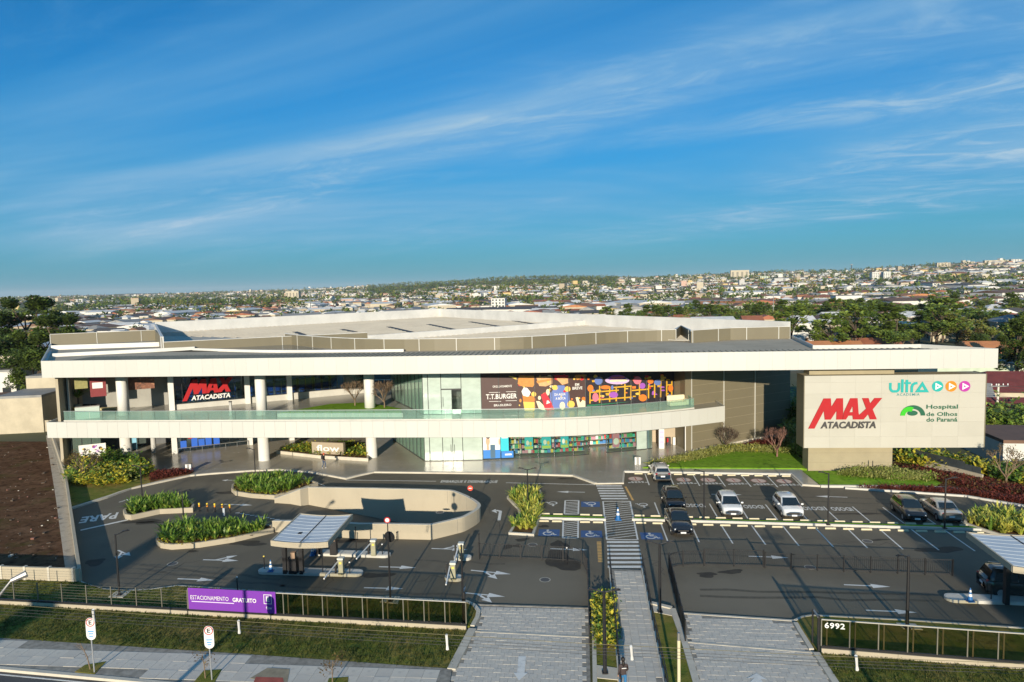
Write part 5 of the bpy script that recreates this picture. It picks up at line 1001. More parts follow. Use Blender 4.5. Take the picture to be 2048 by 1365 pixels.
# fence end frames
for px, lb, h in (((929, 1250), 'black gate pillar at the end of the glazed fence', 2.0), ((1637, 1304), 'black gate pillar beside the number 6992', 2.0)):
    q = P(*px); t = thing('gate_pillar', lb, 'pillar', tuple(q)); MB().box((q.x, q.y, h / 2), (.12, .14, h), SITE).build('post', BLACK, t); MB().box((q.x - (.0), q.y + .75, h / 2), (.08, .08, h), SITE).build('post', BLACK, t); MB().box((q.x, q.y + .38, h - .05), (.09, .85, .08), SITE).build('beam', GREYM, t)
A, B_ = P(379, 1231.8), P(933, 1262.5); dF = (B_ - A).normalized(); PUR = mat('banner_purple', (.17, .028, .36), .75, var=.06, scale=.6)
bn = thing('banner', 'purple banner reading ESTACIONAMENTO GRATUITO on the street fence', 'banner', tuple(A)); bw_ = (P(556, 1241.6) - A).length - .1
MB().box(((A + dF * (bw_ / 2 + .05)).x, (A + dF * (bw_ / 2 + .05)).y - .085, 1.16), (bw_, .02, 1.36), math.atan2(dF.y, dF.x)).build('cloth', PUR, bn)
def bfr(u, z): q = A + dF * u; return vframe((q.x, q.y - .10, z), dF, .004)
text_in('lettering', 'ESTACIONAMENTO', SIGNW, bn, bfr(bw_ * .255, 1.25), bw_ * .44, .26, bold=-.004); text_in('lettering', 'GRATUITO', SIGNW, bn, bfr(bw_ * .655, 1.22), bw_ * .27, .27, bold=.022)
mm = bfr(bw_ * .29, .99); MB().add([mm @ Vector(v) for v in ((-bw_ * .245, -.025, 0), (bw_ * .245, -.025, 0), (bw_ * .245, .025, 0), (-bw_ * .245, .025, 0))], [(0, 1, 2, 3)]).build('small_print', mat('banner_pale', (.66, .58, .76), .5), bn)
fr_ = MB().wall([(-.24, -.28), (.24, -.28), (.24, .28), (-.24, .28)], .035, 0, .004, closed=True); mm = bfr(bw_ * .92, 1.36); MB().add([mm @ Vector(v) for v in fr_.v], fr_.f).build('logo_frame', SIGNW, bn); text_in('lettering', 'E', SIGNW, bn, bfr(bw_ * .92, 1.38), .22, .32, bold=.03); text_in('lettering', 'flow', SIGNW, bn, bfr(bw_ * .93, .82), .38, .18, bold=.01)
A2, B2 = P(1642, 1308.5), P(2120, 1347); d2 = (B2 - A2).normalized(); nq = A2 + d2 * .62; nb_ = thing('house_number', 'white number 6992 on the dark glazed fence', 'number sign', (nq.x, nq.y - .1, 1.7))
text_in('lettering', '6992', SIGNW, nb_, vframe((nq.x, nq.y - .09, 1.66), d2, .0), 1.0, .32, bold=.02, spacing=1.1, extrude=.01)
def rail_fence(label, px=None, h=1.1, post=1.6, bar=.13, world=None, z0=0.0, name='railing', closed_gate=False):
    path = world or [P2(*q) for q in px]; t = thing(name, label, 'railing', (path[0][0], path[0][1], z0)); LN = sum(seglen(path))
    MB().wall(path, .04, z0 + h - .04, z0 + h).build('top_rail', BLACK, t); MB().wall(path, .035, z0 + .10, z0 + .14).build('bottom_rail', BLACK, t)
    n = max(1, round(LN / post))
    for k in range(n + 1): q = at_len(path, LN * k / n); MB().box((q.x, q.y, z0 + h / 2 + .03), (.07, .07, h + .06)).build('post', BLACK, t)
    bars = MB(); m = int(LN / bar)
    for k in range(m): q = at_len(path, LN * (k + .5) / m); bars.box((q.x, q.y, z0 + h / 2 + .05), (.018, .018, h - .14))
    bars.build('bars', BLACK, t)['kind'] = 'stuff'; return t
rail_fence('black bar railing across the left car park entrance lane', [(958, 1115.5), (1013, 1118), (1094, 1121), (1148, 1124), (1167, 1132), (1174, 1148)])
rail_fence('black bar railing along the edge of the left paved driveway', [(1175, 1150), (1177, 1200), (1179, 1290)])
rail_fence('short curved black railing at the right entrance corner', [(1338, 1143), (1344, 1137), (1356, 1134), (1380, 1132.5), (1408, 1132)])
g = rail_fence('framed black sliding gate leaf behind the right entrance', [(1409, 1132), (1527, 1134.5)], h=1.2, post=1.9)
rail_fence('long black bar railing across the right car park lane', [(1530, 1136), (1616, 1141), (1708, 1144.5), (1852, 1150), (1905, 1152)], post=1.75)
rail_fence('tall black railing slanting down beside the right driveway', [(1338, 1145), (1350, 1195), (1371, 1288)], h=1.35, post=1.5, bar=.1)
def handrail(label, px):
    path = [P2(*q) for q in px]; t = thing('handrail', label, 'handrail', (path[0][0], path[0][1], .1)); LN = sum(seglen(path))
    for z in (.55, .98): MB().tube([(p[0], p[1], z + .1) for p in path], .028, 6).build('rail', BLACK, t)
    n = round(LN / 1.25)
    for k in range(n + 1): q = at_len(path, LN * k / n); MB().tube([(q.x, q.y, .05), (q.x, q.y, 1.08)], .03, 6).build('post', BLACK, t)
    MB().wall(path, .18, .02, .16).build('kerb_base', CONC, t)
handrail('black handrail along the left side of the walkway', [(1220, 1138), (1230, 1255), (1243, 1400)]); handrail('black handrail along the right side of the walkway', [(1285, 1140), (1306, 1255), (1336, 1400)])
# ------------------------------------------------------------------ lamp posts
def lamp(label, base, top_y, arms, z0=0.0, r=.055, ang=SITE):
    q = P(*base, z0); h = zat((q.x, q.y), top_y) - z0; t = thing('lamp_post', label, 'lamp post', (q.x, q.y, z0), 0, 'slim black lamp posts of the car park')
    MB().box((0, 0, .03), (.3, .3, .06)).build('base_plate', BLACK, t, local=True); MB().tube([(0, 0, .05), (0, 0, h * .5), (0, 0, h)], [r * 1.25, r * 1.1, r * .9], 8).build('pole', BLACK, t, local=True)
    for s in arms:
        c, sn = math.cos(ang) * s, math.sin(ang) * s
        MB().tube([(0, 0, h - .06), (c * .75, sn * .75, h + .16)], .04, 6).build('arm', BLACK, t, local=True)
        MB().box((c * .62, sn * .62, h + .10), (.42, .16, .05), ang).build('lamp_head', BLACK, t, local=True)
    return t
lamp('lamp post with forked head standing behind the far-left strap-leaf planter', (285, 1003), 934, (-1, 1)); lamp('lamp post in the long strap-leaf planter beside the toll canopy', (368, 1050), 983, (-1, 1), .2)
lamp('lamp post on the concrete pad behind the left see-through fence', (239, 1191), 1069, (1,), .12, ang=R(35)); lamp('slim lamp post behind the strap-leaf planter below the round column', (511, 955), 899, (-1,), 0, .045)
lamp('lamp post on a concrete pad behind the glazed fence, with convex mirror', (781, 1203), 1066, (), .12); lamp('black pole at the gate end of the glazed fence', (927, 1247), 1090, (), .1)
lamp('lamp post with forked head rising from the planter near the zebra crossing', (1056, 1012), 939, (-1, 1), .15); lamp('forked lamp post on the pad just right of the walkway', (1320, 1224), 1087, (-1, 1), .13, .075); lamp('forked lamp post standing among the yellow shrubs left of the walkway', (1210, 1346), 1183, (-1, 1), .13, .085)
lamp('lamp post in the median behind the two black cars', (1408, 1040), 943, (-1,), .14, .06); lamp('lamp post in the median right of the second white hatchback', (1656, 1050), 947, (-1,), .14, .06); lamp('lamp post in the median in front of the silver sedan', (1889, 1057), 958, (1,), .14, .06)
lamp('tall lamp post behind the fence numbered 6992', (1814, 1257), 1112, (-1,), .12, .08, ang=R(15))
lamp('short post standing before the totem pillar', (1745, 947), 922, (), .15, .045)
mq = P(781, 1203); mz = zat((mq.x, mq.y), 1076); mr_ = thing('convex_mirror', 'round traffic mirror on the lamp post behind the glazed fence', 'mirror', (mq.x, mq.y, mz)); MB().tube([(mq.x + .05, mq.y + .12, mz), (mq.x + .08, mq.y + .2, mz + .01)], .36, 16).build('back_shell', BLACK, mr_, smooth=False); MB().tube([(mq.x + .0, mq.y, mz), (mq.x + .05, mq.y + .15, mz)], .03, 6).build('bracket', BLACK, mr_)
pz = zat((mq.x, mq.y), 1040); ps = thing('round_sign', 'small red-rimmed round sign on top of the mirror pole', 'sign', (mq.x, mq.y, pz)); MB().tube([(mq.x, mq.y, mz + .2), (mq.x, mq.y, pz)], .035, 6).build('pole', BLACK, ps); MB().tube([(mq.x, mq.y - .06, pz), (mq.x, mq.y - .08, pz)], .20, 16).build('plate', RED, ps); MB().tube([(mq.x, mq.y - .082, pz), (mq.x, mq.y - .088, pz)], .13, 16).build('face', SIGNW, ps)
q = Vector(P2(941, 997, 1.2)); pz = zat(q, 976.5); ps = thing('round_sign', 'red no-entry disc above the bend of the ramp wall', 'sign', (q.x, q.y, 1.2)); MB().tube([(q.x, q.y, 1.2), (q.x, q.y, pz)], .03, 6).build('pole', BLACK, ps); MB().tube([(q.x, q.y - .05, pz), (q.x, q.y - .07, pz)], .24, 18).build('plate', mat('sign_bright_red', (.75, .06, .03), .5), ps); MB().box((q.x, q.y - .075, pz), (.28, .01, .07)).build('bar', SIGNW, ps)
# curved street lamp at the far left and the cream pole at the bottom
sl = thing('street_lamp', 'grey curved street lamp arm reaching in from the far left', 'street lamp', (-31.5, 35.6, .08))
a = P(0, 1190, 7.0); c = P(22, 1162, 7.6); e = P(48, 1150, 7.75); MB().tube([(-31.5, 35.6, .08), (-31.5, 35.6, 5.0), tuple(P(-40, 1230, 6.2)), tuple(a), tuple(c), tuple(e)], [.09, .08, .07, .06, .05, .05], 8).build('pole', GREYM, sl, smooth=True); MB().tube([tuple(c), tuple(e + (e - c) * .2)], [.10, .16], 8).build('lamp_head', GREYM, sl)
cp = P(1358, 1420); ct_ = thing('cream_pole', 'slim cream pole with grey tip beside the right driveway', 'pole', tuple(cp)); h_ = zat(cp, 1266); h2 = zat(cp, 1281); MB().tube([(cp.x, cp.y, 0), (cp.x, cp.y, h2)], .075, 10).build('shaft', mat('cream_paint', (.66, .58, .38), .6), ct_); MB().tube([(cp.x, cp.y, h2), (cp.x, cp.y, h_)], .075, 10).build('tip', GREYM, ct_)
# overhead wires
WIRE = mat('wire', (.05, .05, .05), .6); WIREY = mat('wire_yellow', (.16, .14, .07), .6)
for k, (y0, lb) in enumerate(((0, 'topmost yellowish overhead wire along the street'), (8, 'second overhead wire below the yellowish one'), (14, 'third overhead wire above the pavement'), (20.5, 'lowest overhead wire above the pavement'))):
    pts = [P(x, y + y0, 7.6 - k * .22) for x, y in ((-150, 1198), (340, 1233), (700, 1258.5), (940, 1273), (1160, 1287), (1400, 1299), (1640, 1312), (2048, 1328), (2300, 1337))]
    tag(MB().tube([tuple(p) for p in pts], .007 if k else .009, 5).build('overhead_wire', WIREY if k == 0 else WIRE), lb, 'wire', 'overhead wires along the street')
for k, px in enumerate(((186, 1220, 1242), (477, 1242, 1266), (893, 1270, 1299), (1262, 1293, 1319), (1712, 1312, 1340))):
    a, c = P(px[0], px[1], 7.6), P(px[0] + 2, px[2], 7.0); t = thing('wire_spacer', '%s white spacer from the left hanging on the overhead wires' % ORD[k], 'wire spacer', tuple(a), 0, 'white wire spacers'); MB().tube([tuple(a), tuple(a.lerp(c, .7)), tuple(c)], [.05, .04, .06], 6).build('body', SIGNW, t)
# ------------------------------------------------------------------ toll canopies, islands, barriers, cones, bollards
ISLM = layered('island_concrete', (.60, .58, .52), [((.45, .43, .39), 1.2, .45, .68, (1, 1, 1), .8), ((.2, .2, .19), 3, .64, .76, (1, 1, 1), .5)], rough=.8, bump=.1)
def island(label, a, c, w=.75):
    A, B_ = P(*a), P(*c); d = (B_ - A); ang = math.atan2(d.y, d.x); L_ = d.length; o = thing('traffic_island', label, 'traffic island', tuple((A + B_) / 2), ang); r = w / 2
    pts = [(L_ / 2 - r + x, y) for x, y in arc((0, 0), r, -90, 90, 8)] + [(-L_ / 2 + r + x, y) for x, y in arc((0, 0), r, 90, 270, 8)]
    MB().prism(pts, 0, .20).build('kerb_body', WHITE, o, local=True, bevel=.02); MB().prism([(x * .985, y * .75) for x, y in pts], .2, .212).build('top_surface', ISLM, o, local=True)
    return o
island('long white island under the toll canopy', (518, 1144), (726, 1149.5), .95); island('white island behind the toll canopy with a second barrier', (634, 1108), (781, 1113), .85); island('small white oval island holding the far exit barrier', (908, 1117), (943, 1119), .8); island('small white oval island holding the near exit barrier', (890, 1158), (926, 1160), .85)
island('long white island under the right toll canopy', (1889, 1199), (2300, 1214), 1.0)
def canopy(label, fl, fr, br, bl, z, posts, zf=.32, sag=.28):
    cs = [P(*p, z) for p in (fl, fr, br, bl)]; c0 = (cs[0] + cs[1]) / 2; t = thing('toll_canopy', label, 'canopy', (c0.x, c0.y, 0)); nseg = 10
    def pt(s, v): a = cs[0].lerp(cs[1], s); b_ = cs[3].lerp(cs[2], s); q = a.lerp(b_, v); q.z = z - sag * (1 - (2 * s - 1) ** 2) * .45 + .12 * (v); return q
    for s0, s1 in ((0, .49), (.51, 1)):
        mb = MB(); vs = []
        for k in range(7):
            s = s0 + (s1 - s0) * k / 6
            for v in (0.02, .98): vs.append(pt(s, v) + Vector((0, 0, .02)))
        mb.add(vs, [(2 * i, 2 * i + 2, 2 * i + 3, 2 * i + 1) for i in range(6)]); mb.build('roof_sheet', CROOF, t)
        rb2 = MB()
        for k in range(9):
            v = .06 + .11 * k; rb2.tube([tuple(pt(s0 + (s1 - s0) * i / 5, v) + Vector((0, 0, .03))) for i in range(6)], .010, 4)
        rb2.build('sheet_ribs', CROOF, t)['kind'] = 'stuff'
    for a, c, nm in (((0, 0), (1, 0), 'front_fascia'), ((0, 1), (1, 1), 'rear_fascia'), ((0, 0), (0, 1), 'side_fascia'), ((1, 0), (1, 1), 'side_fascia')):
        vs = []
        for k in range(nseg + 1):
            s = a[0] + (c[0] - a[0]) * k / nseg; v = a[1] + (c[1] - a[1]) * k / nseg; p = pt(s, v); vs += [p + Vector((0, 0, .06)), p - Vector((0, 0, zf))]
        o_ = Vector((0, .10, 0)) if 'fascia' in nm and nm[0] in 'fr' else Vector((.1, 0, 0)); m_ = len(vs); sg_ = -1 if (nm == 'rear_fascia' or a == (1, 0)) else 1
        vs2 = [v + o_ * sg_ for v in vs]; fs = []
        for k in range(nseg): i = 2 * k; fs += [(i, i + 1, i + 3, i + 2), (m_ + i, m_ + i + 2, m_ + i + 3, m_ + i + 1), (i, i + 2, m_ + i + 2, m_ + i), (i + 1, m_ + i + 1, m_ + i + 3, i + 3)]
        MB().add(vs + vs2, fs).build(nm, WALLW, t)
    mb = MB(); mb.add([tuple(pt(s, v) - Vector((0, 0, .12))) for s, v in ((.03, .03), (.97, .03), (.97, .97), (.03, .97))], [(3, 2, 1, 0)]); mb.build('ceiling', SOFF, t)
    mid = [pt(.5, v) for v in (0.01, .99)]; MB().tube([tuple(m + Vector((0, 0, .03))) for m in mid], .05, 4).build('centre_gutter', BLACK, t)
    for px in posts:
        q = P(*px, .2); MB().box((q.x, q.y, (z - .1) / 2 + .1), (.26, .3, z - .15), SITE).build('post', BLACK, t)
    return t
CROOF = layered('canopy_sheet', (.55, .60, .64), [((.48, .53, .58), .4, .42, .62, (1, 1, 1), .8), ((.28, .34, .42), .9, .6, .74, (1, 3, 1), .5)], rough=.4, bump=.02)
canopy('toll canopy with two blue-grey roof panels and dark posts, left entrance', (541, 1083), (656, 1086), (706, 1033), (600, 1031), 3.1, ((571, 1145), (604, 1145.5)))
canopy('toll canopy at the right edge sheltering the dark car', (2026, 1135), (2250, 1152), (2110, 1074), (1932, 1069), 3.1, ((2012, 1206), (2150, 1210)))
kq = P(588, 1146, .2); kk = thing('ticket_kiosk', 'dark ticket machine with beige front under the toll canopy', 'ticket machine', tuple(kq)); MB().box((kq.x, kq.y, .75), (.55, .5, 1.1), SITE).build('cabinet', BLACK, kk); MB().box((kq.x + .05, kq.y - .1, 1.5), (.32, .3, .5), SITE).build('head', mat('kiosk_tan', (.42, .28, .18), .6, var=.3, scale=6), kk); MB().box((kq.x - .35, kq.y, .9), (.1, .3, .9), SITE).build('side_panel', BLACK, kk)
kq = P(668, 1109, .2); kk = thing('ticket_kiosk', 'grey ticket machine on the island behind the canopy', 'ticket machine', tuple(kq)); MB().box((kq.x, kq.y, .8), (.5, .4, 1.2), SITE).build('cabinet', BLACK, kk); MB().box((kq.x, kq.y - .05, 1.45), (.34, .34, .35), SITE).build('head', MATS['kiosk_tan'], kk)
kq = P(638, 1108, .2); kk = thing('ticket_kiosk', 'narrow dark reader post under the canopy edge', 'ticket machine', tuple(kq)); MB().box((kq.x, kq.y, .75), (.3, .3, 1.1), SITE).build('cabinet', BLACK, kk)
BOX = mat('barrier_box', (.33, .32, .22), .5, var=.2, scale=3); LAMPY = mat('barrier_lamp', (.8, .62, .12), .4)
def barrier(label, base, tip, tipz=.9):
    q = P(*base, .2); e = P(*tip, tipz); t = thing('boom_barrier', label, 'boom barrier', tuple(q), 0, 'boom barriers of the car park')
    MB().box((q.x, q.y, .75), (.36, .36, 1.1), SITE).build('cabinet', BOX, t, bevel=.02); MB().box((q.x, q.y, 1.36), (.42, .42, .12), SITE).build('cap', mat('barrier_cap', (.62, .62, .56), .5), t); MB().box((q.x, q.y - .2, 1.08), (.16, .04, .14), SITE).build('lamp', LAMPY, t)
    MB().tube([(q.x - .22, q.y, 1.12), (e.x, e.y, tipz)], .05, 8).build('boom', SIGNW, t); MB().box((q.x - .45, q.y + .25, .7), (.12, .14, 1.0), SITE).build('sensor_post', BLACK, t)
barrier('boom barrier on the canopy island with its white arm lowered', (683, 1149), (648, 1158), 1.0); barrier('boom barrier on the island behind the canopy', (748, 1111), (713, 1118), 1.0); barrier('boom barrier on the far small oval island', (923, 1118), (909, 1122), .9); barrier('boom barrier on the near small oval island by the fence', (907, 1159), (892, 1170), .9)
for px, ty, lb, h_ in (((448, 0), 0, '', 0),):
    pass
for base, top, lb, g_ in (((529, 1141), 1114, 'thin black post with yellow tip at the canopy island end', 1), ((646, 1148), 1095, 'thin dark post beside the canopy island barrier', 0), ((713, 1107), 1056, 'dark arched reader post behind the canopy', 0), ((700, 1150), 1126, 'short white-tipped post on the canopy island', 2), ((765, 1112), 1090, 'short white-tipped post on the rear island', 2),
                          ((959, 1116), 1069, 'tall thin black post at the left end of the bar railing', 0), ((1134, 1127), 1097, 'thin black post standing in the wet patch', 2), ((475, 1180), 1156, 'short black post behind the purple banner', 2), ((1982, 1202), 1172, 'thin black post on the right toll island', 0), ((794, 1079), 1066, 'tiny black post at the ramp wall', 0)):
    q = P(*base, .1); h_ = zat(q, top); t = thing('guide_post', lb, 'post', tuple(q)); MB().tube([(q.x, q.y, 0), (q.x, q.y, h_)], .035, 6).build('shaft', BLACK, t)
    MB().tube([(q.x, q.y, h_), (q.x, q.y, h_ + .08)], .055, 6).build('tip', [BLACK, LAMPY, SIGNW][g_], t)
CBL = mat('cone_blue', (.015, .13, .36), .5); 
def cone(label, base, z0=0.0, s=1.0):
    q = P(*base, z0); t = thing('traffic_cone', label, 'traffic cone', tuple(q), 0, 'blue and white traffic cones'); MB().box((0, 0, .03 * s), (.42 * s, .42 * s, .06 * s)).build('base', CBL, t, local=True)
    for z0_, z1_, m in ((.06, .34, CBL), (.34, .50, SIGNW), (.50, .62, CBL), (.62, .76, SIGNW), (.76, .88, CBL)):
        r0, r1 = .17 - .14 * z0_ / .88, .17 - .14 * z1_ / .88; MB().lathe((0, 0, 0), [(r0 * s, z0_ * s), (r1 * s, z1_ * s)], 14).build('band', m, t, local=True)
cone('blue and white cone on the canopy island', (542, 1143), .2, .95); cone('blue and white cone in the hatched crossing', (1236, 1040), 0, 1.25); cone('blue and white cone on the right toll island', (1940, 1203), .2, .95); cone('nearer of two cones behind the canopy posts', (625, 1111), 0, .95); cone('farther of two cones behind the canopy posts', (630, 1108), 0, .95)
ORB = mat('bollard_orange', (.75, .28, .02), .5); YEB = mat('bollard_yellow', (.80, .58, .05), .5)
for k, px in enumerate(((399, 1023), (415, 1023.5), (430, 1024), (445, 1025), (460, 1026))):
    q = P(*px); t = thing('bollard', '%s black and orange bollard from the left beyond the long planter' % ORD[k], 'bollard', tuple(q), 0, 'striped bollards'); MB().tube([(0, 0, 0), (0, 0, .45)], .07, 10).build('post', BLACK, t, local=True)
    for z, m in ((.45, ORB), (.6, BLACK if k % 2 else YEB), (.68, YEB)): MB().tube([(0, 0, z), (0, 0, z + .11)], .08 if z > .66 else .075, 10).build('stripe', m, t, local=True)
for px, lb in (((500, 1031.5), 'blue plastic box standing beside the bollards'),):
    q = P(448, 1032); t = thing('sign_board', 'small pale board leaning near the bollards', 'board', tuple(q)); MB().box((q.x, q.y, .35), (.18, .06, .7)).build('board', mat('board_pale', (.4, .45, .5), .6), t)
# bins and floor stands on the plaza
for px, lb in (((378, 943), 'striped white bin on the forecourt left of the column'), ((1275, 929), 'striped white bin on the forecourt near the lawn')):
    q = P(*px, .12); t = thing('litter_bin', lb, 'bin', tuple(q))
    for k in range(3): MB().box((q.x + (k - 1) * .22, q.y, .52), (.19, .3, .8)).build('compartment', (SIGNW, GREYM, SIGNW)[k], t)
    MB().box((q.x, q.y, .96), (.68, .34, .06)).build('lid', GREYM, t)
q = P(308, 905, .12); t = thing('display_stand', 'pale cylinder stand inside the left entrance', 'stand', tuple(q)); MB().lathe((q.x, q.y, .12), [(.35, 0), (.3, .1), (.3, 1.9), (.35, 2.0)], 14).build('body', mat('stand_grey', (.5, .5, .48), .4), t)
q = P(270, 900, .12); t = thing('display_stand', 'light blue roll-up display inside the left entrance', 'stand', tuple(q)); MB().box((q.x, q.y, 1.05), (.6, .1, 1.8)).build('print', mat('stand_blue', (.2, .45, .62), .5), t); MB().box((q.x, q.y, .14), (.7, .3, .06)).build('base', GREYM, t)
q = P(229, 926, .12); t = thing('gumball_machine', 'red and dark vending globe by the left column', 'vending machine', tuple(q)); MB().box((q.x, q.y, .9), (.5, .45, 1.5)).build('body', PDARK, t); MB().lathe((q.x, q.y - .05, .35), [(.02, -.28), (.22, -.18), (.28, 0), (.22, .2), (.02, .28)], 12).build('globe', mat('globe_orange', (.75, .3, .12), .3), t, smooth=True)
# left part: window mural seen between the shrubs
a, c = along_px(S0, SA, 160) - E2 * .15, along_px(S0, SA, 214) - E2 * .15; mu = thing('window_mural', 'white window mural with purple dots at the far left shop', 'poster', (a.x, a.y, .3)); MB().wall([a, c], .03, .3, 2.3).build('print', PWHITE, mu)
for k in range(16): s = r6.uniform(.1, .92); z = r6.uniform(.5, 2.1); q = a.lerp(c, s) - E2 * .03; MB().add([(q.x + E1.x * x, q.y + E1.y * x, z + y) for x, y in arc((0, 0), r6.uniform(.08, .2), 0, 320, 8)], [tuple(range(9))]).build('dot', r6.choice((PPUR, PDARK, PLIL, FRY)), mu)
# second-floor things: planter with lawn, sofa, tables, palm
pp = [P2(555, 834.5, 5.6), P2(806, 834, 5.6), P2(806, 826, 5.6), P2(735, 812, 5.6), P2(660, 815, 5.6)]
pt_ = thing('balcony_planter', 'long low white planter with lawn on the upper balcony', 'planter', (*pp[0], 5.57)); MB().prism(pp, 5.57, 6.02).build('box', WHITE, pt_); cx_, cy_ = sum(p[0] for p in pp) / 5, sum(p[1] for p in pp) / 5
MB().prism([(cx_ + (p[0] - cx_) * .97, cy_ + (p[1] - cy_) * .93) for p in pp], 6.02, 6.07).build('grass', GRASSB, pt_)
q = P(1355, 812, 5.58); so = thing('outdoor_sofa', 'rounded cream sofa on the balcony by the play hoarding', 'sofa', tuple(q)); MB().box((q.x, q.y + .1, 5.85), (2.3, .9, .45), R(15)).build('seat', CREAM, so, bevel=.1); MB().box((q.x - .1, q.y + .5, 6.3), (2.3, .35, 1.0), R(15)).build('backrest', CREAM, so, bevel=.14); MB().box((q.x + 1.05, q.y + .2, 6.05), (.35, .9, .7), R(15)).build('armrest', CREAM, so, bevel=.1)
for k, (px, lb) in enumerate((((170, 825), 'dark lounge seat left of the round column on the balcony'), ((187, 825), 'second dark lounge seat beside the beige bench'))):
    q = P(*px, 5.58); t = thing('lounge_chair', lb, 'chair', tuple(q)); MB().box((q.x, q.y, 5.85), (.9, .8, .25)).build('seat', PDARK, t, bevel=.05); MB().box((q.x, q.y + .35, 6.2), (.9, .15, .7)).build('backrest', PDARK, t, bevel=.05)
    for dx in (-.35, .35):
        for dy in (-.3, .3): MB().box((q.x + dx, q.y + dy, 5.65), (.06, .06, .17)).build('leg', PDARK, t)
q = P(212, 823, 5.58); t = thing('bench', 'beige bench on the upper left balcony', 'bench', tuple(q)); MB().box((q.x, q.y, 5.9), (2.6, .7, .3), R(8)).build('seat', mat('bench_beige', (.5, .44, .24), .7), t, bevel=.05); MB().box((q.x, q.y, 5.66), (2.3, .5, .18), R(8)).build('base', PDARK, t)
q = P(151, 833, 5.58); t = thing('floor_sign', 'orange and yellow floor sign on the upper left balcony', 'sign', tuple(q)); MB().box((q.x, q.y, 6.15), (.42, .05, 1.1)).build('board', YEB, t); MB().box((q.x, q.y - .03, 6.35), (.36, .02, .4)).build('print', ORB, t)
q = P(462, 831, 5.58); t = thing('balcony_post', 'grey ticket post on the balcony below the red sign', 'post', tuple(q)); MB().box((q.x, q.y, 6.35), (.28, .2, 1.55)).build('body', GREYM, t); MB().box((q.x, q.y, 7.2), (.32, .24, .1)).build('cap', BLACK, t)
# ------------------------------------------------------------------ road signs by the street
BLU2 = mat('sign_blue', (.06, .30, .62), .5)
for px, ty, lb in (((189, 1346), 1232, 'oval parking sign with red ringed E beside the bare sapling'), ((424, 1361), 1248, 'oval parking sign with red ringed E and blue symbol by the second tree pit')):
    q = P(*px, .1); h_ = zat(q, ty); t = thing('road_sign', lb, 'road sign', tuple(q)); ph = .36
    MB().tube([(q.x, q.y, .08), (q.x - .05, q.y, h_ - .2)], .035, 8).build('pole', mat('galvanised', (.5, .52, .54), .4, metal=.6), t)
    def oval(sx, z0, z1, y, n=10): return [(q.x + sx * math.cos(a_), y, z0 + sx * math.sin(a_)) for a_ in [math.pi + math.pi * k / n for k in range(n + 1)]] + [(q.x + sx * math.cos(a_), y, z1 + sx * math.sin(a_)) for a_ in [math.pi * k / n for k in range(n + 1)]]
    zc1 = h_ - .34; zc0 = h_ - 1.05; o1 = oval(.25, zc0, zc1, q.y - .05); n_ = len(o1); mb = MB(); mb.add(o1 + [(v[0], v[1] + .03, v[2]) for v in o1], [tuple(range(n_)), tuple(range(2 * n_ - 1, n_ - 1, -1))] + [(i, n_ + i, n_ + (i + 1) % n_, (i + 1) % n_) for i in range(n_)]); mb.build('plate', SIGNW, t)
    rg = ring((0, 0), .23, .045, 0, 20); MB().add([(q.x + v[0], q.y - .056, zc1 + v[1]) for v in rg.v], rg.f).build('red_ring', RED, t)
    text_in('lettering', 'E', PDARK, t, vframe((q.x, q.y - .057, zc1), (1, 0), .003), .16, .23, bold=.03)
    for k in range(3): MB().box((q.x, q.y - .057, zc0 + .22 - k * .13), (.30 - .05 * k, .004, .06)).build('print', BLU2, t)
# ------------------------------------------------------------------ cars
TYRE = mat('tyre', (.02, .02, .02), .85); RIM = mat('alloy_rim', (.55, .56, .57), .3, metal=.9); CGL = mat('car_glass', (.012, .018, .022), .04, spec=.9); LIGHT = mat('headlight', (.75, .78, .80), .12, spec=.8); TAIL = mat('tail_light', (.45, .012, .012), .2); PLATE = mat('number_plate', (.70, .72, .74), .4); TRIM = mat('car_trim', (.02, .02, .022), .5); CHRO = mat('chrome', (.7, .7, .7), .12, metal=1.0)
def paint(n, c, met=0.0): return mat('car_paint_' + n, c, .28, metal=met, coat=.9, var=.04, scale=2)
KIND = dict(hatch=dict(L=3.95, W=1.72, H=1.50, belt=.94, hood=.80, wsb=1.10, wst=.30, rt=-1.40, rb=-1.80, deck=None), sedan=dict(L=4.45, W=1.74, H=1.47, belt=.95, hood=.78, wsb=1.15, wst=.35, rt=-.95, rb=-1.62, deck=1.02),
            wagon=dict(L=4.25, W=1.72, H=1.50, belt=.95, hood=.80, wsb=1.10, wst=.38, rt=-1.78, rb=-2.02, deck=None), suv=dict(L=4.45, W=1.84, H=1.70, belt=1.06, hood=.98, wsb=1.20, wst=.45, rt=-1.80, rb=-2.10, deck=None))
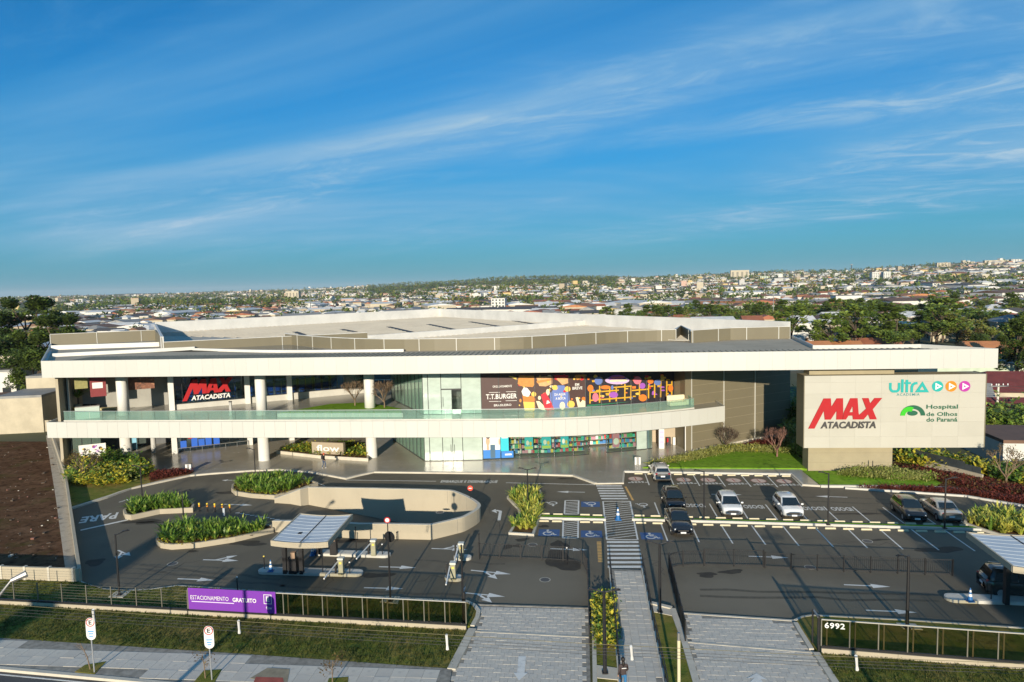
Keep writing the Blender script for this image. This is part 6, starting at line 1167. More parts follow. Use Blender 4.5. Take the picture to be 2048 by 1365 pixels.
def car(label, kind, pm, front_px, heading, flip=False):
    """front_px: ground point below the end nearest the camera"""
    k = KIND[kind]; L_, W, H_ = k['L'], k['W'], k['H']; q = P(*front_px); hd = heading; d = Vector((math.cos(hd), math.sin(hd)))
    c = Vector((q.x, q.y)) - d * (L_ / 2) if not flip else Vector((q.x, q.y)) + d * (L_ / 2)
    t = thing('parked_car' if kind != 'suv' else 'car', label, 'car', (c.x, c.y, 0), hd); hw = W / 2; f, r = L_ / 2, -L_ / 2
    def ztop(x):
        if x > k['wsb']: u = (x - k['wsb']) / (f - k['wsb']); return k['belt'] + (k['hood'] - k['belt']) * u - .16 * max(0, u - .78) / .22
        if k['deck'] and x < k['rb']: return k['deck'] - .06 * ((k['rb'] - x) / (k['rb'] - r))
        return k['belt'] + .02 * (k['wsb'] - x) / 2
    xs = [r, r + .06, r + .18, r + .45, r + .8, -.9, -.3, .3, .8, k['wsb'], f - .75, f - .42, f - .2, f - .07, f]; vs = []; NR = 0
    for x in xs:
        e = min(1, max(0, (f - x) / .55)); e2 = min(1, max(0, (x - r) / .40)); w = hw * (.72 + .28 * math.sqrt(max(0, 1 - (1 - e) ** 2))) * (.84 + .16 * math.sqrt(max(0, 1 - (1 - e2) ** 2)))
        zb = .22 + .16 * (1 - e) ** 2 + .12 * (1 - e2) ** 2; zt_ = ztop(x) - (.10 * (1 - e2) ** 3 if not k['deck'] else .06 * (1 - e2) ** 3); zm = zb + (zt_ - zb) * .52
        half = [(w * .86, zb), (w * .985, zb + .10), (w, zm), (w * .985, zt_ - .10), (w * .93, zt_ - .02), (w * .55, zt_ + .02), (0, zt_ + .03)]
        rg = [(y, z) for y, z in half] + [(-y, z) for y, z in half[-2::-1]]; NR = len(rg); vs += [(x, y, z) for y, z in rg]
    fs = [(i * NR + j, i * NR + j + 1, (i + 1) * NR + j + 1, (i + 1) * NR + j) for i in range(len(xs) - 1) for j in range(NR - 1)] + [(i * NR + NR - 1, i * NR, (i + 1) * NR, (i + 1) * NR + NR - 1) for i in range(len(xs) - 1)]
    fs += [tuple(range(NR)), tuple(range(len(xs) * NR - 1, (len(xs) - 1) * NR - 1, -1))]
    MB().add(vs, fs).build('body', pm, t, smooth=True, local=True)
    # cabin
    b0, w0, w1, zr = k['belt'] - .02, hw * .93, hw * .72, H_
    st = [(k['rb'], b0 + .04, w0 * .96), (k['rb'] + (k['rt'] - k['rb']) * .5, (b0 + zr) / 2, w0 * .88), (k['rt'], zr - .06, w1 * 1.02), (k['rt'] + .35, zr - .01, w1 * 1.02), ((k['rt'] + k['wst']) / 2, zr, w1 * 1.04), (k['wst'] - .25, zr - .01, w1 * 1.02), (k['wst'], zr - .06, w1), (k['wst'] + (k['wsb'] - k['wst']) * .5, (b0 + zr) / 2 - .02, w0 * .88), (k['wsb'], b0 + .03, w0 * .95)]
    vs = []
    for x, z, wt in st: wb_ = w0 * (1 if abs(x) < 9 else 1); vs += [(x, -wb_ * .985, b0 - .03), (x, -wt, z - .03), (x, -wt * .6, z + .015), (x, wt * .6, z + .015), (x, wt, z - .03), (x, wb_ * .985, b0 - .03)]
    n6 = 6; fs = [(i * 6 + j, i * 6 + j + 1, (i + 1) * 6 + j + 1, (i + 1) * 6 + j) for i in range(len(st) - 1) for j in range(5)]; fs += [tuple(range(6)), tuple(range((len(st) - 1) * 6 + 5, (len(st) - 1) * 6 - 1, -1))]
    MB().add(vs, [f_[::-1] for f_ in fs]).build('cabin', pm, t, smooth=True, local=True)
    def slab(name, a, b_, m, wa, wb2, lift): # glass sheet across the car between two (x,z) points
        n = Vector((b_[1] - a[1], 0, a[0] - b_[0])).normalized() * lift
        if n.z < 0: n = -n
        MB().add([Vector((a[0], -wa, a[1])) + n, Vector((a[0], wa, a[1])) + n, Vector((b_[0], wb2, b_[1])) + n, Vector((b_[0], -wb2, b_[1])) + n], [(0, 1, 2, 3)]).build(name, m, t, local=True)
    slab('windscreen', (k['wsb'] - .03, b0 + .06), (k['wst'] + .05, zr - .09), CGL, w0 * .88, w1 * .90, .035); slab('rear_window', (k['rb'] + .06, b0 + .14), (k['rt'] - .03, zr - .09), CGL, w0 * .82, w1 * .88, .035)
    for s in (-1, 1):
        xb0, xb1, xt0, xt1 = k['rb'] + .30, k['wsb'] - .32, k['rt'] + .12, k['wst'] + .02; xm = (xb0 + xb1) / 2 - .05
        for (p0, p1, p2, p3) in (((xb0, xm - .04, xm - .04, xt0)), ((xm + .04, xb1, xt1, xm + .04))):
            pts = [(p0, s * (w0 * .995), b0 + .06), (p1, s * (w0 * .995), b0 + .06), (p2, s * (w1 * 1.06 + .02), zr - .12), (p3, s * (w1 * 1.06 + .02), zr - .12)]; MB().add(pts, [(0, 1, 2, 3) if s < 0 else (3, 2, 1, 0)]).build('side_window', CGL, t, local=True)
        MB().box((k['wsb'] - .35, s * (hw + .10), b0 + .08), (.12, .20, .13)).build('mirror', pm, t, local=True, bevel=.03)
        for x in (f - .80, r + .75):
            wr = .32 if kind != 'suv' else .36
            MB().tube([(x, s * (hw - .20), wr + .01), (x, s * (hw - .008), wr + .01)], wr + .055, 18).build('wheel_arch', TRIM, t, local=True)
            wt_ = MB().tube([(x, s * (hw - .22), wr), (x, s * (hw + .004), wr)], wr, 18).build('wheel', TYRE, t, local=True); MB().tube([(x, s * (hw - .05), wr), (x, s * (hw + .012), wr)], wr * .62, 12).build('rim', RIM, wt_, local=True)
        MB().box((f - .19, s * hw * .62, k['hood'] - .16), (.22, .36, .15), -s * .42).build('headlight', LIGHT, t, local=True, bevel=.04); MB().box((r + .10, s * hw * .72, k['belt'] - .12), (.16, .22, .24 if kind != 'sedan' else .16), s * .25).build('tail_light', TAIL, t, local=True, bevel=.03)
        MB().box((f - .12, s * hw * .62, .42), (.10, .22, .10), -s * .35).build('fog_lamp', TRIM, t, local=True)
        MB().box((0, s * (hw + .003), .62), (1.9, .012, .03)).build('door_trim', TRIM, t, local=True)
        for x in (.15, -.75): MB().box((x, s * (hw + .006), b0 - .10), (.16, .02, .03)).build('door_handle', pm, t, local=True)
    MB().box((f - .015, 0, .56), (.05, hw * .95, .13)).build('grille', TRIM, t, local=True); MB().box((f + .01, 0, .40), (.03, .42, .13)).build('front_plate', PLATE, t, local=True); MB().box((r - .012, 0, .66 if kind != 'sedan' else .60), (.03, .42, .13)).build('rear_plate', PLATE, t, local=True); MB().box((r + .03, 0, .36), (.10, hw * 1.5, .12)).build('bumper_insert', TRIM, t, local=True); MB().box((f - .03, 0, .33), (.08, hw * 1.1, .08)).build('air_intake', TRIM, t, local=True)
    if kind in ('wagon', 'suv'):
        for s in (-1, 1): MB().tube([(k['rt'] + .1, s * w1 * .82, zr + .05), (k['wst'] - .1, s * w1 * .82, zr + .05)], .025, 6).build('roof_rail', CHRO, t, local=True)
    return t
BAYD = R(-90 - 3.8)                        # cars with their nose towards the camera
car('white hatchback beside the lamp post in the median row', 'hatch', paint('white', (.78, .79, .78)), (1467, 1037.5), BAYD - R(3)); car('white hatchback further right, beside the empty IDOSO bays', 'hatch', paint('white', (.78, .79, .78)), (1589, 1041), BAYD - R(3))
car('black hatchback facing the camera behind another black car', 'hatch', paint('black', (.012, .012, .014)), (1354, 1025.5), BAYD); car('glossy black car in front of the median, nose to the camera', 'sedan', paint('black_two', (.014, .015, .018)), (1367, 1076), BAYD)
car('black hatchback parked next to the silver sedan', 'hatch', paint('jet_black', (.010, .010, .011)), (1835, 1048), BAYD - R(7)); car('silver sedan seen from its boot at the right end of the row', 'sedan', paint('silver', (.50, .49, .45), .35), (1904, 1049), math.pi + BAYD - R(6), True)
car('silver white estate car seen from behind at the forecourt kerb', 'wagon', paint('pearl', (.66, .64, .60), .1), (1326, 966.5), math.pi + BAYD, True); car('dark grey car under the right toll canopy', 'suv', paint('graphite', (.03, .032, .03), .2), (1962, 1183), R(-14), True)
# ------------------------------------------------------------------ people
def person(label, base, z0, height, heading, cols, pose, extras):
    q = P(*base, z0); s = height / 1.72; top, leg, shoe, skin, hair = cols
    J = dict(pelvis=(0, 0, .93), waist=(0, .0, 1.08), chest=(.02, 0, 1.30), neck=(.03, 0, 1.46), head0=(.045, 0, 1.54), head1=(.05, 0, 1.66), shL=(.01, .18, 1.40), shR=(.01, -.18, 1.40), hipL=(0, .10, .90), hipR=(0, -.10, .90)); J.update(pose)
    rad = dict(pelvis=.135, waist=.12, chest=.145, neck=.055, head0=.075, head1=.092, shL=.065, shR=.065, elL=.047, elR=.047, haL=.035, haR=.035, fiL=.03, fiR=.03, hipL=.092, hipR=.092, knL=.066, knR=.066, anL=.045, anR=.045, toL=.04, toR=.04)
    E_ = [('pelvis', 'waist'), ('waist', 'chest'), ('chest', 'neck'), ('neck', 'head0'), ('head0', 'head1'), ('chest', 'shL'), ('shL', 'elL'), ('elL', 'haL'), ('haL', 'fiL'), ('chest', 'shR'), ('shR', 'elR'), ('elR', 'haR'), ('haR', 'fiR'), ('pelvis', 'hipL'), ('hipL', 'knL'), ('knL', 'anL'), ('anL', 'toL'), ('pelvis', 'hipR'), ('hipR', 'knR'), ('knR', 'anR'), ('anR', 'toR')]
    nm = list(J); me = bpy.data.meshes.new('body'); me.from_pydata([J[n] for n in nm], [(nm.index(a), nm.index(b_)) for a, b_ in E_], []); o = bpy.data.objects.new('body', me); COL.objects.link(o)
    sk = o.modifiers.new('skin', 'SKIN'); 
    if not me.skin_vertices: me.attributes.new('skin', 'FLOAT_VECTOR', 'POINT')
    for i, n in enumerate(nm):
        sv = me.skin_vertices[0].data[i]; sv.radius = (rad[n], rad[n] * (1.0 if n not in ('chest', 'waist', 'pelvis') else 1.15)); sv.use_root = (n == 'pelvis')
    ss = o.modifiers.new('sub', 'SUBSURF'); ss.levels = 2; ss.render_levels = 2
    dg = bpy.context.evaluated_depsgraph_get(); m2 = bpy.data.meshes.new_from_object(o.evaluated_get(dg)); bpy.data.objects.remove(o)
    m2.materials.clear()
    for mm_ in (skin, top, leg, shoe): m2.materials.append(mm_)
    hands = [Vector(J[n]) for n in ('haL', 'haR', 'fiL', 'fiR')]
    for p in m2.polygons:
        c = p.center; p.use_smooth = True
        p.material_index = 3 if c.z < .09 else (2 if c.z < .96 and min((c - h).length for h in hands) > .16 and abs(c.y) < .26 else (0 if (c.z > 1.47 or min((c - h).length for h in hands) < .085) else 1))
    t = thing('person', label, 'person', (q.x, q.y, z0), heading); b_ = inst('body', m2, t); b_.scale = (s, s, s)
    hx, _, hz_ = J['head1']
    h = MB().lathe((0, 0, 0), [(.02, -.10), (.085, -.06), (.105, .02), (.09, .09), (.03, .125)], 12); h.v = [(x * 1.05 + hx - .02, y * .98, z + hz_ + .015) for x, y, z in h.v]; ho = h.build('hair' if extras != 'cap' else 'cap', hair, t, smooth=True, local=True); ho.scale = (s, s, s)
    if extras == 'cap':
        o2 = MB().box((hx + .10, 0, hz_ + .03), (.12, .13, .02)).build('cap_peak', hair, t, local=True); o2.scale = (s, s, s); o3 = MB().box((-.20, 0, 1.28), (.15, .28, .40)).build('backpack', PDARK, t, local=True, bevel=.04); o3.scale = (s, s, s)
    else:
        o2 = MB().lathe((hx - .085, 0, hz_ - .16), [(.03, -.16), (.07, -.05), (.075, .08), (.04, .14)], 10).build('hair_tail', hair, t, smooth=True, local=True); o2.scale = (s, s, s)
        o3 = MB().box((-.165, 0, 1.34), (.02, .22, .035)).build('shirt_stripe', SIGNW, t, local=True); o3.scale = (s, s, s)
SKN = mat('skin', (.42, .25, .17), .6); walk = dict(elL=(-.10, .24, 1.14), haL=(.02, .25, .90), fiL=(.05, .24, .80), elR=(.06, -.24, 1.14), haR=(.24, -.22, .98), fiR=(.32, -.2, .92), knL=(.16, .10, .52), anL=(.10, .10, .09), toL=(.26, .11, .04), knR=(.02, -.10, .50), anR=(-.20, -.10, .12), toR=(-.08, -.11, .04))
person('person in black top, jeans and red cap walking on the forecourt', (648, 937), .12, 1.68, R(-20), (mat('cloth_black', (.015, .015, .018), .8), mat('denim', (.06, .09, .15), .8), SIGNW, SKN, mat('cap_red', (.55, .08, .03), .7)), walk, 'cap')
person('person with dark hair, brown top and blue trousers on the walkway', (1247, 1386), .1, 1.72, R(95), (mat('cloth_brown', (.05, .035, .035), .8), mat('trouser_blue', (.03, .16, .36), .8), PDARK, SKN, mat('hair_dark', (.015, .012, .01), .6)), walk, 'hair')
# ------------------------------------------------------------------ vegetation
def leafmat(name, c1, c2, scale=1.5, trans=.35, rough=.55, c3=None):
    m = bpy.data.materials.new(name); m.use_nodes = True; nt = m.node_tree; L = nt.links.new; b = nt.nodes['Principled BSDF']; tc = nt.nodes.new('ShaderNodeTexCoord')
    nz = ND(nt, 'ShaderNodeTexNoise', Scale=scale, Detail=3.0); L(tc.outputs['Object'], nz.inputs['Vector']); cr = nt.nodes.new('ShaderNodeValToRGB'); L(nz.outputs['Fac'], cr.inputs[0])
    cr.color_ramp.elements[0].position = .35; cr.color_ramp.elements[1].position = .66; cr.color_ramp.elements[0].color = (*c1, 1); cr.color_ramp.elements[1].color = (*c2, 1)
    if c3: e = cr.color_ramp.elements.new(.58); e.color = (*c3, 1)
    L(cr.outputs[0], b.inputs['Base Color']); b.inputs['Roughness'].default_value = rough; b.inputs['Specular IOR Level'].default_value = .3
    tr = nt.nodes.new('ShaderNodeBsdfTranslucent'); L(cr.outputs[0], tr.inputs[0]); mx = nt.nodes.new('ShaderNodeMixShader'); mx.inputs[0].default_value = trans
    L(b.outputs[0], mx.inputs[1]); L(tr.outputs[0], mx.inputs[2]); L(mx.outputs[0], nt.nodes['Material Output'].inputs[0]); MATS[name] = m; return m
NR_ = np.random.default_rng(5)
def rand_in(poly, n, g=NR_):
    xs = [p[0] for p in poly]; ys = [p[1] for p in poly]; out = []
    while len(out) < n:
        q = (g.uniform(min(xs), max(xs)), g.uniform(min(ys), max(ys)))
        if inside(q, poly): out.append(q)
    return np.array(out)
def np_mesh(name, V, F, mats, parent=None, mi=None, smooth=False):
    """V (n,3), F (m,4) arrays"""
    me = bpy.data.meshes.new(name); me.vertices.add(len(V)); me.vertices.foreach_set('co', np.asarray(V, np.float32).ravel()); k = F.shape[1]
    me.loops.add(F.size); me.loops.foreach_set('vertex_index', F.astype(np.int32).ravel()); me.polygons.add(len(F)); me.polygons.foreach_set('loop_start', np.arange(0, F.size, k, dtype=np.int32))
    try: me.polygons.foreach_set('loop_total', np.full(len(F), k, np.int32))
    except Exception: pass
    for m in mats: me.materials.append(m)
    if mi is not None: me.polygons.foreach_set('material_index', mi.astype(np.int32))
    if smooth: me.polygons.foreach_set('use_smooth', np.ones(len(F), bool))
    me.update(calc_edges=True); return me
def blades(pos, z0, n, ln, wd, lean, g=NR_):
    """strap leaves: n per clump, three joints each"""
    P_ = np.repeat(np.c_[pos, np.full(len(pos), z0)], n, 0); N = len(P_); a = g.uniform(0, 2 * np.pi, N); le = lean * g.uniform(.25, 1.25, N); l = ln * g.uniform(.55, 1.15, N) * np.repeat(g.uniform(.62, 1.12, len(pos)), n); w = wd * g.uniform(.7, 1.2, N)
    d = np.c_[np.cos(a), np.sin(a)]; s = np.c_[-np.sin(a), np.cos(a)]; P_[:, :2] += d * g.uniform(0, .12, N)[:, None]; V = np.zeros((N, 7, 3))
    for j, (t, ww) in enumerate(((0, .7), (.4, 1), (.75, .75))):
        r_ = l * (t * np.sin(le) * .6 + t * t * np.sin(le) * .7); h = l * (t * np.cos(le * .6) - .28 * t * t * le)
        for e, sg in ((0, -1), (1, 1)): V[:, j * 2 + e, :2] = P_[:, :2] + d * r_[:, None] + s * (sg * w * ww / 2)[:, None]; V[:, j * 2 + e, 2] = P_[:, 2] + h
    r_ = l * 1.3 * np.sin(le); h = l * (np.cos(le * .6) - .35 * le); V[:, 6, :2] = P_[:, :2] + d * r_[:, None]; V[:, 6, 2] = P_[:, 2] + np.maximum(h, .02)
    b_ = np.arange(N)[:, None] * 7; F = np.concatenate([b_ + np.array([[0, 1, 3, 2]]), b_ + np.array([[2, 3, 5, 4]]), b_ + np.array([[4, 5, 6, 6]])]); return V.reshape(-1, 3), F
def tri_fix(F): return F
def leaves(pos, size, g=NR_, up=.6, aspect=.55, fold=True):
    """diamond leaves at pos (n,3)"""
    N = len(pos); a = g.uniform(0, 2 * np.pi, N); el = g.uniform(-.2, 1.0, N) * up * 1.5; d = np.c_[np.cos(a) * np.cos(el), np.sin(a) * np.cos(el), np.sin(el)]
    s = np.c_[-np.sin(a), np.cos(a), g.uniform(-.4, .4, N)]; l = size * g.uniform(.6, 1.3, N); w = l * aspect; V = np.stack([pos, pos + d * (l * .5)[:, None] + s * (w * .5)[:, None], pos + d * l[:, None], pos + d * (l * .5)[:, None] - s * (w * .5)[:, None]], 1)
    return V.reshape(-1, 3), (np.arange(N)[:, None] * 4 + np.arange(4)[None])
STRAP = leafmat('strap_leaf', (.12, .23, .03), (.46, .50, .11), 2.2, .2, .4, (.17, .27, .04)); STRAPY = leafmat('strap_leaf_yellow', (.27, .33, .04), (.66, .60, .13), 2.0, .2, .4); RUST = leafmat('rust_foliage', (.10, .05, .025), (.22, .16, .05), 3, .2)
YEL = leafmat('yellow_leaf', (.22, .29, .035), (.62, .53, .06), 3.0, .2, .4); MATS['yellow_leaf'].node_tree.nodes['Color Ramp'].color_ramp.elements[1].position = .54; DKG = leafmat('dark_leaf', (.05, .12, .018), (.18, .28, .045), 1.2, .2); REDL = leafmat('red_foliage', (.095, .02, .014), (.19, .045, .028), 1.8, .2, .6); LIMEH = leafmat('lime_cover', (.24, .27, .06), (.46, .46, .15), 1.2, .25, .7); BROWN_ = leafmat('brown_crown', (.12, .085, .03), (.24, .17, .05), 2.5, .3)
def stuff(name, label, cat, V, F, m, mi=None):
    o = inst(name, np_mesh(name, V, F, m if isinstance(m, list) else [m], None, mi)); return tag(o, label, cat, kind='stuff')
def planter(label, px, wh, n, ln, plab, m=STRAP, m2=None, wallpx=None, low=True):
    pts = [P2(*q) for q in px]; t = thing('planter', label, 'planter', (*pts[0], 0)); cx, cy = sum(p[0] for p in pts) / len(pts), sum(p[1] for p in pts) / len(pts)
    MB().prism([(cx + (p[0] - cx) * .985, cy + (p[1] - cy) * .985) for p in pts], 0, wh - .10).build('soil', SOIL, t); MB().wall(pts, .2, 0, wh, closed=True).build('kerb_wall', CONC if wh < .3 else WALLW, t)
    ins_ = [(cx + (p[0] - cx) * .90, cy + (p[1] - cy) * .86) for p in pts]; pos = rand_in(ins_, int(n * .62)); LEN_ = NR_.uniform(.7, 1.15); V, F = blades(pos, wh - .12, 16, ln * 1.25, .14, .75)
    mi = None; mats = [m]
    if m2: mats = [m, m2]; mi = np.repeat((NR_.random(len(pos)) < .3).astype(int), 16); mi = np.concatenate([mi, mi, mi])
    stuff('strap_leaf_plants', plab, 'plants', V, F, mats, mi)
    if low:
        edge = rand_in(pts, 700); edge = edge[np.array([not inside(tuple(e), [(cx + (p[0] - cx) * .8, cy + (p[1] - cy) * .72) for p in pts]) and e[1] < cy for e in edge])]
        pz = np.c_[edge, np.full(len(edge), wh - .05)]; pz = np.repeat(pz, 6, 0) + NR_.normal(0, .12, (len(edge) * 6, 3)) * [1, 1, .8]; V, F = leaves(pz, .2)
        stuff('bronze_groundcover', 'bronze low cover at the foot of ' + plab, 'plants', V, F, [RUST, YEL], (NR_.random(len(F)) < .4).astype(int))
planter('beige kerbed planter at the far left of the lane split', [(249, 1029), (253, 1038), (264, 1040), (320, 1028), (384, 1025), (387, 1018), (380, 1011), (330, 1008), (275, 1012)], .45, 150, .92, 'strap-leaved plants in the far left planter', low=False)
planter('long beige planter with rounded nose left of the toll canopy', [(316, 1080), (315, 1088), (324, 1096), (345, 1099), (400, 1095), (470, 1084), (545, 1066), (545, 1060), (440, 1056), (370, 1056), (330, 1067)], .42, 260, .92, 'strap-leaved plants in the long rounded planter')
planter('beige rounded planter at the mouth of the ramp', [(466, 977), (465, 984), (473, 991), (505, 996), (549, 999), (600, 985), (634, 973), (600, 963), (540, 958), (490, 963)], .42, 230, .92, 'strap-leaved plants in the planter by the ramp')
planter('white-kerbed planter with waisted outline beside the short median', [(1016, 998), (1027, 1010), (1037, 1019), (1041, 1034), (1032, 1050), (1020, 1070), (1066, 1073), (1071, 1058), (1080, 1035), (1083, 1000), (1080, 985), (1050, 980), (1030, 985)], .22, 190, .85, 'tall strap-leaved plants in the waisted planter', m=STRAPY, m2=STRAP, low=False)
planter('white-kerbed planter at the far right of the median', [(1930, 1050), (1965, 1062), (2000, 1073), (2200, 1090), (2200, 1050), (2048, 1036), (1960, 1030), (1935, 1036)], .2, 330, 1.0, 'yellowish strap-leaved plants at the right edge', m=STRAPY, m2=STRAP, low=False)
def bushy(name, label, px, z0, h, n, size, mats, w=None, clump=.5, k=14, up=.6):
    poly = [P2(*q) for q in px]; c = rand_in(poly, n); g = NR_; hh = h * g.uniform(.55, 1.1, n); pos = np.repeat(np.c_[c, np.zeros(n)], k, 0); off = g.normal(0, 1, (n * k, 3)) * [clump * .5, clump * .5, .25]; pos += off; pos[:, 2] = z0 + np.abs(g.normal(.55, .28, n * k)) * np.repeat(hh, k)
    V, F = leaves(pos, size, up=up); mi = np.repeat(g.choice(len(mats), n, p=w), k) if len(mats) > 1 else None
    return stuff(name, label, 'plants', V, F, mats, mi)
bushy('leafy_shrubs', 'green and yellow leafy shrubs in the left bed', [(133, 955), (140, 975), (200, 980), (250, 972), (308, 952), (270, 938), (200, 930), (150, 932)], .2, 1.3, 420, .42, [DKG, YEL, LIMEH], [.45, .42, .13])
bushy('yellow_shrubs', 'bright yellow-leaved edging in the left bed', [(165, 975), (250, 972), (245, 962), (180, 962)], .2, .8, 150, .45, [YEL], None)
bushy('leafy_shrubs', 'dark green shrubs under the left column', [(200, 940), (250, 948), (290, 946), (262, 934), (215, 930)], .2, 1.7, 200, .4, [DKG, STRAP], [.8, .2])
bushy('red_foliage', 'dark red low foliage beside the left curved kerb', [(303, 966), (310, 951), (350, 947), (386, 948), (330, 960)], .2, .35, 260, .22, [REDL], None)
bushy('lime_groundcover', 'pale lime ground cover along the top of the bright lawn', [(1285, 939), (1310, 936), (1400, 923), (1470, 909), (1590, 912), (1575, 904), (1500, 900), (1452, 899), (1385, 915), (1330, 928)], .22, .55, 900, .2, [LIMEH, YEL], [.93, .07], k=16)
bushy('red_foliage', 'dark red low foliage at the foot of the taupe wall', [(1478, 897), (1530, 886), (1598, 882), (1610, 920), (1580, 902), (1500, 898)], .2, .4, 420, .25, [REDL], None)
bushy('lime_groundcover', 'pale lime ground cover below the sign board', [(1680, 957), (1700, 947), (1790, 946), (1880, 963), (1860, 968), (1760, 962)], .18, .6, 700, .2, [LIMEH, GRASSB], [.9, .1], k=16)
bushy('red_foliage', 'red foliage bed right of the sign board', [(1790, 943), (1850, 945), (1960, 965), (2048, 985), (2200, 1015), (2200, 1035), (2048, 998), (1960, 984), (1895, 972)], .16, .45, 900, .28, [REDL, RUST], [.8, .2])
bushy('red_foliage', 'thin red hedge between the two white kerbs', [(1710, 979), (1780, 979), (1890, 981.5), (1960, 990), (2048, 1004), (2200, 1030), (2200, 1038), (2048, 1012), (1930, 992.5), (1800, 983.5)], .10, .38, 700, .2, [REDL], None, clump=.3)
bushy('yellow_shrubs', 'yellow and green leafy shrubs along the right side bed', [(1790, 922), (1800, 932), (1880, 945), (1960, 958), (1990, 950), (1900, 930), (1830, 915)], .16, 1.2, 380, .5, [YEL, DKG], [.6, .4])
bushy('leafy_shrubs', 'dark green shrubs at the right edge bed', [(1960, 950), (1990, 966), (2048, 975), (2150, 985), (2150, 960), (2048, 945)], .16, 1.2, 300, .45, [DKG, YEL], [.8, .2])
bushy('leafy_shrubs', 'green plants in the flow sign bed', [(560, 907), (600, 898), (700, 894), (733, 907), (732, 921), (640, 916)], .38, .5, 330, .28, [STRAP, YEL, DKG], [.5, .25, .25])
bushy('yellow_shrubs', 'yellow leafed shrubs in the strip beside the walkway', [(1192, 1206), (1222, 1192), (1230, 1300), (1194, 1300)], .10, .62, 190, .26, [YEL, DKG], [.72, .28], clump=.35)
# bare ornamental trees
BARK2 = mat('pale_twigs', (.23, .16, .10), .85, var=.3, scale=5); BARK3 = mat('dark_twigs', (.12, .085, .06), .85, var=.3, scale=5)
def bare_tree(label, base, z0, h, rad, m=BARK2, dens=5, seed=1, leafm=None, nleaf=0):
    q = P(*base, z0); g = random.Random(seed); t = thing('bare_tree', label, 'tree', (q.x, q.y, z0)); tr = MB(); tw = MB(); ends = []
    th = h * .16; tr.tube([(0, 0, 0), (.02, 0, th)], [.10, .075], 7)
    def grow(p, d, ln, r, lv):
        e = p + d * ln
        (tr if lv < 2 else tw).tube([tuple(p), tuple(p.lerp(e, .5) + Vector((g.uniform(-1, 1), g.uniform(-1, 1), 0)) * ln * .05), tuple(e)], [r, r * .85, r * .6], 5 if lv < 2 else 3, cap=False)
        if lv >= 4: ends.append(e); return
        n = (5 if lv == 0 else g.choice((2, 3, 3)) if lv < 3 else dens)
        for k in range(n):
            a = g.uniform(0, 6.28); sp = .5 if lv else .62; nd = (d + Vector((math.cos(a), math.sin(a), g.uniform(-.15, .35))) * sp).normalized(); nd.z = max(nd.z, .05); grow(e, nd.normalized(), ln * g.uniform(.62, .88), max(.009, r * .66), lv + 1)
    for k in range(6):
        a = 6.28 * k / 6 + g.uniform(-.3, .3); el = g.uniform(.55, 1.2); d = Vector((math.cos(a) * math.cos(el), math.sin(a) * math.cos(el), math.sin(el))); grow(Vector((0, 0, th * .9)), d, h * .21, .055, 1)
    mx = max(math.hypot(v[0], v[1]) for v in tw.v); mz = max(v[2] for v in tw.v)
    sx, sz = rad / mx, h / mz
    for mb in (tr, tw): mb.v = [(v[0] * sx, v[1] * sx, v[2] * sz) for v in mb.v]
    tr.build('trunk', m, t, local=True); c = tw.build('crown', m, t, local=True)
    if not leafm:
        E_ = np.array([(e.x * sx, e.y * sx, e.z * sz) for e in ends]); E_ = np.repeat(E_, 5, 0) + NR_.normal(0, .14, (len(E_) * 5, 3)); V, F = leaves(E_, .36, aspect=.12, up=.8); inst('fine_twigs', np_mesh('fine_twigs', V, F, [m]), t)
    else:
        E_ = np.array([(e.x * sx, e.y * sx, e.z * sz) for e in ends]); E_ = np.repeat(E_, nleaf, 0) + NR_.normal(0, .12, (len(E_) * nleaf, 3)); V, F = leaves(E_, .16); o = inst('dry_leaves', np_mesh('dry_leaves', V, F, [leafm]), t)
bare_tree('bare brown tree left of the round column on the upper balcony', (710, 812), 6.05, 3.05, 1.45, seed=3); bare_tree('bare brown tree right of the round column on the upper balcony', (769, 816), 6.05, 3.05, 1.5, seed=8)
bare_tree('dark bare round tree before the taupe wall', (1452, 899), .2, 2.6, 1.6, BARK3, seed=4); bare_tree('reddish bare round tree near the totem', (1554, 914), .2, 3.1, 1.75, mat('red_twigs', (.25, .13, .10), .85, var=.3, scale=5), seed=6)
bare_tree('brown dry-leaved round tree in the left bed', (168, 962), .2, 3.3, 2.15, BARK3, seed=12, leafm=BROWN_, nleaf=5); bare_tree('olive dry-leaved round tree at the right edge bed', (2012, 972), .16, 3.9, 2.2, BARK2, seed=15, leafm=BROWN_, nleaf=4)
def sapling(label, base, h, lean, leafm, seed, n=40):
    q = P(*base, .1); g = random.Random(seed); t = thing('sapling', label, 'sapling', (q.x, q.y, .1)); tr = MB(); tr.tube([(0, 0, 0), (lean * .3, 0, h * .5), (lean, 0, h)], [.035, .025, .01], 5); pts = []
    for k in range(7):
        z = h * (.4 + .08 * k); x = lean * z / h; a = g.uniform(0, 6.28); e = (x + math.cos(a) * h * .25, math.sin(a) * h * .25, z + h * .18); tr.tube([(x, 0, z), e], [.014, .006], 4); pts.append(e)
    tr.build('trunk', BARK2, t, local=True)
    if leafm: pz = np.repeat(np.array(pts), n, 0) + NR_.normal(0, .16, (7 * n, 3)); V, F = leaves(pz, .12); inst('crown', np_mesh('crown', V, F, [leafm]), t)
sapling('bare leaning sapling beside the left parking sign', (181, 1340), 1.5, -.45, None, 1); sapling('thin bare sapling beside the second parking sign', (411, 1358), 1.4, -.1, RUST, 2, 8); sapling('small leafy sapling at the bottom edge of the pavement', (665, 1372), 1.35, .05, RUST, 3, 22)
